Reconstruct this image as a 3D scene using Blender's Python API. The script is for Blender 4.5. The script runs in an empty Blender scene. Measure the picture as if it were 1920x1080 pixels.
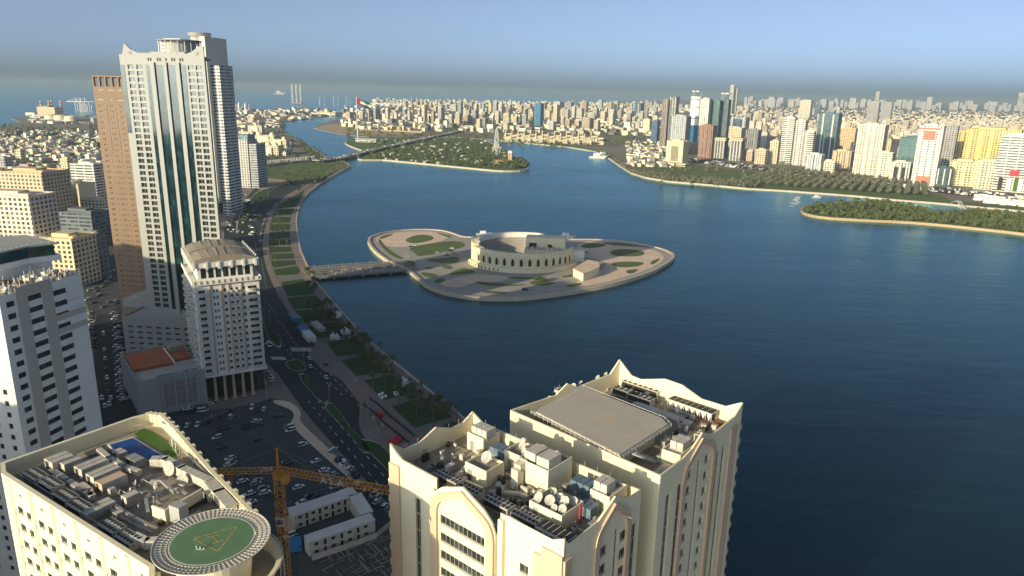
import bpy, math, random
from math import sin, cos, radians as R, pi, hypot, atan2, sqrt, floor
from mathutils import Vector, Matrix
from mathutils.geometry import tessellate_polygon
rnd = random.Random(7)
sc = bpy.context.scene
COL = sc.collection
# ---------------------------------------------------------------- camera
CAMH = 150.0; FPX = 1350.0; TH = R(15.287); RO = R(1.15)
FW = Vector((0, cos(TH), -sin(TH))); RT = Vector((1, 0, 0)); UP = Vector((0, sin(TH), cos(TH)))
cam = bpy.data.cameras.new('camera'); camo = bpy.data.objects.new('camera', cam); COL.objects.link(camo)
cx = RT * cos(RO) + UP * sin(RO); cy = UP * cos(RO) - RT * sin(RO)
camo.matrix_world = Matrix((( cx.x, cy.x, -FW.x, 0), (cx.y, cy.y, -FW.y, 0), (cx.z, cy.z, -FW.z, CAMH), (0, 0, 0, 1)))
cam.sensor_width = 36; cam.lens = 36 * FPX / 1920; cam.clip_start = 1; cam.clip_end = 300000
sc.camera = camo
# ---------------------------------------------------------------- sky, sun, exposure
SAZ = 43.0; SEL = 14.5           # direction the shadows run (degrees right of the view), sun elevation
w = bpy.data.worlds.new('World'); sc.world = w; w.use_nodes = True
nt = w.node_tree; bg = nt.nodes['Background']
sky = nt.nodes.new('ShaderNodeTexSky'); sky.sky_type = 'NISHITA'; sky.sun_disc = False
sky.sun_elevation = R(SEL); sky.sun_rotation = R(SAZ + 180)
sky.air_density = 0.3; sky.dust_density = 1.7; sky.ozone_density = 3.0; sky.altitude = 0
tn = nt.nodes.new('ShaderNodeVectorMath'); tn.operation = 'MULTIPLY'; tn.inputs[1].default_value = (.92, 1.03, .95); nt.links.new(sky.outputs[0], tn.inputs[0]); hs_ = nt.nodes.new('ShaderNodeHueSaturation'); hs_.inputs['Saturation'].default_value = 0.72; nt.links.new(tn.outputs[0], hs_.inputs['Color']); nt.links.new(hs_.outputs[0], bg.inputs[0]); bg.inputs[1].default_value = 0.132
sun = bpy.data.lights.new('sun', 'SUN'); sun.energy = 4.1; sun.angle = R(0.5); sun.color = (1.0, 0.84, 0.53)
suno = bpy.data.objects.new('sun', sun); COL.objects.link(suno)
sd = Vector((sin(R(SAZ)) * cos(R(SEL)), cos(R(SAZ)) * cos(R(SEL)), -sin(R(SEL))))
suno.rotation_euler = sd.to_track_quat('-Z', 'Y').to_euler()
sc.view_settings.view_transform = 'Standard'; sc.view_settings.look = 'None'
sc.view_settings.exposure = 0.62; sc.view_settings.gamma = 1.0; sc.view_settings.use_curve_mapping = False
sc.render.engine = 'CYCLES'; sc.cycles.max_bounces = 5; sc.cycles.diffuse_bounces = 3
sc.cycles.glossy_bounces = 2; sc.cycles.volume_bounces = 0; sc.cycles.transparent_max_bounces = 4

# ---------------------------------------------------------------- survey: bearing and distance read off the photograph
def ray(x, y):
    a = x - 960; b = 540 - y
    d = FW * FPX + RT * (a * cos(RO) - b * sin(RO)) + UP * (a * sin(RO) + b * cos(RO))
    return d / hypot(d.x, d.y)
def P(x, y, z=0.0):
    d = ray(x, y); k = (z - CAMH) / d.z
    return (d.x * k, d.y * k)
def AT(x, y, r):
    d = ray(x, y); return (d.x * r, d.y * r, CAMH + d.z * r)
def AZ(a, b):
    p = P(*a); q = P(*b); return math.degrees(atan2(q[0] - p[0], q[1] - p[1]))

# ---------------------------------------------------------------- mesh helpers
class Fr:                     # a wall's frame: s runs right along the wall, d runs inwards, z up
    def __init__(f, O, az):
        f.O = O; f.az = az; f.t = (sin(R(az)), cos(R(az))); f.n = (-cos(R(az)), sin(R(az)))
    def p(f, s, d, z): return (f.O[0] + f.t[0] * s + f.n[0] * d, f.O[1] + f.t[1] * s + f.n[1] * d, z)
    def sub(f, s, d, turn=0): q = f.p(s, d, 0); return Fr((q[0], q[1]), f.az + turn)
class MB:
    def __init__(m): m.v = []; m.f = []; m.mi = []; m.k = 0
    def face(m, pts):
        i = len(m.v); m.v += [tuple(p) for p in pts]; m.f.append(tuple(range(i, i + len(pts)))); m.mi.append(m.k)
    def hexa(m, a):           # 8 points: bottom ring, top ring
        i = len(m.v); m.v += [tuple(p) for p in a]
        for q in ((0, 3, 2, 1), (4, 5, 6, 7), (0, 1, 5, 4), (1, 2, 6, 5), (2, 3, 7, 6), (3, 0, 4, 7)):
            m.f.append(tuple(i + j for j in q)); m.mi.append(m.k)
        return m
    def box(m, F, s0, s1, d0, d1, z0, z1):
        return m.hexa([F.p(s0, d0, z0), F.p(s1, d0, z0), F.p(s1, d1, z0), F.p(s0, d1, z0),
                       F.p(s0, d0, z1), F.p(s1, d0, z1), F.p(s1, d1, z1), F.p(s0, d1, z1)])
    def prism(m, poly, z0, z1, bottom=False, cap=True):
        A = sum(poly[i][0] * poly[(i + 1) % len(poly)][1] - poly[(i + 1) % len(poly)][0] * poly[i][1] for i in range(len(poly)))
        if A < 0: poly = poly[::-1]
        n = len(poly); i = len(m.v)
        m.v += [(p[0], p[1], z0) for p in poly] + [(p[0], p[1], z1) for p in poly]
        for j in range(n):
            k = (j + 1) % n; m.f.append((i + j, i + k, i + n + k, i + n + j)); m.mi.append(m.k)
        if cap and n > 8:
            for tr in tessellate_polygon([[Vector((p[0], p[1], 0)) for p in poly]]): m.tri(i + n, poly, tr)
        elif cap: m.f.append(tuple(i + n + j for j in range(n))); m.mi.append(m.k)
        if bottom: m.f.append(tuple(i + n - 1 - j for j in range(n))); m.mi.append(m.k)
        return m
    def sheet(m, poly, z):
        A = sum(poly[i][0] * poly[(i + 1) % len(poly)][1] - poly[(i + 1) % len(poly)][0] * poly[i][1] for i in range(len(poly)))
        if A < 0: poly = poly[::-1]
        if len(poly) > 8:
            i = len(m.v); m.v += [(p[0], p[1], z) for p in poly]
            for tr in tessellate_polygon([[Vector((p[0], p[1], 0)) for p in poly]]): m.tri(i, poly, tr)
        else: m.face([(p[0], p[1], z) for p in poly])
        return m
    def tri(m, i, poly, tr):
        a, b, c = (poly[k] for k in tr)
        if (b[0] - a[0]) * (c[1] - a[1]) - (c[0] - a[0]) * (b[1] - a[1]) < 0: tr = tr[::-1]
        m.f.append(tuple(i + k for k in tr)); m.mi.append(m.k)
    def cone(m, c, z0, z1, r0, r1, n=16, a0=0, sy=1, az=0, cap=True):
        i = len(m.v); ca, sa = cos(az), sin(az)
        for z, r in ((z0, r0), (z1, r1)):
            for j in range(n):
                a = a0 + 2 * pi * j / n; x = r * cos(a); y = r * sin(a) * sy
                m.v.append((c[0] + x * ca - y * sa, c[1] + x * sa + y * ca, z))
        for j in range(n):
            k = (j + 1) % n; m.f.append((i + j, i + k, i + n + k, i + n + j)); m.mi.append(m.k)
        if cap:
            m.f.append(tuple(i + n + j for j in range(n))); m.mi.append(m.k)
            m.f.append(tuple(i + n - 1 - j for j in range(n))); m.mi.append(m.k)
        return m
    def tube(m, a, b, r, n=5, r2=None):
        a = Vector(a); b = Vector(b); d = (b - a)
        if d.length < 1e-6: return m
        d.normalize(); u = d.orthogonal().normalized(); v = d.cross(u); i = len(m.v); r2 = r if r2 is None else r2
        for q, rr in ((a, r), (b, r2)):
            for j in range(n):
                t = 2 * pi * j / n; m.v.append(tuple(q + u * cos(t) * rr + v * sin(t) * rr))
        for j in range(n):
            k = (j + 1) % n; m.f.append((i + j, i + k, i + n + k, i + n + j)); m.mi.append(m.k)
        m.f.append(tuple(i + n + j for j in range(n))); m.mi.append(m.k)
        m.f.append(tuple(i + n - 1 - j for j in range(n))); m.mi.append(m.k)
        return m
    def path(m, pts, r, n=5):
        for a, b in zip(pts, pts[1:]): m.tube(a, b, r, n)
        return m
    def dome(m, c, z, r, h, n=14, k=5, full=False):
        prev = None
        for j in range(k + 1):
            a = (pi / 2) * j / k; rr = r * cos(a); zz = z + h * sin(a)
            ring = [(c[0] + rr * cos(2 * pi * q / n), c[1] + rr * sin(2 * pi * q / n), zz) for q in range(n)]
            if prev:
                for q in range(n):
                    q2 = (q + 1) % n
                    if j < k: m.face([prev[q], prev[q2], ring[q2], ring[q]])
                    else: m.face([prev[q], prev[q2], (c[0], c[1], zz)])
            prev = ring
        return m
    def build(m, name, mats, parent=None, smooth=False, base=None, **kw):
        if not isinstance(mats, (list, tuple)): mats = [mats]
        me = bpy.data.meshes.new(name)
        o0 = Vector(base) if base is not None else (Vector(parent.location) if parent and parent.parent is None else
             (Vector(parent.parent.location) + Vector(parent.location) if parent else Vector((0, 0, 0))))
        me.from_pydata([(x - o0.x, y - o0.y, z - o0.z) for x, y, z in m.v], [], m.f)
        for a in mats: me.materials.append(a)
        if len(mats) > 1: me.polygons.foreach_set('material_index', m.mi)
        if smooth: me.polygons.foreach_set('use_smooth', [True] * len(m.f))
        me.update()
        o = bpy.data.objects.new(name, me); COL.objects.link(o)
        if parent: o.parent = parent
        else: o.location = o0
        tag(o, **kw)
        return o
def tag(o, label=None, cat=None, group=None, kind=None):
    if label: o['label'] = label
    if cat: o['category'] = cat
    if group: o['group'] = group
    if kind: o['kind'] = kind
    return o
def thing(name, loc, label, cat, group=None):
    o = bpy.data.objects.new(name, None); COL.objects.link(o); o.empty_display_size = 1
    o.location = (loc[0], loc[1], loc[2] if len(loc) > 2 else 0.0)
    return tag(o, label, cat, group)
def dup(root, loc, rz=0.0, sc_=1.0, label=None, group=None, kids=True, color=None):
    r = root.copy(); COL.objects.link(r); r.location = loc; r.rotation_euler = (0, 0, rz); r.scale = (sc_,) * 3
    if label: r['label'] = label
    if group: r['group'] = group
    if color: r.color = color
    if kids:
        for ch in KIDS[root.name]:
            c = ch.copy(); COL.objects.link(c); c.parent = r
            if color: c.color = color
            for g in KIDS.get(ch.name, []):
                d = g.copy(); COL.objects.link(d); d.parent = c
    return r
KIDS = {}
def reg(root, *kids): KIDS[root.name] = list(kids); return root

# ---------------------------------------------------------------- materials
def nn(nt, typ, **kw):
    n = nt.nodes.new(typ)
    for k, v in kw.items():
        if k.startswith('i_'): n.inputs[int(k[2:])].default_value = v
        else: setattr(n, k, v)
    return n
def math_(nt, op, a, b=None, c=None):
    n = nt.nodes.new('ShaderNodeMath'); n.operation = op
    for i, q in enumerate((a, b, c)):
        if q is None: continue
        if isinstance(q, (int, float)): n.inputs[i].default_value = q
        else: nt.links.new(q, n.inputs[i])
    return n.outputs[0]
def mix_(nt, f, a, b):
    n = nt.nodes.new('ShaderNodeMix'); n.data_type = 'RGBA'
    for i, q in ((0, f), (6, a), (7, b)):
        if isinstance(q, (int, float, tuple)): n.inputs[i].default_value = q if not isinstance(q, tuple) else (*q, 1) if len(q) == 3 else q
        else: nt.links.new(q, n.inputs[i])
    return n.outputs[2]
def mat(name, c, rough=.75, spec=.3, metal=0, sc1=.25, amt=.18, sc2=3.0, amt2=.08, bump=0, streak=0, objcol=False, c2=None):
    m = bpy.data.materials.new(name); m.use_nodes = True; t = m.node_tree; b = t.nodes['Principled BSDF']
    geo = t.nodes.new('ShaderNodeNewGeometry'); pos = geo.outputs['Position']
    n1 = nn(t, 'ShaderNodeTexNoise'); n1.inputs['Scale'].default_value = sc1; n1.inputs['Detail'].default_value = 5; t.links.new(pos, n1.inputs[0])
    n2 = nn(t, 'ShaderNodeTexNoise'); n2.inputs['Scale'].default_value = sc2; n2.inputs['Detail'].default_value = 3; t.links.new(pos, n2.inputs[0])
    v = math_(t, 'MULTIPLY_ADD', math_(t, 'SUBTRACT', n1.outputs[0], .5), amt * 2.2, 1)
    v = math_(t, 'MULTIPLY_ADD', math_(t, 'SUBTRACT', n2.outputs[0], .5), amt2 * 2.2, v)
    if streak:                # rain streaks running down the walls
        mp = nn(t, 'ShaderNodeMapping'); mp.inputs[3].default_value = (1.3, 1.3, .05); t.links.new(pos, mp.inputs[0])
        n3 = nn(t, 'ShaderNodeTexNoise'); n3.inputs['Scale'].default_value = 1; n3.inputs['Detail'].default_value = 4; t.links.new(mp.outputs[0], n3.inputs[0])
        v = math_(t, 'MULTIPLY_ADD', math_(t, 'SUBTRACT', n3.outputs[0], .55), streak, v)
    if objcol:
        oi = t.nodes.new('ShaderNodeObjectInfo'); base = oi.outputs['Color']
    else:
        rg = nn(t, 'ShaderNodeRGB'); rg.outputs[0].default_value = (*c, 1); base = rg.outputs[0]
    if c2: base = mix_(t, math_(t, 'SMOOTHSTEP', n1.outputs[0], .42, .58) if False else math_(t, 'MULTIPLY_ADD', n1.outputs[0], 4, -1.5), base, c2); 
    mx = nn(t, 'ShaderNodeVectorMath', operation='SCALE'); t.links.new(base, mx.inputs[0]); t.links.new(v, mx.inputs['Scale'])
    t.links.new(mx.outputs[0], b.inputs['Base Color'])
    b.inputs['Roughness'].default_value = rough; b.inputs['Specular IOR Level'].default_value = spec; b.inputs['Metallic'].default_value = metal
    if bump:
        bp = nn(t, 'ShaderNodeBump'); bp.inputs['Strength'].default_value = bump; bp.inputs['Distance'].default_value = .3
        t.links.new(n2.outputs[0], bp.inputs['Height']); t.links.new(bp.outputs[0], b.inputs['Normal'])
    return m
def glass(name, c, rough=.12, var=.6, spec=.6):
    m = bpy.data.materials.new(name); m.use_nodes = True; t = m.node_tree; b = t.nodes['Principled BSDF']
    geo = t.nodes.new('ShaderNodeNewGeometry'); oi = t.nodes.new('ShaderNodeObjectInfo')
    mp = nn(t, 'ShaderNodeVectorMath', operation='MULTIPLY'); mp.inputs[1].default_value = (.55, .55, .303); t.links.new(geo.outputs['Position'], mp.inputs[0])
    fl = nn(t, 'ShaderNodeVectorMath', operation='FLOOR'); t.links.new(mp.outputs[0], fl.inputs[0])
    wn = nn(t, 'ShaderNodeTexWhiteNoise'); t.links.new(fl.outputs[0], wn.inputs[0])
    v = math_(t, 'MULTIPLY_ADD', math_(t, 'POWER', wn.outputs[0], 3), var * 3, 1 - var * .4)
    v = math_(t, 'MULTIPLY_ADD', oi.outputs['Random'], .4, v)
    mx = nn(t, 'ShaderNodeVectorMath', operation='SCALE'); mx.inputs[0].default_value = c; t.links.new(v, mx.inputs['Scale'])
    t.links.new(mx.outputs[0], b.inputs['Base Color']); b.inputs['Roughness'].default_value = rough; b.inputs['Specular IOR Level'].default_value = spec
    return m
def facade_mat(name, style, mu=4.2, mv=3.6):     # wall with its openings; wall colour comes from the object
    m = bpy.data.materials.new(name); m.use_nodes = True; t = m.node_tree; b = t.nodes['Principled BSDF']
    geo = t.nodes.new('ShaderNodeNewGeometry'); oi = t.nodes.new('ShaderNodeObjectInfo')
    cr = nn(t, 'ShaderNodeVectorMath', operation='CROSS_PRODUCT'); t.links.new(geo.outputs['Normal'], cr.inputs[0]); cr.inputs[1].default_value = (0, 0, 1)
    dt = nn(t, 'ShaderNodeVectorMath', operation='DOT_PRODUCT'); t.links.new(geo.outputs['Position'], dt.inputs[0]); t.links.new(cr.outputs[0], dt.inputs[1])
    sp = nn(t, 'ShaderNodeSeparateXYZ'); t.links.new(geo.outputs['Position'], sp.inputs[0])
    sn = nn(t, 'ShaderNodeSeparateXYZ'); t.links.new(geo.outputs['Normal'], sn.inputs[0])
    u = math_(t, 'DIVIDE', dt.outputs['Value'], mu); v = math_(t, 'DIVIDE', sp.outputs[2], mv)
    def band(x, lo, hi):
        fr = math_(t, 'FRACT', x); return math_(t, 'MULTIPLY', math_(t, 'GREATER_THAN', fr, lo), math_(t, 'LESS_THAN', fr, hi))
    side = math_(t, 'LESS_THAN', math_(t, 'ABSOLUTE', sn.outputs[2]), .5)
    if style == 'grid': mk = math_(t, 'MULTIPLY', band(u, .2, .75), band(v, .25, .85))
    elif style == 'band': mk = math_(t, 'MULTIPLY', band(v, .32, .85), band(math_(t, 'DIVIDE', dt.outputs['Value'], mu * 3.1), .04, .96))
    elif style == 'strip': mk = math_(t, 'MULTIPLY', band(u, .3, .8), band(v, .08, .97))
    else: mk = math_(t, 'MULTIPLY', band(math_(t, 'MULTIPLY', u, 2.0), .08, .92), band(v, .12, .95))
    mk = math_(t, 'MULTIPLY', mk, side)
    cb = nn(t, 'ShaderNodeCombineXYZ'); t.links.new(math_(t, 'FLOOR', u), cb.inputs[0]); t.links.new(math_(t, 'FLOOR', v), cb.inputs[1]); t.links.new(oi.outputs['Random'], cb.inputs[2])
    wn = nn(t, 'ShaderNodeTexWhiteNoise'); t.links.new(cb.outputs[0], wn.inputs[0])
    n1 = nn(t, 'ShaderNodeTexNoise'); n1.inputs['Scale'].default_value = .06; t.links.new(geo.outputs['Position'], n1.inputs[0])
    wv = math_(t, 'MULTIPLY_ADD', n1.outputs[0], .4, .8)
    sc0 = nn(t, 'ShaderNodeVectorMath', operation='SCALE'); t.links.new(oi.outputs['Color'], sc0.inputs[0]); t.links.new(wv, sc0.inputs['Scale'])
    if style == 'glass':
        gcol = nn(t, 'ShaderNodeVectorMath', operation='SCALE'); t.links.new(oi.outputs['Color'], gcol.inputs[0]); t.links.new(math_(t, 'MULTIPLY_ADD', wn.outputs[0], .5, .3), gcol.inputs['Scale']); g = gcol.outputs[0]
    else:
        g = mix_(t, math_(t, 'POWER', wn.outputs[0], 3), (.035, .045, .06), (.22, .22, .2))
    colr = mix_(t, mk, sc0.outputs[0], g)
    t.links.new(colr, b.inputs['Base Color'])
    t.links.new(math_(t, 'MULTIPLY_ADD', mk, -.5, .75), b.inputs['Roughness']); b.inputs['Specular IOR Level'].default_value = .4
    return m
M = {}
M['cream'] = mat('cream_plaster', (.77, .69, .48), streak=.16, sc1=.12, amt=.07, amt2=.04)
M['cream_trim'] = mat('peach_plaster_trim', (.58, .43, .30), streak=.14, sc1=.2, amt=.07, amt2=.04)
M['white'] = mat('white_plaster', (.80, .78, .73), streak=.14, sc1=.12, amt=.08, amt2=.04)
M['beige'] = mat('beige_plaster', (.50, .46, .40), streak=.1, sc1=.15, amt=.08, amt2=.04)
M['offwhite'] = mat('off_white_cladding', (.36, .37, .36), streak=.1, sc1=.12, amt=.07, amt2=.05)
M['brown'] = mat('brown_stone_cladding', (.225, .155, .108), sc1=.1, amt=.08, amt2=.05, streak=.12)
M['tan'] = mat('tan_plaster', (.55, .42, .28), streak=.1, amt=.08)
M['roof'] = mat('dusty_roof_screed', (.30, .265, .21), rough=.9, sc1=.5, amt=.35, sc2=4, amt2=.2)
M['roofdark'] = mat('dark_roof_felt', (.085, .08, .075), rough=.9, sc1=.6, amt=.4, sc2=4, amt2=.3)
M['pad'] = mat('pale_helipad_deck', (.43, .39, .33), rough=.85, sc1=.3, amt=.12, sc2=2, amt2=.08)
M['padgreen'] = mat('green_helipad_paint', (.12, .215, .11), rough=.7, sc1=.5, amt=.2, sc2=6, amt2=.1)
M['padline'] = mat('ochre_pad_marking', (.42, .30, .10), rough=.7)
M['metal'] = mat('galvanised_metal', (.42, .41, .39), rough=.45, metal=.4, sc1=1, amt=.25, sc2=6)
M['acbox'] = mat('air_conditioner_casing', (.50, .47, .41), rough=.55, sc1=.8, amt=.3, sc2=6, amt2=.15)
M['duct'] = mat('duct_lagging', (.52, .48, .41), rough=.6, sc1=.8, amt=.25, sc2=5, amt2=.1)
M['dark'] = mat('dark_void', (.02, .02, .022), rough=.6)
M['black'] = mat('black_grille', (.035, .033, .03), rough=.6)
M['rust'] = mat('rusty_steel', (.22, .12, .075), rough=.8, sc1=1, amt=.4, sc2=6, amt2=.2)
M['steelwhite'] = mat('white_painted_steel', (.62, .60, .56), rough=.5)
M['orange'] = mat('terracotta_roof', (.34, .115, .06), rough=.85, sc1=.25, amt=.3, sc2=3, amt2=.15)
M['pool'] = mat('pool_water', (.01, .07, .26), rough=.08, spec=.6, amt=.2, sc1=.6)
M['turf'] = mat('artificial_turf', (.06, .13, .02), rough=.9, amt=.15)
M['crane'] = mat('crane_yellow_paint', (.72, .34, .05), rough=.5, sc1=.7, amt=.25, sc2=5, amt2=.15)
M['cable'] = mat('steel_cable', (.25, .2, .14), rough=.5, metal=.3)
M['concrete'] = mat('grey_concrete', (.30, .28, .25), rough=.85, sc1=.2, amt=.2, amt2=.12)
M['glassdark'] = glass('dark_window_glass', (.022, .028, .026))
M['glassteal'] = glass('teal_curtain_glass', (.006, .02, .025), rough=.1, var=.7)
M['glassgreen'] = glass('green_curtain_glass', (.008, .04, .036), rough=.1, var=.5)
M['glassblue'] = glass('blue_curtain_glass', (.03, .10, .20), rough=.1, var=.5)
M['tank'] = mat('blue_water_tank', (.13, .19, .25), rough=.5, amt=.2)
M['dish'] = mat('satellite_dish_white', (.46, .44, .39), rough=.5)
M['red'] = mat('red_paint', (.45, .02, .03), rough=.5)
M['kerb'] = mat('pale_kerb', (.42, .38, .33), rough=.85)
M['asphalt'] = mat('asphalt', (.030, .036, .042), rough=.9, sc1=.05, amt=.25, sc2=1.5, amt2=.15)
M['lot'] = mat('car_park_asphalt', (.060, .068, .072), rough=.9, sc1=.06, amt=.3, sc2=1.5, amt2=.15)
M['paving'] = mat('block_paving', (.23, .19, .17), rough=.85, sc1=.08, amt=.2, sc2=1.2, amt2=.12)
M['pavgrey'] = mat('grey_paving', (.36, .34, .31), rough=.85, sc1=.1, amt=.2, sc2=1.2, amt2=.1)
M['pavtan'] = mat('tan_paving', (.70, .54, .41), rough=.85, sc1=.08, amt=.18, sc2=1.2, amt2=.1)
M['pinkish'] = mat('faded_red_cladding', (.42, .19, .13), rough=.8)
M['pavdark'] = mat('dark_grey_paving', (.19, .175, .16), rough=.85, sc1=.1, amt=.22, sc2=1.2, amt2=.12)
M['seawall'] = mat('seawall_concrete', (.48, .42, .34), rough=.85, sc1=.15, amt=.2)
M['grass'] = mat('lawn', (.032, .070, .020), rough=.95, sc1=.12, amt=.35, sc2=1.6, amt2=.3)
M['grasslit'] = mat('lit_park_lawn', (.11, .15, .05), rough=.95, sc1=.05, amt=.35, sc2=.6, amt2=.3)  # brighter copy of the lawn for sunlit ground, sunlight put into the colour
M['urban'] = mat('dusty_city_ground', (.22, .19, .155), rough=.95, sc1=.01, amt=.35, sc2=.06, amt2=.3)
M['sand'] = mat('sand', (.42, .32, .20), rough=.95, sc1=.02, amt=.2, sc2=.3, amt2=.12)
M['paint'] = mat('road_paint', (.55, .53, .48), rough=.7)
M['line'] = mat('worn_bay_lines', (.38, .37, .35), rough=.8)
M['palmleaf'] = mat('palm_fronds', (.075, .095, .035), rough=.8, sc1=.5, amt=.35, sc2=3, amt2=.3)
M['leaf'] = mat('tree_leaves', (.10, .125, .05), rough=.9, sc1=.12, amt=.4, sc2=1.2, amt2=.45)
M['leafpale'] = mat('dusty_grove_leaves', (.155, .16, .10), rough=.9, sc1=.08, amt=.4, sc2=1, amt2=.45)
M['trunk'] = mat('trunk_bark', (.16, .11, .07), rough=.95)
M['tent'] = mat('white_tent_fabric', (.72, .72, .72), rough=.8, amt=.06)
M['bluetarp'] = mat('blue_container_paint', (.03, .20, .42), rough=.6)
M['rock'] = mat('rock_fill', (.2, .18, .15), rough=.95, sc1=.3, amt=.5)
M['carpaint'] = mat('car_paint', (1, 1, 1), rough=.3, spec=.5, objcol=True, amt=.02, amt2=.01)
M['tyre'] = mat('tyre_rubber', (.02, .02, .02), rough=.8)
M['carglass'] = glass('car_glass', (.02, .025, .03), rough=.08, var=.1)
M['far'] = mat('far_wall', (1, 1, 1), rough=.8, objcol=True, amt=.12, sc1=.1)
for k in ('grid', 'band', 'strip', 'glass'): M['f_' + k] = facade_mat('facade_' + k, k, 5.2, 4.4); M['n_' + k] = facade_mat('near_facade_' + k, k)
def water():
    m = bpy.data.materials.new('lagoon_water'); m.use_nodes = True; t = m.node_tree; b = t.nodes['Principled BSDF']
    geo = t.nodes.new('ShaderNodeNewGeometry'); pos = geo.outputs['Position']
    mp = nn(t, 'ShaderNodeMapping'); mp.inputs[2].default_value = (0, 0, R(25)); mp.inputs[3].default_value = (.35, 1.0, 1); t.links.new(pos, mp.inputs[0])
    hs = None
    for s_, a_ in ((.55, .35), (.12, 1.0), (.028, 1.6)):
        n = nn(t, 'ShaderNodeTexNoise'); n.inputs['Scale'].default_value = s_; n.inputs['Detail'].default_value = 3; t.links.new(mp.outputs[0], n.inputs[0])
        q = math_(t, 'MULTIPLY', n.outputs[0], a_); hs = q if hs is None else math_(t, 'ADD', hs, q)
    bp = nn(t, 'ShaderNodeBump'); bp.inputs['Strength'].default_value = .2; bp.inputs['Distance'].default_value = 1.0
    t.links.new(hs, bp.inputs['Height']); t.nodes.remove(b)
    mp2 = nn(t, 'ShaderNodeMapping'); mp2.inputs[2].default_value = (0, 0, R(-8)); mp2.inputs[3].default_value = (.25, 1, 1); t.links.new(pos, mp2.inputs[0])
    n2 = nn(t, 'ShaderNodeTexNoise'); n2.inputs['Scale'].default_value = .006; n2.inputs['Detail'].default_value = 5; t.links.new(mp2.outputs[0], n2.inputs[0])
    k = math_(t, 'MULTIPLY_ADD', n2.outputs[0], 3.0, -1.0)
    df = nn(t, 'ShaderNodeBsdfDiffuse'); t.links.new(mix_(t, k, (0, .010, .018), (0, .014, .020)), df.inputs['Color'])
    gl = nn(t, 'ShaderNodeBsdfGlossy'); gl.inputs['Color'].default_value = (.56, .90, 1, 1); t.links.new(math_(t, 'MULTIPLY_ADD', k, .12, .2), gl.inputs['Roughness']); t.links.new(bp.outputs[0], gl.inputs['Normal'])
    fr = nn(t, 'ShaderNodeFresnel'); fr.inputs['IOR'].default_value = 1.5; t.links.new(bp.outputs[0], fr.inputs['Normal'])
    ms = nn(t, 'ShaderNodeMixShader'); t.links.new(fr.outputs[0], ms.inputs[0]); t.links.new(df.outputs[0], ms.inputs[1]); t.links.new(gl.outputs[0], ms.inputs[2])
    t.links.new(ms.outputs[0], t.nodes['Material Output'].inputs['Surface'])
    return m
M['water'] = water()
# ================================================================ THE SETTING
WZ = -2.2
def PP(s, z=0.0):            # 'x,y x,y ...' of the photograph -> ground points
    return [P(*map(float, q.split(',')), z) for q in s.split()]
def smooth(pts, closed=True, it=2):
    for _ in range(it):
        o = []; n = len(pts)
        for i in range(n if closed else n - 1):
            a = pts[i]; b = pts[(i + 1) % n]
            o += [(a[0] * .75 + b[0] * .25, a[1] * .75 + b[1] * .25), (a[0] * .25 + b[0] * .75, a[1] * .25 + b[1] * .75)]
        if not closed: o = [pts[0]] + o + [pts[-1]]
        pts = o
    return pts
def sheet(name, pts, z, m, kind='structure', **kw):
    return MB().sheet(pts, z).build(name, m, kind=kind, **kw)
MB().sheet([(-70000, -900), (70000, -900), (70000, 90000), (-70000, 90000)], WZ).build('water', M['water'], kind='structure')

shore = PP('880,793 852,769 800,728 740,680 690,638 660,606 625,566 598,535 585,515 575,495 564,470 558,440 556,415 559,395 566,377 580,360 602,343 630,327 652,315 657.5,311 650,305 640,301.5 624,299 608,293 587.5,279 566.7,265.8 545.8,252.8 530,242 517,232')
creek = PP('535,228 566.7,224 598,220.3 634,217.7 668,214')
near = [(150, 60), (92, 128), (60, 170)] + shore + creek
coastL = PP('600,204 560,203 500,204 440,207 300,212 200,219 150,222 100,218 62,217 20,222 40,229 0,238 -150,262')
near = near + coastL + [(-3000, 700), (-3000, -800), (400, -800), (330, -200)]
def land(name, pts, m, top=0.0, wallm=None, w=2.2):
    o = MB().prism(pts, WZ - 1.5, top).build(name, m, kind='structure')
    if wallm:               # coping along the water's edge
        pass
    return o
land('ground', near, M['urban'])
def ribbon(pts, w, z0, z1, name, m, off=0.0, closed=False, kind='structure', parent=None, **kw):
    mb = MB(); n = len(pts); L = []; 
    for i in range(n):
        a = pts[i - 1] if (i > 0 or closed) else pts[i]; b = pts[(i + 1) % n] if (i < n - 1 or closed) else pts[i]
        dx, dy = b[0] - a[0], b[1] - a[1]; l = hypot(dx, dy) or 1; nx, ny = -dy / l, dx / l
        L.append(((pts[i][0] + nx * off, pts[i][1] + ny * off), (pts[i][0] + nx * (off + w), pts[i][1] + ny * (off + w))))
    for i in range(n if closed else n - 1):
        (a, b), (c, d) = L[i], L[(i + 1) % n]
        A = (c[0] - a[0]) * (b[1] - a[1]) - (c[1] - a[1]) * (b[0] - a[0])
        q = (a, c, d, b) if A > 0 else (a, b, d, c)
        mb.hexa([(*p, z0) for p in q] + [(*p, z1) for p in q])
    return mb.build(name, m, parent, kind=kind, **kw)
ribbon(shore[:25], 1.3, WZ - 1, .55, 'seawall', M['seawall'], off=-.4)
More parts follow.
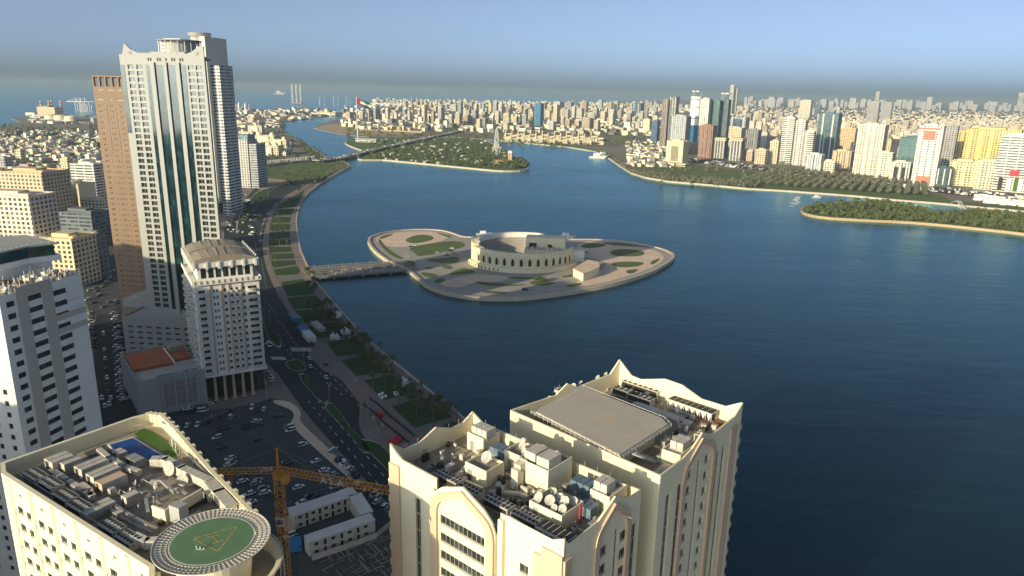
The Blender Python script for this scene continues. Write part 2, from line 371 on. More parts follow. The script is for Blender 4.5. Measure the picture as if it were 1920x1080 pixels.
# far shore: everything right of the creek and beyond the lagoon, out to the haze
farshore = PP('940,262.5 1000,269 1062.5,275 1113,283 1130,289 1147,300 1163.7,311.5 1183.4,324 1211.5,332.6 1253.7,339.7 1338,346.7 1400,353 1469,357 1587.5,365.5 1676,374 1765,381 1800,384.5 1920,395.5 2060,412')
isle_back = PP('587.5,239.8 608,245 634,250 665,254 700,257 760,258 830,256 900,260')
farland = [(9000, 1500), (9000, 14000)] + PP('2300,199 1700,192.4 1300,187.5 1180,190') + PP('1000,194 900,192.6 800,193 740,196 700,203 668,210 640,222 600,233')[0:8] + isle_back + farshore + [(1500, 900), (2600, 300)]
land('far_ground', farland, M['urban'])
ribbon(farshore, 2.5, WZ - 1, .5, 'promenade_edge', M['seawall'], off=-.8)
sheet('green_strip', smooth(farshore, False, 1) + [(p[0] + 6, p[1] + (70 if p[0] < 320 else 60)) for p in smooth(farshore, False, 1)][::-1], .05, M['grasslit'])
sheet('sand', PP('590,240 612,233 660,231 700,233 760,237 800,244 797,251 740,254 690,254 640,249.5 606,244'), .06, M['sand'])
wheel_isle = smooth(PP('646,265.8 650,271 663,276.5 676,281 684,284.5 672,293 671,299.7 700,299.7 723,299.7 760,303.5 842,311.4 900,317 935,320.5 970,320.5 988,319 990,312 975,300 955,290 942,280 930,272 905,262 860,258 800,257 740,257 690,258 660,261'), True, 1)
land('palm_island', wheel_isle, M['grasslit'], top=.3)
ribbon(wheel_isle, 2.5, WZ - 1, 1.0, 'island_seawall', M['seawall'], closed=True, off=-1)
grove = smooth(PP('1500,393 1507.4,401 1543,408 1617,412.5 1691,415.5 1750.5,420 1824.6,427.5 1920,438 2060,458 2060,425 1920,404 1854,399 1810,397 1762,401 1727,394 1680,382 1640,379 1580,379 1530,383 1508,387'), True, 1)
land('grove_island', grove, M['grasslit'], top=.3)
ribbon(grove, 3.0, WZ - 1, .9, 'grove_path', M['sand'], closed=True, off=-.5)
# amphitheatre island
isl = smooth(PP('688,449 698,467 714.7,481 730,491 750,500 769,510 783,523 803.6,538 826,546.5 853.6,553 888,558 915.6,559.5 971,559.5 1012.8,555.5 1054,550 1095.6,543.5 1137,535.5 1179,524.5 1220.6,511.5 1248,496.5 1262,486 1265,479 1256.7,472.5 1234.4,464.4 1199.7,457 1158,451.5 1129,449.5 1081.7,449 1040,448.5 980,444 925,441.5 888,445.5 866,444 852,438 833,432.8 805,430.3 763,430.8 721.7,435.5 700.8,441.5'), True, 1)
land('amphitheatre_island', isl, M['pavgrey'])
ribbon(isl, 2.6, WZ - 1, .9, 'island_edge', M['seawall'], closed=True, off=-.6)
def islet(s, z, m, name, it=2, grow=None): return sheet(name, smooth(PP(s), True, it), z, m)
islet('704,447 722,439 763,434 805,433.5 830,436 842,441 838,448 815,455 780,461 742,464 722,461 708,455', .06, M['pavtan'], 'plaza')
islet('757,451 772,443 788,440 805,441 815,446 808,451 790,455 772,457', .12, M['grasslit'], 'lawn')
islet('711,444 730,439 740,438 726,445 712,449', .12, M['grasslit'], 'lawn')
islet('815,435 830,438 850,444 843,446 828,441', .12, M['grasslit'], 'lawn')
islet('707,449 713,448 722,462 740,475 752,482 758,485 748,486 730,477 716,464', .12, M['grasslit'], 'lawn')
islet('763,466 800,458 845,452 868,453 874,462 850,468 800,479 782,481 778,474', .12, M['grasslit'], 'lawn')
islet('753,491 765,487 778,492 780,499 768,501 757,498', .12, M['grasslit'], 'lawn')
islet('797,487 830,484 861,480 862,493 830,494 808,491', .12, M['grasslit'], 'lawn')
islet('795,502 806,500 814,503 806,505 797,505', .12, M['grasslit'], 'lawn')
islet('828,498 842,498 851,502 845,505 832,503', .12, M['grasslit'], 'lawn')
islet('787,511 800,511 822,515 818,520 806,521 793,517', .12, M['grasslit'], 'lawn')
islet('840,513 868,501 880,505 895,511 870,514 846,516', .12, M['grasslit'], 'lawn')
islet('812,527 826,521 836,524 832,529 818,531', .12, M['grasslit'], 'lawn')
islet('820,534 838,525 880,515 925,515 960,520 945,527 915,530 890,528 862,541', .06, M['pavtan'], 'plaza')
islet('886,528 915,529 960,534 990,533 975,536 935,537 900,534', .12, M['grasslit'], 'lawn')
islet('903,545 930,546 956,549 945,551 905,549', .12, M['grasslit'], 'lawn')
islet('992,528 1020,525 1040,529 1036,534 1010,536 996,533', .12, M['grasslit'], 'lawn')
islet('945,519 990,520 1030,521 1000,524 965,523', .12, M['grasslit'], 'lawn')
islet('1061,535 1085,530 1093,533 1080,537 1063,539', .12, M['grasslit'], 'lawn')
islet('1085,455 1120,450 1160,455 1205,463 1235,472 1246,482 1240,492 1215,505 1180,517 1140,528 1100,537 1075,533 1100,517 1130,505 1138,493 1120,487 1085,480 1078,470', .06, M['pavtan'], 'plaza')
islet('1142,473 1152,468.5 1170,467 1190,468 1206,471.5 1210,475.5 1202,480 1180,481.5 1160,480.5 1148,478', .12, M['grasslit'], 'lawn')
islet('1143,494 1160,490.5 1205,491 1208,495 1195,500 1170,502 1155,500', .12, M['grasslit'], 'lawn')
islet('1219,491 1238,483 1235,490 1220,498', .12, M['grasslit'], 'lawn')
islet('1171,507 1200,504 1190,512 1178,514', .12, M['grasslit'], 'lawn')
islet('1085,462 1105,455 1140,458 1130,463 1100,466', .12, M['grasslit'], 'lawn')
islet('1126,454 1160,455 1200,461 1215,464 1180,462 1140,459', .12, M['grasslit'], 'lawn')
islet('1080,472 1095,471 1108,474 1090,475', .12, M['grasslit'], 'lawn')
islet('1053,518 1075,514 1088,515 1075,519 1056,521', .12, M['grasslit'], 'lawn')

# corniche: boulevard, promenade, lawns
road = PP('583,640 562,612 541,585 522,555 510,530 500,505 494,480 492,455 496,430 503,405 515,385 538,365 570,349 600,333 640,309 632,305 590,316 520,336 478,352 462,372 452,395 440,410 420,430 420,470 440,520 470,600 480,660 520,700 540,728 560,757 590,795 640,850 690,905 740,955 800,1010 830,1000 800,960 760,905 725,868 703,843 677,812 672,790 676,760 652,728 640,712 603,692 578,665')
sheet('road', road, .04, M['asphalt'])
path_l = PP('640,309 600,333 570,349 538,365 515,385 503,405 496,430 492,455 494,480 500,505 510,530 522,555 541,585 562,612 583,640 603,670 645,718 677,757 720,805 760,850 830,930')
path_r = PP('645,312 612,333 580,350 548,368 523,384 511,403 505,428 503.6,455 505.6,484 512,513 522,530 542,563 563,597 583,623 607,644 637,678 665,705 680,718 717,750 760,790 793,817 850,870 900,915')
sheet('promenade', path_l + path_r[::-1], .16, M['paving'])
sea_l = PP('648,310 600,337 575,352 556,387 546,407 544.4,436 546,465 552,490 563,513 573,532 595,557 630,587 648,607 670,629 687,650 710,669 730,692 748,707 777,731 802,748 848,783 868,799 930,850 1000,905')
sea_r = [(q[0] - .3, q[1] - .3) for q in shore[:21]][::-1]
sheet('waterfront_walk', sea_l + [(10, 215), (75, 165)] + shore[0:20], .16, M['paving'])
lawn_l = PP('645,312 612,333 580,350 548,368 523,384 511,403 505,428 503.6,455 505.6,484 512,513 522,530 542,563 563,597 583,623 607,644 637,678 665,705 680,718 717,750 760,790 793,817 850,870 900,915')
sheet('cross_paths', lawn_l + sea_l[::-1], .08, M['pavdark'])
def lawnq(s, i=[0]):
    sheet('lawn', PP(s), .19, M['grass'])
for s in ('523,385 549,369 572,356 560,378 552,388 520,391', '518,394 551,391 546,403 512,404', '511,407 545,407 544,417 508,418', '507,421 543.5,420 543,431 505.5,432', '505,435 543.5,434 543.5,446 504,447',
          '504,450 544,449 545,459 504.5,460', '504.5,463 546,463 549,472 506,474', '506,477 551,475 552,484 507,487', '508,490 553,488 556,496 512,502', '513,506 557,499 563,508 560,514 518,517',
          '526,529 568,523 580,540 590,551 540,556', '538,559 592,554 600,561 606,572 603,577 551,580', '552,583 608,579 625,590 632,601 574,607', '577,611 632,604 648,613 665,628 590,636',
          '612,642 668,633 684,650 692,661 632,669', '640,676 694,664 708,674 722,692 726,699 668,705', '683,714 732,703 748,707 776,731 779,738 720,750', '735,763 790,746 803,748 847,782 778,803', '797,816 848,790 870,800 940,860 1000,910 900,905'):
    lawnq(s)
for s in ('555,703 575,698 590,745 618,750 607,762', '607,764 619,751 640,776 659,803 643,800 625,783', '625,784 660,803 680,826 700,850 678,850 663,820', '665,822 704,826 728,847 760,880 775,905 752,907 725,880',
          '484,560 498,590 512,630 530,645 524,655 505,640 492,600', '533,678 562,673 572,684 575,695 553,697 540,690', '506,627 517,622 531,637 520,641', '452,392 470,372 480,360 500,352 520,347 505,362 488,380 470,400 455,420 446,440 440,432'):
    pts = smooth(PP(s), True, 1); MB().prism(pts, .03, .17).build('verge', M['kerb'], kind='structure')
    c = (sum(p[0] for p in pts) / len(pts), sum(p[1] for p in pts) / len(pts))
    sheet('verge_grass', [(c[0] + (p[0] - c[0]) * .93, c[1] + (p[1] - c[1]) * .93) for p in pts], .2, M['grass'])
# side streets and car park
sheet('car_park', PP('290,760 330,762 420,752 500,745 540,752 552,765 560,790 600,830 650,880 700,935 745,985 790,1060 700,1200 500,1300 380,1100 300,900'), .045, M['lot'])
sheet('pavement', smooth(PP('512,750 540,752 556,762 566,775 560,787 580,808 615,840 660,888 712,935 700,938 640,885 596,846 560,812 543,795 552,782 548,770 530,762 512,756'), True, 1), .12, M['pavtan'])
sheet('forecourt', smooth(PP('385,770 440,765 500,752 525,735 530,722 520,710 505,705 500,735 450,748 390,757'), True, 1), .1, M['pavdark'])
sheet('street', PP('175,620 205,470 222,470 240,620 258,790 180,830'), .05, M['asphalt'])
sheet('street_lot', PP('150,545 190,470 210,430 232,560 205,590 170,590'), .052, M['lot'])
sheet('service_road', PP('258,790 385,772 510,752 500,742 380,760 258,770'), .06, M['asphalt'])
sheet('building_site', PP('560,1040 740,980 900,1300 560,1400'), .07, M['roofdark'])
sheet('lit_park_lawn', smooth(PP('490,322 520,312 560,306 600,303 645,303 654,312 628,325 600,340 575,350 540,341 500,334'), True, 1), .06, M['grasslit'])
sheet('sand_lot', smooth(PP('484,337 510,335 532,337 543,341 533,347 505,353 480,356'), True, 1), .08, M['sand'])
sheet('avenue', PP('470,300 520,300 570,302 620,298 645,296 650,300 620,304 560,308 500,318 470,320'), .05, M['asphalt'])
ln = MB()                     # lane lines, zebra crossings, parking bays
def dash(a, b, z=.07, w=.16, on=3, off=5):
    a = Vector(P(*a)); b = Vector(P(*b)); L = (b - a).length; d = (b - a) / L; n = Vector((-d.y, d.x)) * w; k = 0
    while k < L:
        e = min(k + on, L); q = [a + d * k - n, a + d * e - n, a + d * e + n, a + d * k + n]; ln.sheet([tuple(v) for v in q], z); k += on + off
for a, b in (((590, 740), (640, 800)), ((640, 800), (735, 910)), ((578, 752), (628, 812)), ((628, 812), (715, 915)), ((562, 700), (610, 712 + 60)), ((590, 690), (650, 748)), ((600, 684), (662, 745)), ((497, 560), (540, 625)), ((487, 470), (500, 545)), ((475, 440), (487, 500)), ((540, 625), (572, 668)), ((528, 640), (560, 690))): dash(a, b)
for i in range(12):
    x = 545 + i * 3.1; dash((x, 652), (x + 4.5, 659), w=.3, on=9, off=1)
for i in range(9):
    x = 508 + i * 3; dash((x, 669), (x + 5, 675), w=.3, on=9, off=1)
ln.build('road_markings', M['paint'], kind='structure')
ln = MB()
u = Vector(P(565, 800)) - Vector(P(540, 806)); u.normalize(); 
for (x0, y0, n, dx, dy) in ((440, 762, 22, -5.4, 2.2), (350, 800, 16, 6.4, 2.9), (430, 800, 14, 7, 3.4), (520, 790, 11, 6.8, 7.4), (560, 870, 12, 7, 8), (470, 880, 14, 7, 8.4), (400, 860, 12, 7, 8.2)):
    for i in range(n):
        a = Vector(P(x0 + dx * i, y0 + dy * i)); b = a + u * 4.6; nn_ = Vector((-u.y, u.x)) * .07
        ln.sheet([tuple(a - nn_), tuple(b - nn_), tuple(b + nn_), tuple(a + nn_)], .06)
ln.build('parking_bay_lines', M['line'], kind='structure')
# ================================================================ NEAR BUILDINGS
class Bld:                    # one building: walls with real recessed openings, windows as parts
    def __init__(b, name, loc, label, cat, group=None):
        b.root = thing(name, loc, label, cat, group); b.wall = MB(); b.win = []; b.trim = MB()
    def panel(b, F, s0, s1, z0, z1, ops=(), dep=.35, d=0.0, gm=None, mull=1, name='window'):
        ops = [(max(a, s0 + .02), min(c, s1 - .02), max(e, z0 + .02), min(f, z1 - .02)) for a, c, e, f in ops if c > s0 and a < s1 and f > z0 and e < z1]
        S = sorted({s0, s1} | {round(o[i], 3) for o in ops for i in (0, 1)}); Z = sorted({z0, z1} | {round(o[i], 3) for o in ops for i in (2, 3)})
        rows = []
        for j in range(len(Z) - 1):
            zc = (Z[j] + Z[j + 1]) / 2; run = None; act = [o for o in ops if o[2] < zc < o[3]]
            for i in range(len(S) - 1):
                scn = (S[i] + S[i + 1]) / 2
                hole = any(o[0] < scn < o[1] for o in act)
                if not hole and run is None: run = S[i]
                if hole and run is not None: rows.append((run, S[i], Z[j], Z[j + 1])); run = None
            if run is not None: rows.append((run, S[-1], Z[j], Z[j + 1]))
        for a, c, e, f in rows: b.wall.face([F.p(a, d, e), F.p(c, d, e), F.p(c, d, f), F.p(a, d, f)])
        for a, c, e, f in ops:
            q = d + dep
            b.wall.face([F.p(a, d, e), F.p(a, q, e), F.p(a, q, f), F.p(a, d, f)][::-1]); b.wall.face([F.p(c, d, e), F.p(c, d, f), F.p(c, q, f), F.p(c, q, e)][::-1])
            b.wall.face([F.p(a, d, e), F.p(c, d, e), F.p(c, q, e), F.p(a, q, e)][::-1]); b.wall.face([F.p(a, d, f), F.p(a, q, f), F.p(c, q, f), F.p(c, d, f)][::-1])
            b.win.append((F, a, c, e, f, q, gm or M['glassdark'], mull, name))
    def finish(b, wallmat, frame=None, limit=100, trimmat=None, wallname='wall'):
        w = b.wall.build(wallname, wallmat, b.root)
        if b.trim.v: b.trim.build('trim', trimmat or wallmat, b.root)
        fr = frame or M['metal']
        def size(q):
            F, a, c, e, f = q[:5]; p = F.p((a + c) / 2, 0, (e + f) / 2); dd = (p[0] ** 2 + p[1] ** 2 + (p[2] - CAMH) ** 2)
            v = (Vector((p[0], p[1], p[2] - CAMH))).normalized(); nrm = Vector((-F.n[0], -F.n[1], 0)); vis = -v.dot(nrm)
            dn = v.dot(FW); py = v.dot(UP) / max(dn, .05) * FPX; pxx = v.dot(RT) / max(dn, .05) * FPX
            off = 1 if (abs(pxx) < 1000 and abs(py) < 570 and vis > 0) else .0001
            return (c - a) * (f - e) * max(vis, .01) / dd * off
        b.win.sort(key=size, reverse=True)
        def put(mb, q):
            F, a, c, e, f, d, gm, mull, nm = q
            mb.k = 0; mb.face([F.p(a, d, e), F.p(c, d, e), F.p(c, d, f), F.p(a, d, f)])
            mb.k = 1; n = mull if isinstance(mull, int) else 1
            for i in range(1, n + 1):
                s = a + (c - a) * i / (n + 1); mb.box(F, s - .05, s + .05, d - .06, d - .003, e, f)
            if f - e > 4:
                k = int((f - e) / 3.3)
                for i in range(1, k + 1):
                    z = e + i * 3.3
                    if z < f - .3: mb.box(F, a, c, d - .07, d - .004, z - .22, z + .1)
            else: mb.box(F, a, c, d - .06, d - .004, e, e + .1)
        for q in b.win[:limit]:
            mb = MB(); put(mb, q); pa = MB(); fa = MB()
            for f_, mi_ in zip(mb.f, mb.mi): (fa if mi_ else pa).face([mb.v[i] for i in f_])
            w_o = pa.build(q[8], q[6], b.root); fa.build('frame', fr, w_o)
        rest = {}
        for q in b.win[limit:]: rest.setdefault(q[6].name, []).append(q)
        for k, L in rest.items():
            mb = MB()
            for q in L: put(mb, q)
            mb.build('window', [L[0][6], fr], b.root, kind='stuff')
        return b.root
def grid(cols, rows): return [(a, c, e, f) for a, c in cols for e, f in rows]
def rows(z, n, h=1.4, st=3.3): return [(z - h / 2 - i * st, z + h / 2 - i * st) for i in range(n)]
def item(name, mb, m, label, cat, group=None, base=None, kidlist=(), smooth=False):   # a loose thing standing on a roof or on the ground
    if not kidlist: return mb.build(name, m, base=base, label=label, cat=cat, group=group, smooth=smooth)
    r = thing(name, base, label, cat, group); mb.build(kidlist[0], m, r)
    for nm, mb2, m2 in kidlist[1:]: mb2.build(nm, m2, r)
    return r
def ac_bank(F, s, d, z, L, W, H, n, label, group, legs=.6, two=True):     # row of condensers with round fans on top
    c = F.p(s + L / 2, d + W / 2, z); r = thing('condenser_bank', c, label, 'air conditioner', group)
    b = MB().box(F, s, s + L, d, d + W, z + legs, z + legs + H)
    b.build('casing', M['acbox'], r)
    b = MB()
    for a in (s + .1, s + L / 2, s + L - .25):
        for q in (d + .05, d + W - .2): b.box(F, a, a + .15, q, q + .15, z, z + legs)
    b.build('stand', M['metal'], r)
    b = MB(); b.box(F, s + .15, s + L - .15, d - .02, d - .005, z + legs + .15, z + legs + H - .2); b.box(F, s + .15, s + L - .15, d + W + .005, d + W + .02, z + legs + .15, z + legs + H - .2)
    b.build('grille', M['black'], r)
    k = 2 if two else 1; rad = min(L / n, W / k) * .36
    for i in range(n):
        for j in range(k):
            p = F.p(s + L * (i + .5) / n, d + W * (j + .5) / k, 0)
            MB().cone(p, z + legs + H, z + legs + H + .12, rad, rad, 10).build('fan', M['black'], r)
    return r
def chiller(F, s, d, z, L, W, n, label, group=None):    # V-shaped coils under a fan deck
    r = thing('chiller', F.p(s + L / 2, d + W / 2, z), label, 'chiller', group)
    MB().box(F, s, s + L, d, d + W, z + 2.0, z + 2.25).build('deck', M['steelwhite'], r)
    b = MB().box(F, s, s + L, d, d + W, z + .3, z + .5)
    for i in range(n + 1):
        a = s + (L - .12) * i / n
        for q in (d, d + W - .12): b.box(F, a, a + .12, q, q + .12, z + .5, z + 2.0)
    b.build('frame', M['steelwhite'], r)
    b = MB()
    for i in range(n):
        a = s + L * i / n + .15; e = s + L * (i + 1) / n - .03; m_ = (a + e) / 2
        for q in (d + .02, d + W - .06):
            b.hexa([F.p(m_ - .05, q, z + .5), F.p(m_ + .05, q, z + .5), F.p(m_ + .05, q + .04, z + .5), F.p(m_ - .05, q + .04, z + .5), F.p(a, q, z + 2), F.p(e, q, z + 2), F.p(e, q + .04, z + 2), F.p(a, q + .04, z + 2)])
        
    b.build('coil_panel', M['steelwhite'], r)
    MB().box(F, s + .3, s + L - .3, d + .3, d + W - .3, z + .5, z + 1.9).build('core', M['black'], r)
    for i in range(n):
        p0, p1 = s + L * i / n + .1, s + L * (i + 1) / n - .1
        MB().box(F, p0, p1, d + .1, d + W - .1, z + 2.26, z + 2.32).build('fan', M['black'], r)
    return r
def dish(c, z, rad, az, el, label, group='satellite dishes on the roofs'):
    r = thing('satellite_dish', (c[0], c[1], z), label, 'satellite dish', group)
    b = MB(); d = Vector((sin(R(az)) * cos(R(el)), cos(R(az)) * cos(R(el)), sin(R(el)))); u = d.orthogonal().normalized(); v = d.cross(u)
    o = Vector((c[0], c[1], z + rad + .35)); rings = []
    for rr, dp in ((.0, .25), (.5, .19), (.85, .07), (1, 0)):
        rings.append([o - d * dp * rad + (u * cos(2 * pi * q / 14) + v * sin(2 * pi * q / 14)) * rad * max(rr, .02) for q in range(14)])
    for A, B in zip(rings, rings[1:]):
        for q in range(14): b.face([A[q], A[(q + 1) % 14], B[(q + 1) % 14], B[q]])
    b.build('reflector', M['dish'], r, smooth=True)
    b = MB().tube((c[0], c[1], z), tuple(o - d * rad * .25), .07, 5); b.tube(tuple(o - u * rad * .9), tuple(o + d * rad * .7), .03, 4); b.tube(tuple(o + u * rad * .9), tuple(o + d * rad * .7), .03, 4)
    b.build('mount', M['metal'], r)
    return r
def rail(mb, pts, z, h=1.1, r=.035, step=2.0, closed=False):
    q = pts + ([pts[0]] if closed else [])
    for a, b in zip(q, q[1:]):
        L = hypot(b[0] - a[0], b[1] - a[1]); n = max(1, int(L / step))
        for i in range(n): mb.tube((a[0] + (b[0] - a[0]) * i / n, a[1] + (b[1] - a[1]) * i / n, z), (a[0] + (b[0] - a[0]) * i / n, a[1] + (b[1] - a[1]) * i / n, z + h), r, 4)
        for k in (1, .5): mb.tube((*a[:2], z + h * k), (*b[:2], z + h * k), r, 4)
    return mb
def parapet(mb, F, prof, th=.35, d=0, zb=0):   # wall top with a profile [(s, z)...] from zb up
    for (s0, z0), (s1, z1) in zip(prof, prof[1:]):
        mb.hexa([F.p(s0, d, zb), F.p(s1, d, zb), F.p(s1, d + th, zb), F.p(s0, d + th, zb), F.p(s0, d, z0), F.p(s1, d, z1), F.p(s1, d + th, z1), F.p(s0, d + th, z0)])
def arch_trim(mb, F, sa, sb, z0, zs, zt, w=1.1, d=-.45, peak=None, th=.45):   # raised band that runs up both sides and meets in a pointed arch
    pk = peak if peak is not None else (sa + sb) / 2; n = 6
    def half(s0, sp, sg):
        out = [(s0, z0), (s0, zs)]; rr = (sp - s0) * .42; rz = (zt - zs) * .62
        for i in range(1, 5): a = pi / 2 * i / 4 * .8; out.append((s0 + rr * (1 - cos(a)), zs + rz * sin(a)))
        out.append((sp, zt)); return out
    o = half(sa, pk, 1); i_ = half(sa + w, pk, 1); i_ = [(s, z - (w * .9 if k > 1 else 0) * (k / len(i_))) for k, (s, z) in enumerate(i_)]
    for L in (lambda s: s, lambda s: 2 * pk - s if abs((sb - pk) - (pk - sa)) < .01 else pk + (pk - s) * (sb - pk) / (pk - sa)):
        for k in range(len(o) - 1):
            a, b_, c, e = o[k], o[k + 1], i_[k + 1], i_[k]
            q = [(L(a[0]), a[1]), (L(b_[0]), b_[1]), (L(c[0]), c[1]), (L(e[0]), e[1])]
            cen = sum((q[j][0] * q[(j + 1) % 4][1] - q[(j + 1) % 4][0] * q[j][1]) for j in range(4))
            if cen < 0: q = q[::-1]
            mb.hexa([F.p(s, d + th, z) for s, z in q] + [F.p(s, d, z) for s, z in q])

# ---------------------------------------------------------------- C: cream tower in the foreground centre
def roofbits(F, rects, z, label, group):
    pass
C = Bld('apartment_tower', (8.1, 88.6, 0), 'cream tower with pointed arch gables, water tanks and fan banks on its crowded roof', 'tower')
FC = Fr((8.1, 88.6), 131)                # s: -38 .. 0  (right end is the front corner)
FCr = Fr((8.1, 88.6), 41); LC, DC = 38.2, 20.7
S0 = -LC; off = 25.1                     # s measured earlier from -13.1 .. 25.1
g = lambda s: s - off
zr = 85.4                                # roof deck
wr = rows(82.4, 12, 1.9)
band = [(g(.9), g(10.8), 82.4 - 1.0 - i * 3.3 + .05, 82.4 + .85 - i * 3.3) for i in range(14)]
C.panel(FC, S0, g(-1.2), 0, 88.3, [(g(-6.6), g(-5.3), 40, 82.6)], gm=M['glassdark'])
C.panel(FC, g(-1.2), g(13.0), 0, 84.6, [(a, c, e, f) for a, c, e, f in band], d=-1.2, mull=9)
C.panel(FC, g(13.0), 0, 0, 88.2, grid([(g(17), g(18.7))], rows(80.6, 12, 1.7)))
for s in (g(-1.2), g(13.0)): C.wall.box(FC, s - .02 if s < g(0) else s - .0, s + .0 if s < g(0) else s + .02, -1.2, .1, 0, 84.6)
C.wall.box(FC, g(-1.9), g(-1.25), -.55, .0, 0, 86.5); C.wall.box(FC, g(13.05), g(14.0), -.7, .0, 0, 87.4)
rc = [(10.8 + 0, 0)]
wc = grid([(9.2, 11.4), (15.0, 17.0)], rows(81.9, 12, 1.9)) + [(13.4, 14.2, 40, 84.2), (18.4, 19.9, 40, 82.6)]
C.panel(FCr, 0, DC, 0, 88, wc)
FCb = Fr(FCr.p(DC, 0, 0)[:2], 311); FCl = Fr(FC.p(S0, 0, 0)[:2], 221)
C.panel(FCb, 0, LC, 0, 88, grid([(4, 5.2), (9, 10.2)], rows(84.5, 1, 1.4)))
FCl = Fr(FC.p(S0, DC, 0)[:2], 221)
C.panel(FCl, 0, DC, 0, 88)
C.wall.face([FC.p(S0, 0, zr), FC.p(0, 0, zr), FC.p(0, DC, zr), FC.p(S0, DC, zr)])
parapet(C.wall, FC, [(S0, 90.4), (S0 + 1.6, 89.2), (S0 + 3.2, 88.4), (g(-2.9), 88.3), (g(-1.2), 88.3)], d=.003, zb=zr)
parapet(C.wall, FC, [(g(-1.2), 85.0), (g(-.5), 86.8), (g(1.3), 88.3), (g(6), 90.2), (g(10.6), 88.1), (g(12.3), 86.6), (g(13), 84.9)], d=-1.2, zb=84.6)
parapet(C.wall, FC, [(g(13), 87.8), (g(14.6), 88.2), (g(22), 87.9), (g(22.7), 88.0), (0, 89.2)], d=.003, zb=zr)
parapet(C.wall, FCr, [(.35, 88.7), (1.5, 87.6), (8.5, 87.9), (13, 90.2), (17, 88.1), (DC, 88)], d=.003, zb=zr)
parapet(C.wall, FCb, [(.35, 88), (3, 88), (LC - 3, 88), (LC, 89.6)], d=.003, zb=zr)
parapet(C.wall, FCl, [(.35, 89.6), (3, 88.2), (6, 88.2), (10, 89.8), (14, 88.2), (17.5, 88.2), (DC - .4, 90.2)], d=.003, zb=zr)
arch_trim(C.trim, FC, g(-1.15), g(12.95), 30, 83.6, 89.6, w=1.5, d=-1.65, peak=g(6))
arch_trim(C.trim, FC, g(19.6), g(19.6) + 10.8, 30, 83.6, 86.6, w=1.1, d=-.4, peak=g(25.0))if False else None
C.trim.box(FC, S0 - .02, S0 + 2.6, -.35, -.003, 30, 87.0); C.trim.box(FC, g(19.8), 0, -.35, -.003, 30, 84.8); C.trim.box(FC, g(21.3), 0, -.34, -.003, 84.8, 86.4)
arch_trim(C.trim, FCr, 7.6, 17.6, 30, 83.2, 89.3, w=1.2, d=-.45)
C.trim.box(FCr, .0, 1.6, -.35, -.003, 30, 85.6)
C.finish(M['cream'], trimmat=M['cream_trim'])
for i in range(13):          # balconies on the far left side
    mb = MB(); z = 81.5 - i * 3.3; mb.box(FCl, DC - 5.2, DC - .6, -1.5, -.01, z, z + .2); mb.box(FCl, DC - 5.2, DC - .6, -1.5, -1.35, z + .2, z + 1.3); mb.box(FCl, DC - .75, DC - .6, -1.35, -.01, z + .2, z + 1.3); mb.box(FCl, DC - 5.2, DC - 5.05, -1.35, -.01, z + .2, z + 1.3)
    mb.build('balcony', M['cream'], C.root)
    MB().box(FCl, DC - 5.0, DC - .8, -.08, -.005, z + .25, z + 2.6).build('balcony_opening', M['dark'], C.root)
MB().sheet([FC.p(S0 + .4, .4, 0)[:2], FC.p(-.4, .4, 0)[:2], FC.p(-.4, DC - .4, 0)[:2], FC.p(S0 + .4, DC - .4, 0)[:2]], zr + .02).build('roof_deck', M['roof'], C.root)
# roof clutter of C: positions measured on the roof deck
def loc(F, x, y, z):
    q = P(x, y, z); dx, dy = q[0] - F.O[0], q[1] - F.O[1]; return (dx * F.t[0] + dy * F.t[1], dx * F.n[0] + dy * F.n[1])
ac_bank(FC, g(-4.6), 2.2, zr, 5.6, 1.9, 1.3, 7, 'double row of fan units at the left end of the cream roof edge', 'condenser banks on the cream tower', two=True)
ac_bank(FC, g(1.6), 2.0, zr, 4.4, 1.9, 1.3, 5, 'shorter double row of fan units behind the pointed gable of the cream tower', 'condenser banks on the cream tower')
ac_bank(FC, g(7.2), 2.2, zr, 5.2, 2.1, 1.3, 6, 'double row of fan units in the middle of the cream roof edge', 'condenser banks on the cream tower')
ac_bank(FC, g(13.0), 2.2, zr, 5.4, 2.1, 1.3, 7, 'double row of fan units beside the white chiller on the cream roof', 'condenser banks on the cream tower')
chiller(FC, g(18.4), 1.6, zr, 6.0, 2.4, 6, 'white framed chiller with black V shaped openings at the roof corner of the cream tower')
def room(F, s0, s1, d0, d1, z0, z1, label, par=.5, name='rooftop_room', m='cream', cat='roof room', group=None, door=True):
    r = thing(name, F.p((s0 + s1) / 2, (d0 + d1) / 2, z0), label, cat, group)
    b = MB(); b.box(F, s0, s1, d0, d1, z0, z1)
    for a in ((s0, s1, d0, d0 + .2), (s0, s1, d1 - .2, d1), (s0, s0 + .2, d0 + .2, d1 - .2), (s1 - .2, s1, d0 + .2, d1 - .2)): b.box(F, *a, z1 - .01, z1 + par)
    b.build('wall', M[m], r)
    MB().box(F, s0 + .21, s1 - .21, d0 + .21, d1 - .21, z1 - .2, z1 + .02).build('roof', M['roof'], r)
    if door: MB().box(F, s0 + .8, s0 + 1.7, d0 - .05, d0 - .003, z0, z0 + 2.1).build('door', M['metal'], r)
    return r
room(FC, g(-1.6), g(3.4), 7.0, 11.5, zr, zr + 2.6, 'small parapeted cream stair room with one dish on top, left side of the cream roof')
room(FC, g(-8.6), g(-4.5), 14.6, 19.0, zr, zr + 3.0, 'cream tank room in the rear left roof corner carrying a white tank cluster')
room(FC, g(6.0), g(12.6), 12.0, 18.6, zr, zr + 4.2, 'tall cream plant room in the middle of the cream roof')
room(FC, g(1.2), g(5.6), 14.0, 19.0, zr, zr + 3.2, 'cream plant room with dishes on its roof near the rear parapet')
room(FC, g(14.0), g(20.4), 5.6, 11.2, zr, zr + 1.9, 'low parapeted deck crowded with satellite dishes on the cream roof', par=.9)
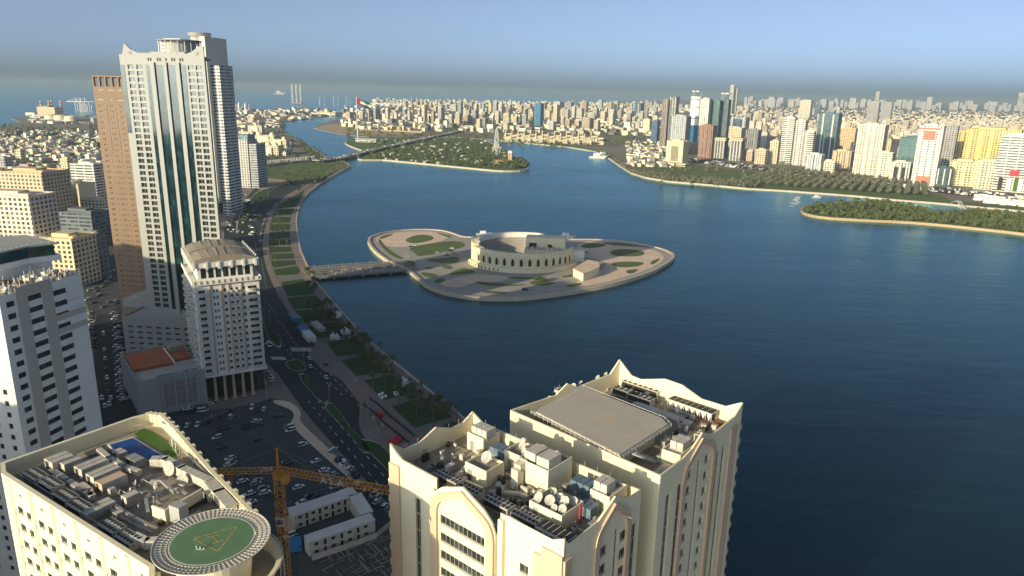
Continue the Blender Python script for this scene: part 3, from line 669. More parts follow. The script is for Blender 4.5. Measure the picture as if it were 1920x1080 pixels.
room(FC, g(19.5), g(23.2), 14.2, 19.4, zr, zr + 3.0, 'cream tank room at the right gable carrying white water tanks', par=.3)
def tanks(F, s, d, z, n, m, L=1.3, W=1.3, H=1.7, label='', group=None, k=2):
    r = thing('water_tank_cluster', F.p(s + n * L / 2, d + W * k / 2, z), label, 'water tank', group)
    for i in range(n):
        for j in range(k):
            a = s + i * L; q = d + j * W; b = MB().box(F, a + .06, a + L - .06, q + .06, q + W - .06, z + .25, z + H)
            for h in (.33, .66): b.box(F, a + .02, a + L - .02, q + .02, q + W - .02, z + .25 + (H - .25) * h - .05, z + .25 + (H - .25) * h + .05)
            b.build('tank', M[m], r)
    MB().box(F, s, s + n * L, d, d + W * k, z, z + .24).build('plinth', M['metal'], r)
    return r
tanks(FC, g(-8.2), 15.2, zr + 3.03, 3, 'acbox', label='white tank cluster on the room in the rear left corner of the cream roof')
tanks(FC, g(-3.4), 15.0, zr, 3, 'tank', H=2.3, label='blue grey tank cluster by the rear left parapet of the cream roof')
tanks(FC, g(14.6), 15.4, zr, 3, 'tank', H=2.6, label='blue grey tank cluster by the rear parapet near the dishes')
tanks(FC, g(19.7), 14.7, zr + 3.03, 2, 'acbox', label='white water tanks on the room beside the right gable')
tanks(FC, g(19.6), 10.6, zr, 2, 'tank', H=2.2, label='low blue grey tanks by the right hand parapet of the cream roof')
MB().box(FC, g(6.6), g(9.0), 13, 16.4, zr + 4.5, zr + 6.0).build('cooling_unit', M['acbox'], base=FC.p(g(7.8), 14.7, zr + 4.2), label='left of two white cooling units on the tall plant room', cat='cooling unit')
MB().box(FC, g(9.6), g(12.2), 12.6, 16.0, zr + 4.5, zr + 6.2).build('cooling_unit', M['acbox'], base=FC.p(g(11), 14.3, zr + 4.2), label='right of two white cooling units on the tall plant room', cat='cooling unit')
def duct(F, pts, w_, h_, m, label, cat='duct', group=None, r0=None, name='duct'):
    b = MB()
    for (s0, d0, z0), (s1, d1, z1) in zip(pts, pts[1:]):
        a = Vector(F.p(s0, d0, z0)); c = Vector(F.p(s1, d1, z1)); dd = (c - a).normalized(); u = Vector((-dd.y, dd.x, 0)) if abs(dd.z) < .9 else Vector((F.t[0], F.t[1], 0))
        u.normalize(); v = dd.cross(u).normalized(); u *= w_ / 2; v *= h_ / 2
        b.hexa([tuple(a - u - v), tuple(a + u - v), tuple(a + u + v), tuple(a - u + v), tuple(c - u - v), tuple(c + u - v), tuple(c + u + v), tuple(c - u + v)])
    return b.build(name, M[m], base=F.p(*pts[0]), label=label, cat=cat, group=group)
duct(FC, [(g(7), 10.8, zr), (g(7), 10.8, zr + 3.6), (g(7), 12.6, zr + 4.0)], 1.5, 1.5, 'duct', 'thick cream duct bending over the front of the tall plant room')
duct(FC, [(g(5), 6, zr + .4), (g(9), 9, zr + .4), (g(13), 9.5, zr + .4)], .7, .5, 'duct', 'low duct crossing the shaded middle of the cream roof')
duct(FC, [(g(-3), 5.6, zr + .4), (g(3.6), 6, zr + .4)], .5, .4, 'metal', 'thin duct below the stair room on the cream roof')
for k, (s, d, rd, a, zz) in enumerate(((1.2, 9.3, 1.1, 225, 2.62), (14.9, 6.6, .95, 240, 1.92), (16.6, 7.4, .85, 200, 1.92), (17.2, 9.2, .75, 215, 1.92), (18.6, 8.6, .9, 235, 1.92), (19.4, 7.0, .7, 210, 1.92), (18.2, 6.5, .6, 225, 1.92), (19.3, 10.0, .7, 200, 1.92), (15.6, 9.6, .8, 245, 1.92), (3.2, 16.4, .7, 210, 3.22), (2.0, 18, .6, 230, 3.22), (4.8, 15.2, .6, 200, 3.22), (-2.6, 8, .6, 235, 0))):
    dish(FC.p(g(s), d, 0), zr + zz, rd, a, 38, 'white satellite dish on the roof of the cream gabled tower' if k else 'lone large satellite dish on the small stair room of the cream tower', 'satellite dishes on the cream roof' if k else None)
MB().box(FC, g(21.0), g(21.25), 9.2, 9.45, zr, zr + 3.4).build('sign_post', M['red'], base=FC.p(g(21), 9.3, zr), label='red and cream marker post on the cream roof near the dishes', cat='post')
for i, (s, d, l) in enumerate(((3, 11.8, 2.6), (9, 10.6, 1.8), (13.2, 12.2, 3.0), (17.5, 12.8, 2.4), (-5, 12, 2.2), (-6.5, 10.4, 1.6), (22, 7, 2.0), (-2, 13.4, 2.0), (12.8, 5.2, 1.5), (21.8, 11.4, 1.2))):
    b = MB().box(FC, g(s), g(s) + l * .55, d, d + .8, zr, zr + .5 + (i % 3) * .4); b.box(FC, g(s) + .1, g(s) + l * .55 - .1, d + .1, d + .7, zr + .5 + (i % 3) * .4, zr + .6 + (i % 3) * .4)
    b.build('roof_vent_box', M['acbox' if i % 2 else 'metal'], base=FC.p(g(s), d, zr), label='small metal vent box on the roof deck of the cream tower', cat='vent', group='vent boxes on the cream roof')
pb = MB(); prnd = random.Random(3)
for i in range(14):
    s = prnd.uniform(-9, 22); d = prnd.uniform(5, 19); pb.tube(FC.p(g(s), d, zr + .25), FC.p(g(s) + prnd.choice((prnd.uniform(2, 6), 0)), d + prnd.choice((0, prnd.uniform(1, 4))), zr + .25), .09, 5)
pb.build('pipework', M['metal'], base=FC.p(g(8), 9, zr), label='thin service pipes running across the cream tower roof', cat='pipes')
b = MB()
for q in range(14): b.tube(FC.p(S0 + 2.6 * q + 1, DC - .2, 88), FC.p(S0 + 2.6 * q + 1, DC - .2, 89), .05, 4)
for q in range(7): b.tube(FCl.p(1.5 + 2.6 * q, .2, 88), FCl.p(1.5 + 2.6 * q, .2, 89.3), .05, 4)
b.build('parapet_lamp_posts', M['metal'], C.root)

# ---------------------------------------------------------------- D: cream tower behind with the square helipad
D = Bld('apartment_tower', (25.6, 108.6, 0), 'cream tower standing over the lagoon with a raised square helipad and chillers on its roof', 'tower')
FD = Fr((25.6, 108.6), 134); FDr = Fr((25.6, 108.6), 39); WD, ED = 35.4, 35.0
def dp(s, d): return FD.p(s, d, 0)
Dpoly = [FD.p(-WD, 0, 0)[:2], FD.p(0, 0, 0)[:2], FDr.p(ED, 0, 0)[:2]]
Dback = (25.1, 155.2)
D.panel(FD, -WD, 0, 0, 88, [(-20.9, -19.6, 84.6, 85.9), (-17.4, -16.1, 84.6, 85.9), (-8.8, -7.6, 80, 81.6)])
D.panel(FDr, 0, ED, 0, 87.6, grid([(10.7, 12.7), (18.1, 20.1)], rows(80.0, 18, 1.8)) + [(18.1, 20.1, 82.6, 84.4), (10.7, 12.7, 82.4, 84.2), (2.8, 4.6, 30, 83), (7.2, 9.0, 30, 83), (15.1, 16.3, 30, 85.4), (23.7, 25.0, 30, 83), (26.2, 27.8, 30, 83)])
FDb = Fr(Dpoly[2], math.degrees(atan2(Dback[0] - Dpoly[2][0], Dback[1] - Dpoly[2][1]))); LB = hypot(Dback[0] - Dpoly[2][0], Dback[1] - Dpoly[2][1])
FDl = Fr(Dback, math.degrees(atan2(Dpoly[0][0] - Dback[0], Dpoly[0][1] - Dback[1]))); LL = hypot(Dback[0] - Dpoly[0][0], Dback[1] - Dpoly[0][1])
D.panel(FDb, 0, LB, 0, 87.6); D.panel(FDl, 0, LL, 0, 87.6)
zd = 84.6
D.wall.face([(*Dpoly[0], zd), (*Dpoly[1], zd), (*Dpoly[2], zd), (*Dback, zd)])
parapet(D.wall, FD, [(-WD, 88.1), (0, 88.1)], d=.003, zb=zd)
parapet(D.wall, FDr, [(.35, 88.1), (8.4, 87.8), (12, 88.3), (16, 90.0), (21, 87.8), (31, 87.8), (ED, 89.6)], d=.003, zb=zd)
parapet(D.wall, FDb, [(.4, 89.6), (3.5, 87.8), (LB * .3, 87.8), (LB * .46, 89.6), (LB * .6, 89.8), (LB * .8, 88), (LB - 3.5, 88.2), (LB, 91.2)], d=.003, zb=zd)
parapet(D.wall, FDl, [(.4, 91.2), (3.4, 88.4), (LL * .42, 88.1), (LL * .52, 89.8), (LL * .62, 88), (LL, 88.2)], d=.003, zb=zd)
arch_trim(D.trim, FDr, 8.6, 22.6, 30, 83.0, 89.2, w=1.3, d=-.45, peak=15.6)
D.trim.box(FDr, 29.6, 32.6, -.35, -.003, 30, 85.8); 
for i in range(15):
    z = 83.0 - i * 3.3; D.trim.box(FDr, ED + .02, ED + 1.5, .2, 4.6, z, z + 1.3)
D.finish(M['cream'], trimmat=M['cream_trim'])
MB().sheet([(x * .97 + 24.8 * .03, y * .97 + 133 * .03) for x, y in (*Dpoly, Dback)], zd + .02).build('roof_deck', M['roof'], D.root)
# raised helipad deck
r = thing('helipad', FD.p(-14, 9, zd), 'pale square helipad on a raised drum wall with a faded triangle and H', 'helipad')
hp = [P(1005, 771, 89.0), P(1162, 852, 89.0), P(1252, 795, 89.0), P(1240, 783, 89.0), P(1095, 726, 89.0)]
MB().prism(hp, 88.5, 89.0, bottom=True).build('deck', M['pad'], r)
cxh = (sum(p[0] for p in hp) / 5, sum(p[1] for p in hp) / 5)
inn = [(cxh[0] + (p[0] - cxh[0]) * .8, cxh[1] + (p[1] - cxh[1]) * .8) for p in hp]
MB().prism(inn, zd, 88.49).build('support_wall', M['cream'], r)
def strip(mb, a, b, w_, z):
    dx, dy = b[0] - a[0], b[1] - a[1]; l = hypot(dx, dy); nx, ny = -dy / l * w_ / 2, dx / l * w_ / 2
    mb.sheet([(a[0] + nx, a[1] + ny), (b[0] + nx, b[1] + ny), (b[0] - nx, b[1] - ny), (a[0] - nx, a[1] - ny)], z)
mk = MB(); tr = [P(1115, 795, 89), P(1128, 776, 89), P(1158, 783, 89)]
for a, b_ in ((0, 1), (1, 2), (2, 0)): strip(mk, tr[a], tr[b_], .28, 89.012)
H_ = [P(1128, 793, 89), P(1142, 782, 89), P(1136, 797, 89), P(1150, 786, 89)]
strip(mk, H_[0], H_[1], .25, 89.016); strip(mk, H_[2], H_[3], .25, 89.016); strip(mk, P(1135, 787.5, 89), P(1143, 791.5, 89), .25, 89.02)
sq = [(cxh[0] + (p[0] - cxh[0]) * .72, cxh[1] + (p[1] - cxh[1]) * .72) for p in hp]
for i in range(5): strip(mk, sq[i], sq[(i + 1) % 5], .12, 89.01)
mk.build('marking', M['cream_trim'], r)
rb = MB(); out = [(cxh[0] + (p[0] - cxh[0]) * 1.07, cxh[1] + (p[1] - cxh[1]) * 1.07) for p in hp]
rail(rb, out, 88.3, .8, .04, 1.2, True)
for i in range(5):
    a, b_ = hp[i], hp[(i + 1) % 5]; c, e = out[i], out[(i + 1) % 5]; n = int(hypot(b_[0] - a[0], b_[1] - a[1]) / .9)
    for k in range(n + 1): rb.tube((a[0] + (b_[0] - a[0]) * k / n, a[1] + (b_[1] - a[1]) * k / n, 88.8), (c[0] + (e[0] - c[0]) * k / n, c[1] + (e[1] - c[1]) * k / n, 88.7), .03, 4)
rb.build('safety_railing', M['steelwhite'], r)
sb = MB(); a0 = P(1185, 850, 88.9); a1 = P(1225, 868, zd)
for k in range(12):
    t_ = k / 11; sb.box(Fr((a0[0] + (a1[0] - a0[0]) * t_, a0[1] + (a1[1] - a0[1]) * t_), 134), 0, .35, 0, 1.1, 88.7 + (zd - 88.7) * t_, 88.8 + (zd - 88.7) * t_)
sb.tube((*a0, 89.8), (*a1, zd + 1), .05, 4); sb.build('stair', M['steelwhite'], r)
def at_px(F, x, y, z): q = P(x, y, z); s, d = loc(F, x, y, z); return s, d
room(FDr, 9.2, 14.6, .9, 4.6, zd, zd + 3.0, 'cream tank room under the right gable of the helipad tower', par=.25)
tanks(FDr, 10.6, 1.2, zd + 3.03, 3, 'acbox', L=1.2, label='white tanks on the room under the right gable of the helipad tower', k=2)
tanks(FDr, 4.2, 1.0, zd, 4, 'acbox', L=1.1, H=1.2, label='low white tanks beside the steel stair of the helipad tower', k=2)
tanks(FDr, 1.2, 2.2, zd, 2, 'tank', L=1.3, H=1.0, label='blue tanks in the front corner of the helipad tower roof', k=2)
s1, d1 = loc(FDr, 1255, 745, zd + 2)
chiller(FDr, 24.5, 4.0, zd, 3.0, 9.5, 3, 'white framed chiller with dark fan deck near the right corner of the helipad tower') if False else chiller(Fr(P(1252, 748, zd + 2.2), 134 - 180 + 180), 0, 0, zd, 10.5, 2.4, 8, 'long white chiller with V shaped coils at the far right of the helipad tower')
for k, (x, y, L, lab) in enumerate(((1165, 714, 9.5, 'rearmost long condenser row on the helipad tower'), (1148, 727, 6.5, 'condenser row beside the rear helipad edge'), (1175, 738, 6.0, 'middle condenser row behind the helipad'))):
    ac_bank(Fr(P(x, y, zd + 2), 132), 0, 0, zd, L, 2.0, 1.5, int(L / 1.2), lab, 'condenser rows behind the helipad')
pb = MB(); q0 = Fr(P(1215, 760, zd + 1), 134)
for k in range(4): pb.tube(q0.p(-3, -k * .55, zd + .9), q0.p(11, -k * .55, zd + .9), .16, 6)
for k in range(5): pb.tube(q0.p(-2 + k * 3, -2, zd), q0.p(-2 + k * 3, -2, zd + 1.6), .06, 4); pb.tube(q0.p(-2 + k * 3, .3, zd), q0.p(-2 + k * 3, .3, zd + 1.6), .06, 4)
pb.build('pipe_rack', M['steelwhite'], base=q0.p(3, 0, zd), label='white pipe rack running between helipad and long chiller', cat='pipes')
for k, (x, y) in enumerate(((1060, 735), (1075, 728), (1030, 752), (1045, 744), (1120, 712), (1135, 706), (1088, 722))):
    dish(P(x, y, zd + .5), zd, .7, 215 + 9 * k, 35, 'white satellite dish along the rear left edge of the helipad tower', 'satellite dishes on the helipad tower')
room(FD, -31.5, -27.0, 8.6, 13, zd, zd + 2.2, 'small cream roof room at the rear left of the helipad', par=.4) if False else None
tanks(Fr(P(1065, 745, zd + 1), 134), 0, 0, zd, 3, 'acbox', L=1.2, H=1.5, label='white tank group near the left gable of the helipad tower')
ob = MB().box(Fr(P(1300, 790, zd), 134), 0, 5, 0, 3.4, zd, zd + .5); ob.build('roof_hatch', M['rust'], base=(*P(1300, 790, zd), zd), label='rust red roof hatch near the right corner of the helipad tower', cat='hatch')

def clutter(poly_px, z, n, seed, lab, group):       # small plant boxes with feet, caps and a stub pipe
    rn = random.Random(seed); xs = [p[0] for p in poly_px]; ys = [p[1] for p in poly_px]
    k = 0
    while k < n:
        x, y = rn.uniform(min(xs), max(xs)), rn.uniform(min(ys), max(ys)); c = False
        for i in range(len(poly_px)):
            a, b = poly_px[i], poly_px[i - 1]
            if (a[1] > y) != (b[1] > y) and x < (b[0] - a[0]) * (y - a[1]) / (b[1] - a[1]) + a[0]: c = not c
        if not c: continue
        k += 1; q = P(x, y, z); F = Fr(q, 131 + rn.choice((0, 90))); L, W, H = rn.uniform(.5, 1.8), rn.uniform(.4, 1.0), rn.uniform(.4, 1.4)
        kinds = rn.choice(('box', 'box', 'dish', 'split', 'pipe')); r = thing('roof_unit', (*q, z), lab + {'box': ', boxed type', 'dish': ', drum type', 'split': ', fan type', 'pipe': ', piped type'}[kinds], 'roof unit', group)
        mm = M[rn.choice(('acbox', 'metal', 'duct', 'acbox', 'steelwhite', 'black'))]
        if kinds == 'dish': MB().cone(q, z + .2, z + .2 + H, W * .6, W * .6, 10).build('drum', mm, r)
        else: MB().box(F, 0, L, 0, W, z + .15, z + .15 + H).build('casing', mm, r)
        if kinds == 'split': MB().cone(F.p(L * .5, W * .5, 0)[:2], z + .15 + H, z + .25 + H, W * .4, W * .4, 10).build('fan', M['black'], r)
        b = MB(); b.tube(F.p(L, W * .5, z + .3), F.p(L + rn.uniform(.6, 3), W * .5, z + .3), .05, 4); b.tube(F.p(.1, .1, z), F.p(.1, .1, z + H + rn.uniform(.3, 1.2)), .04, 4)
        b.build('pipe', M['metal'], r)
clutter([(760, 870), (850, 800), (1180, 950), (1070, 1010), (860, 905)], zr, 74, 5, 'small machine, cream tower roof', 'small machines on the cream tower roof')
clutter([(985, 765), (1060, 722), (1180, 700), (1360, 790), (1240, 870), (1215, 870), (1270, 795), (1245, 770), (1095, 718), (1000, 768)], zd, 60, 6, 'small machine, helipad tower roof', 'small machines on the helipad tower roof')
# ---------------------------------------------------------------- A: cream building at the bottom left, green round helipad
FA = Fr((-83, 107), 123); za = 86.0; zda = 83.6
def Z3(x, y, z): return P(x / 3.177, 740 + y / 3.177, z)
hc = (-40.3, 85.7)
A0 = FA.p(-3.4, 0, 0)[:2]
backl = [(-88.3, 112.2), (-75.0, 131.2), (-72.6, 133.2), (-69.6, 132.6), (-64.6, 127.2), (-58.3, 119.9), (-51.0, 111.4), (-44.8, 104.8), (-39.5, 99.0)]
RD = 8.9
arc = [(hc[0] + RD * cos(R(a)), hc[1] + RD * sin(R(a))) for a in range(72, -150, -12)]
Apoly = [A0] + backl + arc[1:-1] + [FA.p(40.5, 0, 0)[:2]]
A_ = Bld('hotel_building', (-60, 105, 0), 'cream building with green round helipad and dark blue pool on its roof, bottom left', 'building')
ops = []
for k in range(6):
    s = .9 + k * 7.15; ops += grid([(s, s + 1.9), (s + 3.1, s + 5.0)], rows(80.6 if True else 0, 14, 1.5, 3.3))
    ops += grid([(s - 1.6, s - .9)], rows(79.5, 14, .8, 3.3))
ops2 = [(.3 + k * 7.15 + 2, .3 + k * 7.15 + 2.9, 83.5, 84.0) for k in range(6)]
A_.panel(FA, -3.4, 40.5, 0, za, ops + ops2, dep=.3)
ring = Apoly
def wallring(mb, pts, z0, z1, i0=0, i1=None):
    n = len(pts)
    for i in range(i0, n if i1 is None else i1):
        a, b = pts[i], pts[(i + 1) % n]
        mb.face([(b[0], b[1], z0), (a[0], a[1], z0), (a[0], a[1], z1), (b[0], b[1], z1)])
wallring(A_.wall, Apoly, 0, za, 0, 9 + 1)
A_.wall.face([(x, y, zda) for x, y in Apoly][::-1])
inn = []
cxa = sum(p[0] for p in Apoly) / len(Apoly); cya = sum(p[1] for p in Apoly) / len(Apoly)
n = len(Apoly)
for i in range(n):            # inner edge of the parapet
    a, b, c = Apoly[i - 1], Apoly[i], Apoly[(i + 1) % n]
    d1 = Vector((b[0] - a[0], b[1] - a[1])).normalized(); d2 = Vector((c[0] - b[0], c[1] - b[1])).normalized(); t_ = (d1 + d2).normalized(); nrm = Vector((t_.y, -t_.x)); k = .7 / max(.5, nrm.dot(Vector((d1.y, -d1.x))))
    inn.append((b[0] + nrm.x * k, b[1] + nrm.y * k))
for i in range(n):
    j = (i + 1) % n; a, b, c, e = Apoly[i], Apoly[j], inn[j], inn[i]
    A_.wall.face([(*a, za), (*e, za), (*c, za), (*b, za)][::1]); A_.wall.face([(*e, za), (*e, zda), (*c, zda), (*c, za)][::-1])
for k in range(7): A_.trim.cone(FA.p(-.6 + k * 7.15, .05, 0)[:2], 30, za - .25, .42, .42, 8)
for k in range(19):           # buttress caps along the back edge
    t_ = k / 18; i = 3 + int(t_ * 5.99); f = t_ * 5.99 - int(t_ * 5.99); a, b = Apoly[i], Apoly[i + 1]; x = a[0] + (b[0] - a[0]) * f; y = a[1] + (b[1] - a[1]) * f
    A_.trim.box(Fr((x, y), 135), -.45, .45, -.7, .5, za - 3, za + .05)
A_.finish(M['cream'], trimmat=M['cream'])
MB().sheet([(cxa + (x - cxa) * .965, cya + (y - cya) * .965) for x, y in Apoly], zda + .02).build('roof_deck', M['roof'], A_.root)
gb = MB(); arcw = arc[:]
for i in range(len(arcw) - 1):
    a, b = arcw[i], arcw[i + 1]; gb.face([(b[0], b[1], 0), (a[0], a[1], 0), (a[0], a[1], za - .6), (b[0], b[1], za - .6)])
gb.build('curved_glass_wall', M['glassteal'], A_.root)
gb = MB()
for i, a in enumerate(arcw):
    o_ = (hc[0] + (a[0] - hc[0]) * 1.012, hc[1] + (a[1] - hc[1]) * 1.012); gb.tube((*o_, 20), (*o_, za + .2), .09, 4)
for z in [za + .2 - 3.3 * k for k in range(18)]:
    for a, b in zip(arcw, arcw[1:]): gb.tube((hc[0] + (a[0] - hc[0]) * 1.012, hc[1] + (a[1] - hc[1]) * 1.012, z), (hc[0] + (b[0] - hc[0]) * 1.012, hc[1] + (b[1] - hc[1]) * 1.012, z), .11, 4)
gb.build('mullions', M['metal'], A_.root)
tr = MB()
track = [Vector(FA.p(s, 1.5, 0)[:2]) for s in (-2, 10, 22, 34)]
for off_ in (1.3, 2.2): tr.tube(FA.p(-2.6, off_, zda + 1.5), FA.p(33, off_, zda + 1.5), .09, 4)
for k in range(24): tr.tube(FA.p(-2.4 + k * 1.5, 1.3, zda), FA.p(-2.4 + k * 1.5, 1.3, zda + 1.5), .06, 4)
tr.build('facade_rail', M['metal'], A_.root)
# lattice canopy and ramp along the back edge
lt = MB(); bk = [Z3(x, y, za) for x, y in ((1020, 250), (1120, 350), (1240, 470), (1350, 580), (1440, 665))]
bk2 = [Z3(x, y, zda) for x, y in ((1010, 300), (1090, 420), (1200, 520), (1300, 600), (1400, 670))]
for q, z in ((bk, za - .2), (bk2, zda + .6)): lt.path([(*p, z) for p in q], .09, 4)
for i in range(4):
    for k in range(4):
        t_ = k / 4; a = tuple(bk[i][j] + (bk[i + 1][j] - bk[i][j]) * t_ for j in (0, 1)); b = tuple(bk2[i][j] + (bk2[i + 1][j] - bk2[i][j]) * t_ for j in (0, 1)); t2 = t_ + .25; c = tuple(bk2[i][j] + (bk2[i + 1][j] - bk2[i][j]) * t2 for j in (0, 1))
        lt.tube((*a, za - .2), (*b, zda + .6), .06, 4); lt.tube((*a, za - .2), (*c, zda + .6), .06, 4)
lt.build('lattice_screen', M['metal'], A_.root)
hr = thing('helipad', (hc[0], hc[1], zda), 'green round helipad with an ochre triangle and H, ringed by a brown grating', 'helipad')
zh = 90.0
MB().cone(hc, zda - .2, zh - .6, 4.6, 5.2, 32).build('drum', M['cream'], hr)
MB().cone(hc, zh - .6, zh, 5.4, 5.55, 56).build('deck', M['padgreen'], hr, smooth=False)
rm = MB()
for i in range(72):
    a = 2 * pi * i / 72; c_, s_ = cos(a), sin(a)
    rm.tube((hc[0] + 5.6 * c_, hc[1] + 5.6 * s_, zh - .1), (hc[0] + 7.5 * c_, hc[1] + 7.5 * s_, zh + .1), .05, 4)
for rr, w_ in ((5.75, .06), (6.4, .04), (7.0, .04), (7.55, .09)):
    rm.path([(hc[0] + rr * cos(2 * pi * i / 48), hc[1] + rr * sin(2 * pi * i / 48), zh - .1 + (rr - 5.6) * .1) for i in range(49)], w_, 4)
rm.build('safety_grating', M['acbox'], hr)
net = MB(); n_ = 72
for i in range(n_):
    a, b = 2 * pi * i / n_, 2 * pi * (i + 1) / n_
    net.face([(hc[0] + r_ * cos(t_), hc[1] + r_ * sin(t_), zh - .14 + (r_ - 5.6) * .1) for r_, t_ in ((5.6, a), (7.5, a), (7.5, b), (5.6, b))])
net.build('grating_panel', M['beige'], hr)
rg = MB()
for i in range(48):
    a, b = 2 * pi * i / 48, 2 * pi * (i + 1) / 48
    rg.face([(hc[0] + r_ * cos(t_), hc[1] + r_ * sin(t_), zh + .008) for r_, t_ in ((5.35, a), (5.53, a), (5.53, b), (5.35, b))])
rg.build('edge_ring', M['steelwhite'], hr)
mk = MB(); T3 = [P(362, 1010, zh), P(445, 987, zh), P(409, 1034, zh)]
def gapstrip(mb, a, b, w_, z, n=5):
    for i in range(n):
        t0, t1 = i / n + .02, (i + 1) / n - .02; strip(mb, tuple(a[j] + (b[j] - a[j]) * t0 for j in (0, 1)), tuple(a[j] + (b[j] - a[j]) * t1 for j in (0, 1)), w_, z)
for a, b in ((0, 1), (1, 2), (2, 0)): gapstrip(mk, T3[a], T3[b], .2, zh + .012)
h1, h2, h3, h4 = P(386, 1009, zh), P(411, 1003, zh), P(397, 1020, zh), P(421, 1013, zh)
strip(mk, h1, h2, .2, zh + .016); strip(mk, h3, h4, .2, zh + .016); strip(mk, tuple((h1[j] + h2[j]) / 2 for j in (0, 1)), tuple((h3[j] + h4[j]) / 2 for j in (0, 1)), .2, zh + .02)
mk.build('marking', M['padline'], hr)
hm = thing('mast', (*Z3(1210, 1075, 86), 84), 'short white antenna mast with a bracket at the edge of the green helipad', 'mast')
q = Z3(1210, 1075, 86); b = MB().tube((*q, 84), (*q, 90.4), .07, 5); b.tube((q[0] - .5, q[1], 90), (q[0] + .5, q[1], 90), .05, 4); b.tube((q[0] - .5, q[1], 89.4), (q[0] - .5, q[1], 90.6), .05, 4); b.tube((q[0] + .5, q[1], 89.4), (q[0] + .5, q[1], 90.3), .05, 4)
b.build('pole', M['steelwhite'], hm)
# pool, turf
pl = thing('swimming_pool', (*Z3(820, 320, zda), zda), 'dark blue swimming pool with a pale rim on the roof', 'pool')
pts = [Z3(x, y, zda + .4) for x, y in ((640, 292), (790, 248), (978, 362), (972, 395), (820, 380), (700, 352))]
MB().prism(pts, zda, zda + .3).build('rim', M['steelwhite'], pl)
c = (sum(p[0] for p in pts) / 6, sum(p[1] for p in pts) / 6)
MB().sheet([(c[0] + (p[0] - c[0]) * .93, c[1] + (p[1] - c[1]) * .93) for p in pts], zda + .31).build('water_surface', M['pool'], pl)
MB().prism([Z3(x, y, zda) for x, y in ((800, 238), (850, 205), (905, 222), (1015, 292), (1068, 335), (1040, 395), (990, 380), (985, 352))], zda, zda + .12).build('roof_lawn', M['turf'], base=(*Z3(930, 300, zda), zda), label='bright green roof lawn wrapped round the corner of the pool', cat='lawn')
MB().prism([Z3(x, y, zda) for x, y in ((500, 350), (620, 300), (690, 370), (560, 400))], zda, zda + .1).build('roof_terrace', M['roofdark'], base=(*Z3(560, 350, zda), zda), label='dark roof terrace left of the pool', cat='terrace')
MB().hexa([(*Z3(x, y, zda + 2.4), zda + 2.4) for x, y in ((770, 185), (880, 160), (920, 170), (905, 188))] + [(*Z3(x, y, zda + 2.6), zda + 2.6) for x, y in ((770, 185), (880, 160), (920, 170), (905, 188))]).build('canopy', M['tan'], base=(*Z3(850, 180, zda), zda), label='thin beige canopy slab behind the roof lawn', cat='canopy')
# plant
def LAs(x, y, z): q = Z3(x, y, z); return loc(FA, q[0], q[1], z) if False else ((q[0] - FA.O[0]) * FA.t[0] + (q[1] - FA.O[1]) * FA.t[1], (q[0] - FA.O[0]) * FA.n[0] + (q[1] - FA.O[1]) * FA.n[1])
for k, (x, y, L, nf, lab) in enumerate(((140, 455, 4.6, 5, 'leftmost fan bank along the front roof edge of the helipad building'), (235, 505, 4.4, 5, 'second fan bank from the left along the front roof edge'), (320, 580, 4.2, 5, 'third fan bank from the left along the front roof edge'), (405, 640, 4.2, 5, 'fourth fan bank from the left along the front roof edge'), (590, 760, 4.2, 5, 'fan bank just left of the curved white duct by the green helipad'), (690, 830, 4.0, 5, 'fan bank nearest the green helipad'), )):
    s, d = LAs(x, y, zda + 1.9); ac_bank(FA, s, d - .3, zda, L, 2.3, 1.3, nf, lab, 'condenser banks on the helipad building', legs=.5)
def duct_px(pts, w_, h_, m, lab, z=zda + .8, **k):
    F0 = Fr((0, 0), 90); q = [Z3(x, y, z) for x, y in pts]
    b = MB()
    for a, c in zip(q, q[1:]):
        a3 = Vector((*a, z)); c3 = Vector((*c, z)); dd = (c3 - a3).normalized(); a3 -= dd * .1; c3 += dd * w_ * .35; u = Vector((-dd.y, dd.x, 0)) * w_ / 2; v = Vector((0, 0, h_ / 2))
        b.hexa([tuple(a3 - u - v), tuple(c3 - u - v), tuple(c3 + u - v), tuple(a3 + u - v), tuple(a3 - u + v), tuple(c3 - u + v), tuple(c3 + u + v), tuple(a3 - u + v)][0:0] or [tuple(a3 + u - v), tuple(a3 - u - v), tuple(c3 - u - v), tuple(c3 + u - v), tuple(a3 + u + v), tuple(a3 - u + v), tuple(c3 - u + v), tuple(c3 + u + v)])
        L = (c3 - a3).length; n = int(L / 1.3)
        for i in range(1, n):
            e = a3 + dd * (L * i / n); f = dd * .05; u2 = u * 1.06; v2 = v * 1.06
            b.hexa([tuple(e + u2 - v2 - f), tuple(e - u2 - v2 - f), tuple(e - u2 - v2 + f), tuple(e + u2 - v2 + f), tuple(e + u2 + v2 - f), tuple(e - u2 + v2 - f), tuple(e - u2 + v2 + f), tuple(e + u2 + v2 + f)])
    return b.build('duct', M[m], base=(*q[0], zda), label=lab, cat='duct', **k)
duct_px([(905, 400), (985, 398), (1080, 450), (1240, 525)], 1.5, 1.6, 'duct', 'wide ribbed duct curving from the pool along the back of the plant area', z=zda + 1.6)
duct_px([(1240, 525), (1300, 590), (1370, 670)], 1.8, 1.6, 'duct', 'wide ribbed duct stepping down toward the green helipad', z=zda + 1.5)
duct_px([(590, 330), (650, 380), (740, 430), (825, 462)], .9, .8, 'duct', 'straight pale duct running from the pool end to the middle of the plant', z=zda + 1.4)
duct_px([(305, 455), (400, 515), (500, 580), (550, 610)], 1.0, .9, 'duct', 'long pale duct beside the left fan banks', z=zda + .9)
duct_px([(540, 610), (540, 575), (490, 540)], .8, .9, 'duct', 'elbow of duct at the end of the left fan banks', z=zda + .9)
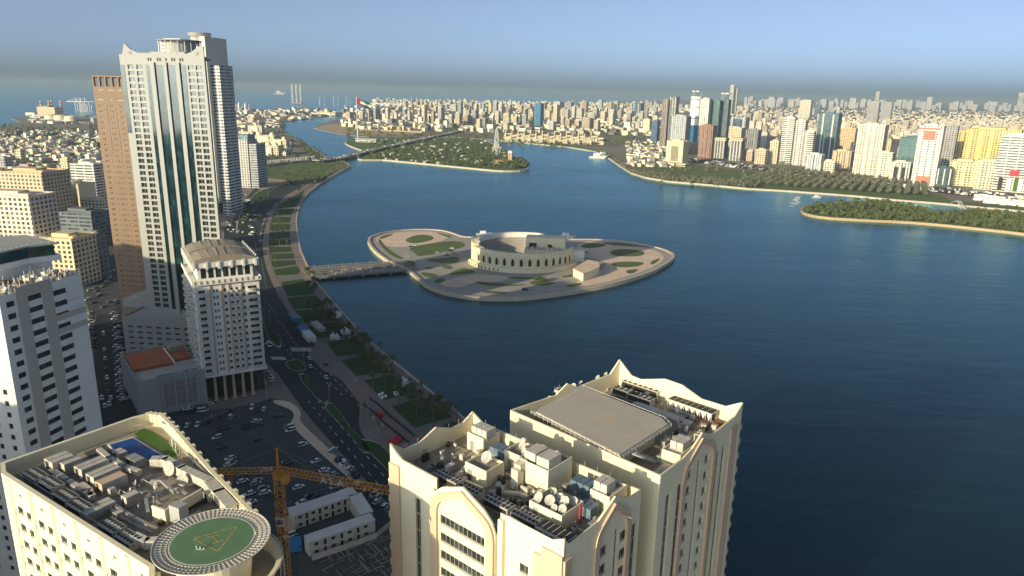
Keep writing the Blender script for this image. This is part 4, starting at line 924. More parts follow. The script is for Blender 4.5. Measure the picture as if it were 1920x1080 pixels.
duct_px([(800, 850), (870, 885), (950, 880)], 1.2, 1.3, 'steelwhite', 'curved white duct wrapping the drum under the green helipad', z=zda + 1.2)
duct_px([(640, 620), (700, 670), (800, 735), (930, 800)], .5, .4, 'metal', 'twin pipe run crossing to the drum of the helipad', z=zda + 1.0)
duct_px([(600, 640), (690, 705), (790, 770), (900, 820)], .4, .4, 'metal', 'lower pipe run crossing to the drum of the helipad', z=zda + .8)
duct_px([(900, 515), (960, 510), (1040, 580)], .5, .5, 'metal', 'silver elbow pipe beside the big upright dish', z=zda + 1.7)
duct_px([(880, 690), (870, 620), (900, 590), (960, 570)], .5, .5, 'metal', 'silver riser pipe bending over the middle of the plant', z=zda + 1.9)
duct_px([(950, 770), (1100, 690), (1260, 610)], .6, .5, 'black', 'dark pipe gallery under the long plant wall', z=zda + .5)
def box_px(x, y, L, W, H, m, lab, name='air_handling_unit', cat='air unit', az=123, z0=zda, cap=True, group=None):
    q = Z3(x, y, z0 + H); F = Fr(q, az); r = thing(name, F.p(L / 2, W / 2, z0), lab, cat, group)
    MB().box(F, 0, L, 0, W, z0 + .2, z0 + H).build('casing', M[m], r)
    b = MB(); n = max(1, int(L / 1.2))
    for i in range(n + 1): b.box(F, L * i / n - .05, L * i / n + .05, -.05, W + .05, z0 + .15, z0 + H + .06)
    b.build('ribs', M['metal'], r)
    if H > 1.1: MB().box(F, .3, L * .45, -.03, -.005, z0 + .4, z0 + H - .3).build('louvre', M['black'], r)
    return r
for a in ((262, 380, 3.0, 3.6, 2.5, 'acbox', 'open topped pale plant box at the far left of the helipad building roof'), (340, 395, 2.5, 3.0, 2.3, 'acbox', 'pale air unit beside the open plant box'), (440, 425, 2.6, 4.6, 2.3, 'acbox', 'large ribbed air unit, left one in the row below the pool'), (510, 470, 2.6, 4.6, 2.3, 'duct', 'large ribbed air unit, middle one in the row below the pool'), (565, 515, 2.2, 4.2, 2.2, 'tan', 'tan topped air unit at the right end of the row'),
          (665, 335, 2.4, 1.6, 1.4, 'acbox', 'grey unit touching the left end of the pool'), (745, 370, 3.2, 1.8, 1.6, 'metal', 'silver unit in front of the pool'), (465, 690, 2.4, 2.6, 1.6, 'acbox', 'grey cabinet between the fan banks'), (560, 645, 2.4, 2.2, 1.6, 'duct', 'tan cabinet beside the twin pipes'), (670, 700, 1.2, 1.2, 1.4, 'acbox', 'small square box by the pipe run'),
          (720, 600, 1.6, 2.2, 2.0, 'duct', 'tall pale box behind the small dishes'), (1210, 580, 1.8, 1.4, 1.7, 'duct', 'louvred white box under the wide duct'), (1040, 555, 3.2, .5, .9, 'metal', 'flat silver tray near the big dish'), (640, 560, .9, .9, 1.6, 'acbox', 'narrow cabinet in the middle left of the plant'), (830, 500, .8, 2.0, .7, 'metal', 'low silver skid right of the pale duct')):
    box_px(*a)
wl = MB(); w0 = Z3(980, 690, zda + 2.6); w1 = Z3(1205, 560, zda + 2.6); Fw = Fr(w0, math.degrees(atan2(w1[0] - w0[0], w1[1] - w0[1]))); Lw = hypot(w1[0] - w0[0], w1[1] - w0[1])
wl.box(Fw, 0, Lw, 0, .3, zda, zda + 2.6); wl.box(Fw, 0, .3, .3, 3, zda, zda + 2.6); wl.build('plant_screen_wall', M['cream'], base=(*w0, zda), label='long cream screen wall in the middle of the plant area', cat='wall')
MB().box(Fw, .5, 2.2, -2.6, -.4, zda, zda + 3.4).build('stair_housing', M['offwhite'], base=Fw.p(1, -1, zda), label='small off white housing in front of the long screen wall', cat='roof room')
for k, (x, y, rd, z, a, lab) in enumerate(((1008, 470, 1.35, 1.0, 205, 'big upright grey dish above the wide duct'), (808, 540, .55, .6, 235, 'small white dish left of the silver riser'), (925, 560, .6, .7, 215, 'small white dish right of the silver riser'), (1090, 545, 1.1, .4, 190, 'flat lying dish beside the silver tray'), (830, 660, .35, .9, 260, 'tiny dish above the twin pipes'), (775, 575, .45, .9, 225, 'small dish on the tall pale box'), (710, 585, .4, .9, 240, 'small dish near the narrow cabinet'))):
    dish(Z3(x, y, zda + z), zda + z * .3, rd, a, 15, lab, 'dishes on the helipad building')
pb = MB(); prnd = random.Random(5)
for i in range(26):
    x = prnd.uniform(560, 1250); y = 330 + (x - 560) * .55 + prnd.uniform(30, 170); q = Z3(x, y, zda + .5); L = prnd.uniform(1, 5); a = R(123 + prnd.choice((0, 90))); h = prnd.uniform(.2, 1.6)
    e = (q[0] + sin(a) * L, q[1] + cos(a) * L); pb.tube((*q, zda + h), (*e, zda + h), prnd.uniform(.05, .13), 5); pb.tube((*q, zda), (*q, zda + h), .06, 4)
pb.build('pipework', M['metal'], base=(*Z3(850, 600, zda), zda), label='tangle of thin silver pipes over the plant area of the helipad building', cat='pipes')

# ---------------------------------------------------------------- B: white tower on the left edge
FB = Fr((-126, 193), 14); SL = -18.4; SR = 7.6; ZB = 97.0
B_ = Bld('office_tower', (-131, 175, 0), 'white tower with beige stripes and short dark window bands, left edge of the photo', 'tower')
wcol = grid([(-16.6, -14.2), (-10.3, -6.0)], rows(94.3, 25, 1.5, 3.28)) + grid([(-2.4, 1.9)], rows(93.6, 25, 1.5, 3.28))
B_.panel(FB, SL, SR, 0, ZB, wcol, dep=.25, mull=3)
FB2 = Fr(FB.p(SL, 0, 0)[:2], 104)       # lit left front: s runs -.. 0
B_.panel(FB2, -22, 0, 0, ZB, grid([(-4.0, -2.6), (-8.4, -7.0), (-13, -11.6), (-18, -16.6)], rows(70.5, 18, 1.5, 3.28)), dep=.25)
FBr = Fr(FB.p(SR, 0, 0)[:2], -76)
B_.panel(FBr, 0, 30, 0, ZB, grid([(3, 5), (8, 10), (13, 15), (18, 20)], rows(93, 20, 1.5, 3.28)))
B_.wall.face([FB2.p(-22, 0, ZB - 1.2), FB.p(SL, 0, ZB - 1.2), FB.p(SR, 0, ZB - 1.2), FB.p(SR, 30, ZB - 1.2), FB2.p(-22, -26, ZB - 1.2)])
B_.trim.box(FB, -13.6, -10.35, -.12, -.003, 0, ZB + 1.1); B_.trim.box(FB, -5.95, -2.6, -.12, -.003, 0, ZB + 1.1); B_.trim.box(FB, -10.35, -5.95, -.12, -.003, 95.2, ZB + 1.1)
for i in range(26): B_.trim.box(FB, -10.34, -5.96, -.06, -.003, 95.2 - i * 3.28 - 2.35, 95.2 - i * 3.28 - 1.75) if False else None
for z in (85.6, 81.7): B_.trim.box(FB, -2.5, SR - .01, -.1, -.004, z, z + 1.7)
for z in (90.2, 88.0): B_.trim.box(FB, 2.2, SR - .01, -.05, -.004, z, z + .15)
B_.finish(M['white'], frame=M['black'], trimmat=M['beige'])
rr_ = MB(); rail(rr_, [FB.p(SL, .3, 0)[:2], FB.p(SR, .3, 0)[:2], FB.p(SR - .3, 20, 0)[:2]], ZB, 1.2, .05, 1.6); rr_.build('roof_railing', M['metal'], B_.root)
ph = thing('penthouse', FB.p(-6, 14, ZB), 'glazed penthouse under a pale overhanging roof slab on the left tower', 'penthouse')
q = [P(-60, 478, ZB + 3), P(136, 487, ZB + 3), P(146, 462, ZB + 3), P(-60, 440, ZB + 3)]
zt = ZB + 7.0; tp = [P(-60, 484, zt), P(0, 472, zt), P(52, 461, zt), P(108, 455, zt), P(82, 447, zt), P(47, 440, zt), P(-60, 449, zt)]
MB().prism(tp, zt - .5, zt, bottom=True).build('roof_slab', M['offwhite'], ph)
cc = (sum(p[0] for p in tp) / 7, sum(p[1] for p in tp) / 7)
MB().prism([(cc[0] + (p[0] - cc[0]) * .9, cc[1] + (p[1] - cc[1]) * .9) for p in tp], ZB + 3.4, zt - .55).build('glazing', M['glassgreen'], ph)
MB().prism([(cc[0] + (p[0] - cc[0]) * 1.04, cc[1] + (p[1] - cc[1]) * 1.04) for p in tp], ZB + 1.8, ZB + 3.4).build('parapet_band', M['white'], ph)
MB().prism([(cc[0] + (p[0] - cc[0]) * .8, cc[1] + (p[1] - cc[1]) * .8) for p in tp], ZB - 1.2, ZB + 1.8).build('core', M['white'], ph)
rb = MB(); rail(rb, [(cc[0] + (p[0] - cc[0]) * .97, cc[1] + (p[1] - cc[1]) * .97) for p in tp], zt, 1.0, .05, 1.5, True); rb.build('railing', M['metal'], ph)
prnd = random.Random(11)
for i in range(60):
    s = prnd.uniform(SL + 1, SR - 1.5); d = prnd.uniform(.9, 13); L = prnd.uniform(.7, 2.4); H = prnd.uniform(.5, 2.0); mm = prnd.choice(['acbox', 'metal', 'duct', 'acbox', 'rust', 'steelwhite'])
    r_ = thing('rooftop_unit', FB.p(s, d, ZB - 1.2), 'rooftop machine unit in the clutter in front of the glazed penthouse', 'roof unit', 'machine units on the left tower roof')
    MB().box(FB, s, s + L, d, d + prnd.uniform(.6, 1.4), ZB - 1.0, ZB - 1.2 + H + .3).build('casing', M[mm], r_)
    b = MB(); b.tube(FB.p(s + .2, d + .2, ZB - 1.2), FB.p(s + .2, d + .2, ZB + H + .4), .07, 4); b.tube(FB.p(s, d - .2, ZB - .2), FB.p(s + L * 1.6, d - .2, ZB - .2), .07, 4); b.build('pipe', M['steelwhite'], r_)
for k, (s, d, rd) in enumerate(((-14.5, 2.5, .9), (-12, 4, .7), (-4, 3, .8), (1, 2.4, .8), (4.5, 3, .9), (3, 5, .7), (-8.5, 2.0, .7))):
    dish(FB.p(s, d, 0), ZB - .6, rd, 210 + 10 * k, 35, 'white satellite dish in the clutter on the left tower roof', 'dishes on the left tower')

# ---------------------------------------------------------------- E: balcony hotel block
FE = Fr((-125, 337), 60); E0, E1 = -27.0, 2.2; DE = 44
E_ = Bld('balcony_tower', (-140, 350, 0), 'pale balcony tower on tall columns with two grey humped roof blocks, beside the boulevard', 'tower')
FEl = Fr(FE.p(E0, 0, 0)[:2], -30)
FEl = Fr(FE.p(E0, DE, 0)[:2], 150)        # left face, s 0..DE ends at the front corner
FEr = Fr(FE.p(E1, 0, 0)[:2], -30)
er = rows(56.0, 13, 1.5, 3.3)
cols = [(-25.4, -22.6), (-19.0, -18.2), (-17.6, -16.8), (-14.2, -13.0), (-11.4, -10.0), (-8.9, -7.6), (-5.8, -4.6), (-3.2, 1.0)]
E_.panel(FE, E0, E1, 14, 60, grid(cols, er), mull=1)
E_.panel(FEl, 0, DE, 14, 60, grid([(3 + 6.5 * i, 6.2 + 6.5 * i) for i in range(6)], er)); E_.panel(FEr, 0, DE, 14, 60, grid([(3 + 6.5 * i, 6.2 + 6.5 * i) for i in range(6)], er))
MB().box(FE, E0 + .02, E1 - .02, 6, DE, 0, 13.9).build('shade_void_block', M['glassdark'], E_.root); E_.wall.box(FE, E0 - .6, E1 + .6, -.8, DE, 13.2, 14.4)  # dark block paints in the shade of the void behind the columns
E_.wall.box(FE, E0 - .9, E1 + .9, -1.1, DE + .5, 59.4, 60.2); E_.wall.box(FE, E0 - .9, E1 + .9, -1.1, -.8, 60.2, 61.4); E_.wall.box(FE, E0 - .9, E0 - .6, -.8, DE, 60.2, 61.4); E_.wall.box(FE, E1 + .6, E1 + .9, -.8, DE, 60.2, 61.4)
for q0, q1 in ((2.2, 19.5), (23.5, 40)):
    E_.wall.box(FE, E0 + 2.2, E1 - 2.2, q0, q1, 60.2, 67.4); E_.wall.box(FE, E0 - .2, E1 + .2, q0 - 1.8, q1 + .8, 67.4, 69.6)
    for k in range(6): E_.wall.box(FE, E0 + .2 + k * 5.5, E0 + 1.3 + k * 5.5, q0 - 2.3, q0 - 1.81, 66.6, 70.2)
    for k in range(4): E_.wall.box(FE, E0 - .7, E0 - .21, q0 - 1 + k * 5.2, q0 + k * 5.2, 66.6, 70.2); E_.wall.box(FE, E1 + .21, E1 + .7, q0 - 1 + k * 5.2, q0 + k * 5.2, 66.6, 70.2)
for k in range(12): E_.trim.box(FE, E0 + k * 2.6, E0 + k * 2.6 + .35, -1.35, -1.11, 60.0, 61.7)
for s in (-20.6, -15.4, -12.3, -6.6): E_.trim.box(FE, s, s + .7, -.35, -.003, 14.4, 59.3)
E_.finish(M['white'], trimmat=M['tan'])
for q0, q1 in ((2.2, 19.5), (23.5, 40)):
    hb = MB(); n = 8
    for i in range(n):
        a0, a1 = pi * i / n, pi * (i + 1) / n; mid = (E0 + E1) / 2; hw = (E1 - E0) / 2 - .6
        s0, s1_ = mid - hw * cos(a0), mid - hw * cos(a1); z0, z1 = 69.7 + 3.2 * sin(a0), 69.7 + 3.2 * sin(a1)
        hb.hexa([FE.p(s0, q0 - 1, 69.62), FE.p(s1_, q0 - 1, 69.62), FE.p(s1_, q1, 69.62), FE.p(s0, q1, 69.62), FE.p(s0, q0 - 1, z0), FE.p(s1_, q0 - 1, z1), FE.p(s1_, q1, z1), FE.p(s0, q1, z0)])
    hb.build('humped_roof', M['roof'], E_.root)
    wb = MB()
    for i in range(7): s = E0 + 3.6 + i * 3.3; wb.box(FE, s, s + 2.3, q0 - .05, q0 - .004, 62, 66.6)
    wb.build('penthouse_window', M['glassdark'], E_.root)
    wb = MB()
    for i in range(8): wb.tube(FE.p(E0 + 1 + i * 3.6, q0 - 1, 70 + 3 * sin(pi * (i + .5) / 8)), FE.p(E0 + 1 + i * 3.6, q1, 70 + 3 * sin(pi * (i + .5) / 8) + .4), .12, 4)
    wb.build('roof_rib', M['metal'], E_.root)
for i, s in enumerate((-21.8, -17.4, -13.2, -8.8, -4.5)):
    b = MB().cone(FE.p(s, 1.2, 0)[:2], .4, 12.6, .75, .62, 12); b.box(FE, s - 1.1, s + 1.1, .1, 2.3, 0, .5); b.box(FE, s - 1.0, s + 1.0, .2, 2.2, 12.6, 13.19)
    b.build('column', M['tan'], E_.root)
bal = []
def balcony(F, s, w_, z, dpt=1.5):
    b = MB(); n = 8; c = F.p(s + w_ / 2, 0, 0); pts = [F.p(s, -.004, 0)[:2]] + [F.p(s + w_ / 2 - w_ / 2 * cos(pi * i / n), -.3 - dpt * sin(pi * i / n), 0)[:2] for i in range(n + 1)] + [F.p(s + w_, -.004, 0)[:2]]
    b.prism(pts, z, z + .22, bottom=True); q = pts[1:-1]
    for a, e in zip(q, q[1:]):
        b.face([(*a, z + .2), (*e, z + .2), (*e, z + 1.2), (*a, z + 1.2)]); b.face([(*a, z + 1.2), (*e, z + 1.2), (*e, z + .2), (*a, z + .2)])
    return b
for i in range(13):
    z = 56.0 - 1.3 - i * 3.3
    for s, w_ in ((-26.8, 4.8), (-11.6, 1.9), (-9.2, 1.9), (-4.0, 5.6)): balcony(FE, s, w_, z, 1.6 if w_ > 3 else .8).build('balcony', M['white'], E_.root)
b = MB()
for i in range(13):
    z = 56.0 - 1.3 - i * 3.3
    for k in range(6): q = balcony(FEl, 2.6 + 6.5 * k, 4.4, z, 1.4); j = len(b.v); b.v += q.v; b.f += [tuple(v + j for v in f) for f in q.f]; b.mi += q.mi
b.build('side_balconies', M['white'], E_.root, kind='stuff')
for k in range(9): dish(FE.p(E1 - .4, 3 + k * 4.2, 0), 69.7, .9, 230, 30, 'white dish along the lake side roof edge of the balcony tower', 'dishes on the balcony tower')

# ---------------------------------------------------------------- F: tall white tower with teal glass strips
FF = Fr((-203, 395), 99.4); F0, F1 = -5.9, 42.6; DF = 34
F_ = Bld('residential_tower', (-185, 410, 0), 'tallest front tower, white grey with teal glass strips and winged parapet corners', 'tower')
fr_ = rows(158.5, 41, 2.35, 3.27)
strips = [(9.0, 11.8), (14.3, 19.5), (21.4, 26.4), (28.7, 31.7)]
F_.panel(FF, F0, F1, 0, 164.6, grid([(-1.7, 1.8), (3.4, 6.9), (33.0, 36.4), (37.5, 40.9)], fr_) , dep=.5, mull=1)
b = MB()
for a, c in strips: b.box(FF, a, c, -.12, -.01, 26, 159.8)
b.build('glass_strip', M['glassteal'], F_.root)
MB().box(FF, F0 - .02, F0 + 2.4, -.12, -.01, 124.3, 159.5).build('corner_glass_strip', M['glassteal'], F_.root)
b = MB()
for a, c in ((11.8, 14.3), (19.5, 21.4), (26.4, 28.7)): b.box(FF, a, c, -.9, -.002, 24, 161)
b.build('pilaster', M['offwhite'], F_.root)
FFr = Fr(FF.p(F1, 0, 0)[:2], -21); F_.panel(FFr, 0, DF, 0, 164.6, grid([(3 + 5 * i, 5.4 + 5 * i) for i in range(6)], rows(158.5, 41, 1.6, 3.27)))
FFl = Fr(FF.p(F0, DF, 0)[:2], 189.4); F_.panel(FFl, 0, DF, 0, 164.6)
F_.wall.prism([FF.p(F0 + .01, .7, 0)[:2], FF.p(F1 - .5, .7, 0)[:2], FF.p(F1 - 17, DF, 0)[:2], FF.p(F0, DF, 0)[:2]], 163, 164.4)
for s in (10.4, 11.8, 15.8, 17.2, 20.6, 24, 25.4, 28.6, 30): b = MB().box(FF, s, s + .8, -.1, -.006, 161.6, 163.2); b.build('vent_opening', M['dark'], F_.root)
parapet(F_.wall, FF, [(F0, 164.8), (-4, 164.8), (-2.6, 169.9), (-1.6, 169.6), (1, 167.2), (5, 165.6), (33, 165.4), (36, 166.4), (39.5, 168.6), (41.4, 169.2), (F1, 169.0)], th=.8, d=.003, zb=164.61)
for s in (.4, 38.8): MB().cone(FF.p(s, -.12, 0)[:2], 0, .3, 1, 1, 4) if False else MB().box(FF, s - .9, s + .9, -.2, -.005, 164.8, 166.4).build('emblem', M['concrete'], F_.root)
F_.wall.box(FF, 8, 28, 6, 22, 164.41, 166.5)
F_.finish(M['offwhite'], trimmat=M['offwhite'])
hp_ = thing('helipad', FF.p(20, 14, 166), 'round dark helipad on a drum at the top of the tallest front tower', 'helipad')
c0 = FF.p(20.5, 14, 0)[:2]
MB().cone(c0, 166.5, 172.2, 8, 8, 24).build('drum', M['offwhite'], hp_); MB().cone(c0, 172.2, 172.7, 11, 11.2, 24).build('deck', M['concrete'], hp_)
b = MB()
for i in range(20): a = 2 * pi * i / 20; b.tube((c0[0] + 10.6 * cos(a), c0[1] + 10.6 * sin(a), 166.5), (c0[0] + 10.6 * cos(a), c0[1] + 10.6 * sin(a), 172.2), .14, 4)
b.build('support_frame', M['metal'], hp_)

# ---------------------------------------------------------------- G: brown tower
FG = Fr((-248, 442), 99.4); G0, G1 = -3.3, 20.0
G_ = Bld('brown_tower', (-240, 455, 0), 'slim brown tower with an open pergola crown, left of the white tower', 'tower')
gr = rows(136.8, 36, 1.2, 3.27)
gc = [(-.6, .3), (.5, 1.4), (6.5, 7.2), (8.0, 8.8), (13.2, 14.0), (14.5, 15.3)] + [(4.9, 5.15), (10.8, 11.05)]
G_.panel(FG, G0, G1, 0, 148, grid(gc[:6], gr) + [(4.8, 5.25, 107, 137.4), (10.7, 11.15, 107, 137.4)] + grid([(4.2, 4.7), (10.2, 10.7)], gr[10:]) + [(-1.8, 2.6, 140.2, 140.9), (6.4, 8.4, 140.2, 140.9), (11.2, 15.8, 140.2, 140.9), (-.6, 3.4, 145.9, 146.3), (6, 10.4, 145.9, 146.3), (12, 15.6, 145.9, 146.3)], dep=.3)
FGl = Fr(FG.p(G0, 26, 0)[:2], 189.4); G_.panel(FGl, 0, 26, 0, 148, grid([(4, 6), (10, 12), (17, 19)], gr)); FGr = Fr(FG.p(G1, 0, 0)[:2], 9.4); G_.panel(FGr, 0, 26, 0, 148, grid([(4, 6), (10, 12), (17, 19)], gr))
G_.wall.face([FG.p(G0, 0, 148), FG.p(G1, 0, 148), FG.p(G1, 26, 148), FG.p(G0, 26, 148)])
for s in (G0, .6, 4.7, 8.9, 13.1, 18.8): G_.wall.box(FG, s, s + 1.0, .01, 1.4, 148, 153.4)
G_.wall.box(FG, G0, G1, .02, 1.38, 153.4, 154.2); G_.wall.box(FG, G0, G0 + 1, 1.4, 26, 153.0, 154); G_.wall.box(FG, G1 - 1, G1, 1.4, 26, 153.0, 154); G_.wall.box(FG, G0, G1, 24.6, 25.98, 148, 154)
for k in range(4): G_.wall.box(FG, G0, G0 + 1, 5 + 5 * k, 6 + 5 * k, 148, 153)
G_.finish(M['brown'])

# ---------------------------------------------------------------- K and J: podiums
K_ = Bld('podium_building', (-205, 400, 0), 'long grey low podium with four rows of windows under the brown and white towers', 'podium')
FK = Fr(P(228, 594, 22), 99.4 - 4); LK = 52
K_.panel(FK, 0, LK, 0, 22, grid([(3 + 5.6 * i, 6.0 + 5.6 * i) for i in range(8)], rows(16.5, 5, 1.2, 3.3)), mull=2)
K_.wall.box(FK, 0.01, LK, .5, 34, 20, 21.2); K_.wall.box(FK, 0, .4, .4, 34, 0, 22.2); K_.wall.box(FK, 0, LK, 0.001, .4, 22.0, 22.4)
K_.wall.box(Fr(P(230, 560, 26), 99.4), 0, 19, 0, 30, 21.2, 26)
K_.finish(M['offwhite'])
b = MB(); q = P(300, 570, 24); b.sheet([(q[0] - 2, q[1] - 2), (q[0] + 9, q[1] + 1), (q[0] + 8, q[1] + 8), (q[0] - 3, q[1] + 6)], 21.25); b.build('roof_pool', M['pool'], base=(q[0], q[1], 21.2), label='faded blue roof pool on the grey podium', cat='pool')
sp_ = thing('tent_canopy', (*P(255, 575, 24), 21.2), 'spiky white tensile canopy on the grey podium roof', 'canopy'); q = P(255, 566, 25); b = MB()
for i in range(6): a = 2 * pi * i / 6; b.tube((q[0], q[1], 29), (q[0] + 8 * cos(a), q[1] + 8 * sin(a), 23), .2, 4, .08)
b.build('frame', M['steelwhite'], sp_)
J_ = Bld('hotel_annex', (-165, 320, 0), 'low grey annex with a terracotta flat roof beside the balcony tower', 'building')
zj = 18.0; j0 = P(258, 718, zj); j1 = P(384, 693, zj); j3 = P(238, 645, zj)
azj = math.degrees(atan2(j1[0] - j0[0], j1[1] - j0[1])); FJ = Fr(j0, azj); LJ = hypot(j1[0] - j0[0], j1[1] - j0[1]); DJ = 46
J_.panel(FJ, 0, LJ, 0, zj, [(LJ * .36, LJ * .5, 3, 15), (LJ * .53, LJ * .67, 3, 15), (LJ * .7, LJ * .84, 3, 15), (LJ * .06, LJ * .2, 0, 3.4)], gm=M['concrete'], dep=.3)
for s in (.33, .51, .68, .85): J_.wall.box(FJ, LJ * s, LJ * s + .8, -.7, -.003, 0, zj + .6)
J_.wall.box(FJ, 0.01, LJ, .5, DJ, zj - 3, zj - 1.2); J_.wall.box(FJ, 0, .5, 0.5, DJ, 0, zj + .4); J_.wall.box(FJ, 0, LJ, 0.002, .48, zj, zj + .6); J_.wall.box(FJ, 0, LJ, DJ - .5, DJ, 0, zj + .4); J_.wall.box(FJ, LJ - .5, LJ, .5, DJ, 0, zj - .8)
for k in range(8): J_.wall.box(FJ, -.4, .55, 3 + k * 5.6, 4 + k * 5.6, 0, zj + 1.2)
J_.finish(M['offwhite'])
s0 = 3
MB().box(FJ, 1.2, LJ * .66, 18, DJ - 4, zj - 1.2, zj + .2).build('terracotta_roof', M['orange'], J_.root); MB().box(FJ, LJ * .66 + .5, LJ - 1, 22, DJ - 6, zj - 1.2, zj + .1).build('terracotta_roof', M['orange'], J_.root)
MB().box(FJ, LJ * .3, LJ * .92, 2.5, 7, zj - 1.15, zj - 1.0).build('roof_pool', M['pool'], J_.root)
MB().box(FJ, LJ * .66, LJ * .66 + .5, 17, DJ - 4, zj - 1.2, zj + .6).build('divider_wall', M['white'], J_.root)
MB().box(FJ, LJ * .72, LJ - 1, DJ - 12, DJ - 4, zj - 1, zj + 2.6).build('stair_block', M['concrete'], J_.root)

# ---------------------------------------------------------------- H and I: towers behind
def solid(name, F, s0, s1, d0, d1, z0, z1, style, col, root, nm='wall'):
    o = MB().box(F, s0, s1, d0, d1, z0, z1).build(nm, M[('f_' if hypot(*F.O) > 1300 else 'n_') + style] if style != 'far' else M['far'], root); o.color = (*col, 1); return o
FH = Fr((-369, 865), 99.4)
H_r = thing('residential_tower', (-360, 880, 0), 'slender white tower with balcony rows and a round disc roof, directly behind the tallest tower', 'tower')
solid('wall', FH, -42, -4, 0, 40, 0, 197, 'band', (.78, .76, .70), H_r); solid('wall', FH, -4, 10, -2, 34, 0, 193, 'band', (.72, .72, .68), H_r); solid('blank_fin', FH, 10, 17, -5, 40, 14, 203, 'far', (.68, .64, .55), H_r, 'blank_fin'); solid('wall', FH, 17, 28, 2, 30, 0, 172, 'band', (.6, .6, .6), H_r)
solid('wall', FH, -40, -20, 4, 36, 197, 201, 'far', (.62, .6, .55), H_r)
MB().cone(FH.p(-2, 16, 0)[:2], 197, 204, 10, 10, 20).build('drum', M['offwhite'], H_r); MB().cone(FH.p(-2, 16, 0)[:2], 204, 208, 12, 13, 24).build('disc_roof', M['metal'], H_r)
for i in range(40): MB().box(FH, 5, 12.5, -6.6, -5.01, 20 + i * 3.4, 21.3 + i * 3.4).build('balcony', M['white'], H_r)
FI = Fr((-418, 1099), 99.4); I_r = thing('apartment_block', (-405, 1110, 0), 'grey apartment tower with dark blue balcony side, right of the white towers', 'tower')
solid('wall', FI, -12, 17, 0, 30, 0, 72, 'grid', (.52, .50, .46), I_r); solid('wall', FI, 17, 30, 2, 30, 0, 66, 'band', (.42, .43, .45), I_r); solid('roof_storey', FI, -6, 16, 4, 26, 72, 79, 'glass', (.2, .3, .35), I_r, 'roof_storey')

# ---------------------------------------------------------------- mid-left blocks
def blk(name, label, xl, xr, yb, yt, style, col, az=104, dep=.8, roofh=3, group=None, cat='apartment block', pil=0, zoff=0, base=None, crown=None, bandcol=None):
    """block whose front base line is read at (xl..xr, yb) and whose roof line is at yt"""
    xm = (xl + xr) / 2; g0 = P(xm, yb); r0 = hypot(*g0); z = AT(xm, yt, r0)[2]
    be = math.degrees(atan2(g0[0], g0[1])); wv = (xr - xl) / FPX * sqrt(r0 * r0 + CAMH ** 2) * .985
    dl = R(az - 90 - be); a = wv / (abs(cos(dl)) + dep * abs(sin(dl))); d = a * dep
    # centre the seen width on g0
    vx, vy = cos(R(be)), -sin(R(be)); F = Fr((0, 0), az)
    cor = [F.p(s, q, 0)[:2] for s, q in ((-a / 2, 0), (a / 2, 0), (a / 2, d), (-a / 2, d))]; pr = [c[0] * vx + c[1] * vy for c in cor]; m_ = (min(pr) + max(pr)) / 2
    O = (g0[0] - vx * m_, g0[1] - vy * m_); F = Fr(O, az); rt = thing(name, (*O, 0), label, cat, group)
    solid('wall', F, -a / 2, a / 2, 0, d, 0, z - .0, style, col, rt)
    if roofh:
        b = MB().box(F, -a / 2, a / 2, 0, .6, z, z + 1); b.box(F, -a / 2, a / 2, d - .6, d, z, z + 1); b.box(F, -a / 2, -a / 2 + .6, .6, d - .6, z, z + 1); b.box(F, a / 2 - .6, a / 2, .6, d - .6, z, z + 1)
        b.box(F, -a * .3, a * .2, d * .3, d * .7, z, z + roofh); b.box(F, a * .25, a * .4, d * .2, d * .4, z, z + roofh * .6)
        o = b.build('roof', M['far'], rt); o.color = (*[c * .9 for c in col], 1)
    if pil:
        for i in range(pil):
            s = -a / 2 + a * (i + .5) / pil; o = MB().box(F, s - a * .035, s + a * .035, -a * .03, -.01, 0, z - (2 if i % 2 else 0)).build('pilaster', M['far'], rt); o.color = (*(bandcol or [min(.75, c * 1.1) for c in col]), 1)
    return rt, F, a, d, z
LW = (.66, .60, .47); YE = (.66, .56, .36); BR = (.30, .17, .11); GR = (.42, .42, .41); TN = (.58, .44, .30)
Lft = [('yellow cream block with paired windows beside the lit street, behind the left tower', 98, 180, 535, 446, 'grid', (.70, .56, .34), 99, .9),
 ('white slab with dark top bands and pink grid windows at the left edge', -10, 105, 520, 365, 'grid', (.68, .58, .48), 99, .5),
 ('orange tan slab with dark side wall behind the white slab', 32, 130, 450, 322, 'grid', (.62, .46, .30), 99, .7),
 ('reddish brown slab left of the orange tan slab', 12, 34, 440, 322, 'grid', (.30, .15, .11), 99, .9),
 ('narrow white block with balconies left of the blank cream wall', 108, 128, 430, 349, 'band', (.6, .58, .5), 99, 1.0),
 ('cream block with a blank front wall in the middle left', 122, 180, 425, 345, 'far', (.64, .58, .42), 99, .8),
 ('dark grey glass fronted office block behind the yellow cream block', 124, 204, 460, 398, 'band', (.14, .17, .18), 99, .7),
 ('white office block with black bands beside the brown tower', 148, 200, 375, 308, 'band', (.66, .64, .58), 99, .7),
 ('small cream block with dark windows against the brown tower', 164, 208, 430, 375, 'grid', (.7, .66, .52), 99, .6),
 ('dark side block between the yellow block and the brown tower', 178, 206, 520, 440, 'grid', (.2, .2, .2), 99, 1.2),
 ('tall thin yellow block among the villas', 122, 140, 345, 298, 'grid', (.66, .58, .36), 104, .8),
 ('pale yellow villa block with stair tower beyond the slabs', 36, 50, 320, 282, 'grid', (.62, .54, .36), 104, .8),
 ('grey block at the far left beyond the villas', 0, 22, 322, 296, 'grid', (.36, .37, .38), 104, .8)]
for lab, xl, xr, yb, yt, st, col, az, dep in Lft: blk('apartment_block', lab, xl, xr, yb, yt, st, col, az, dep)

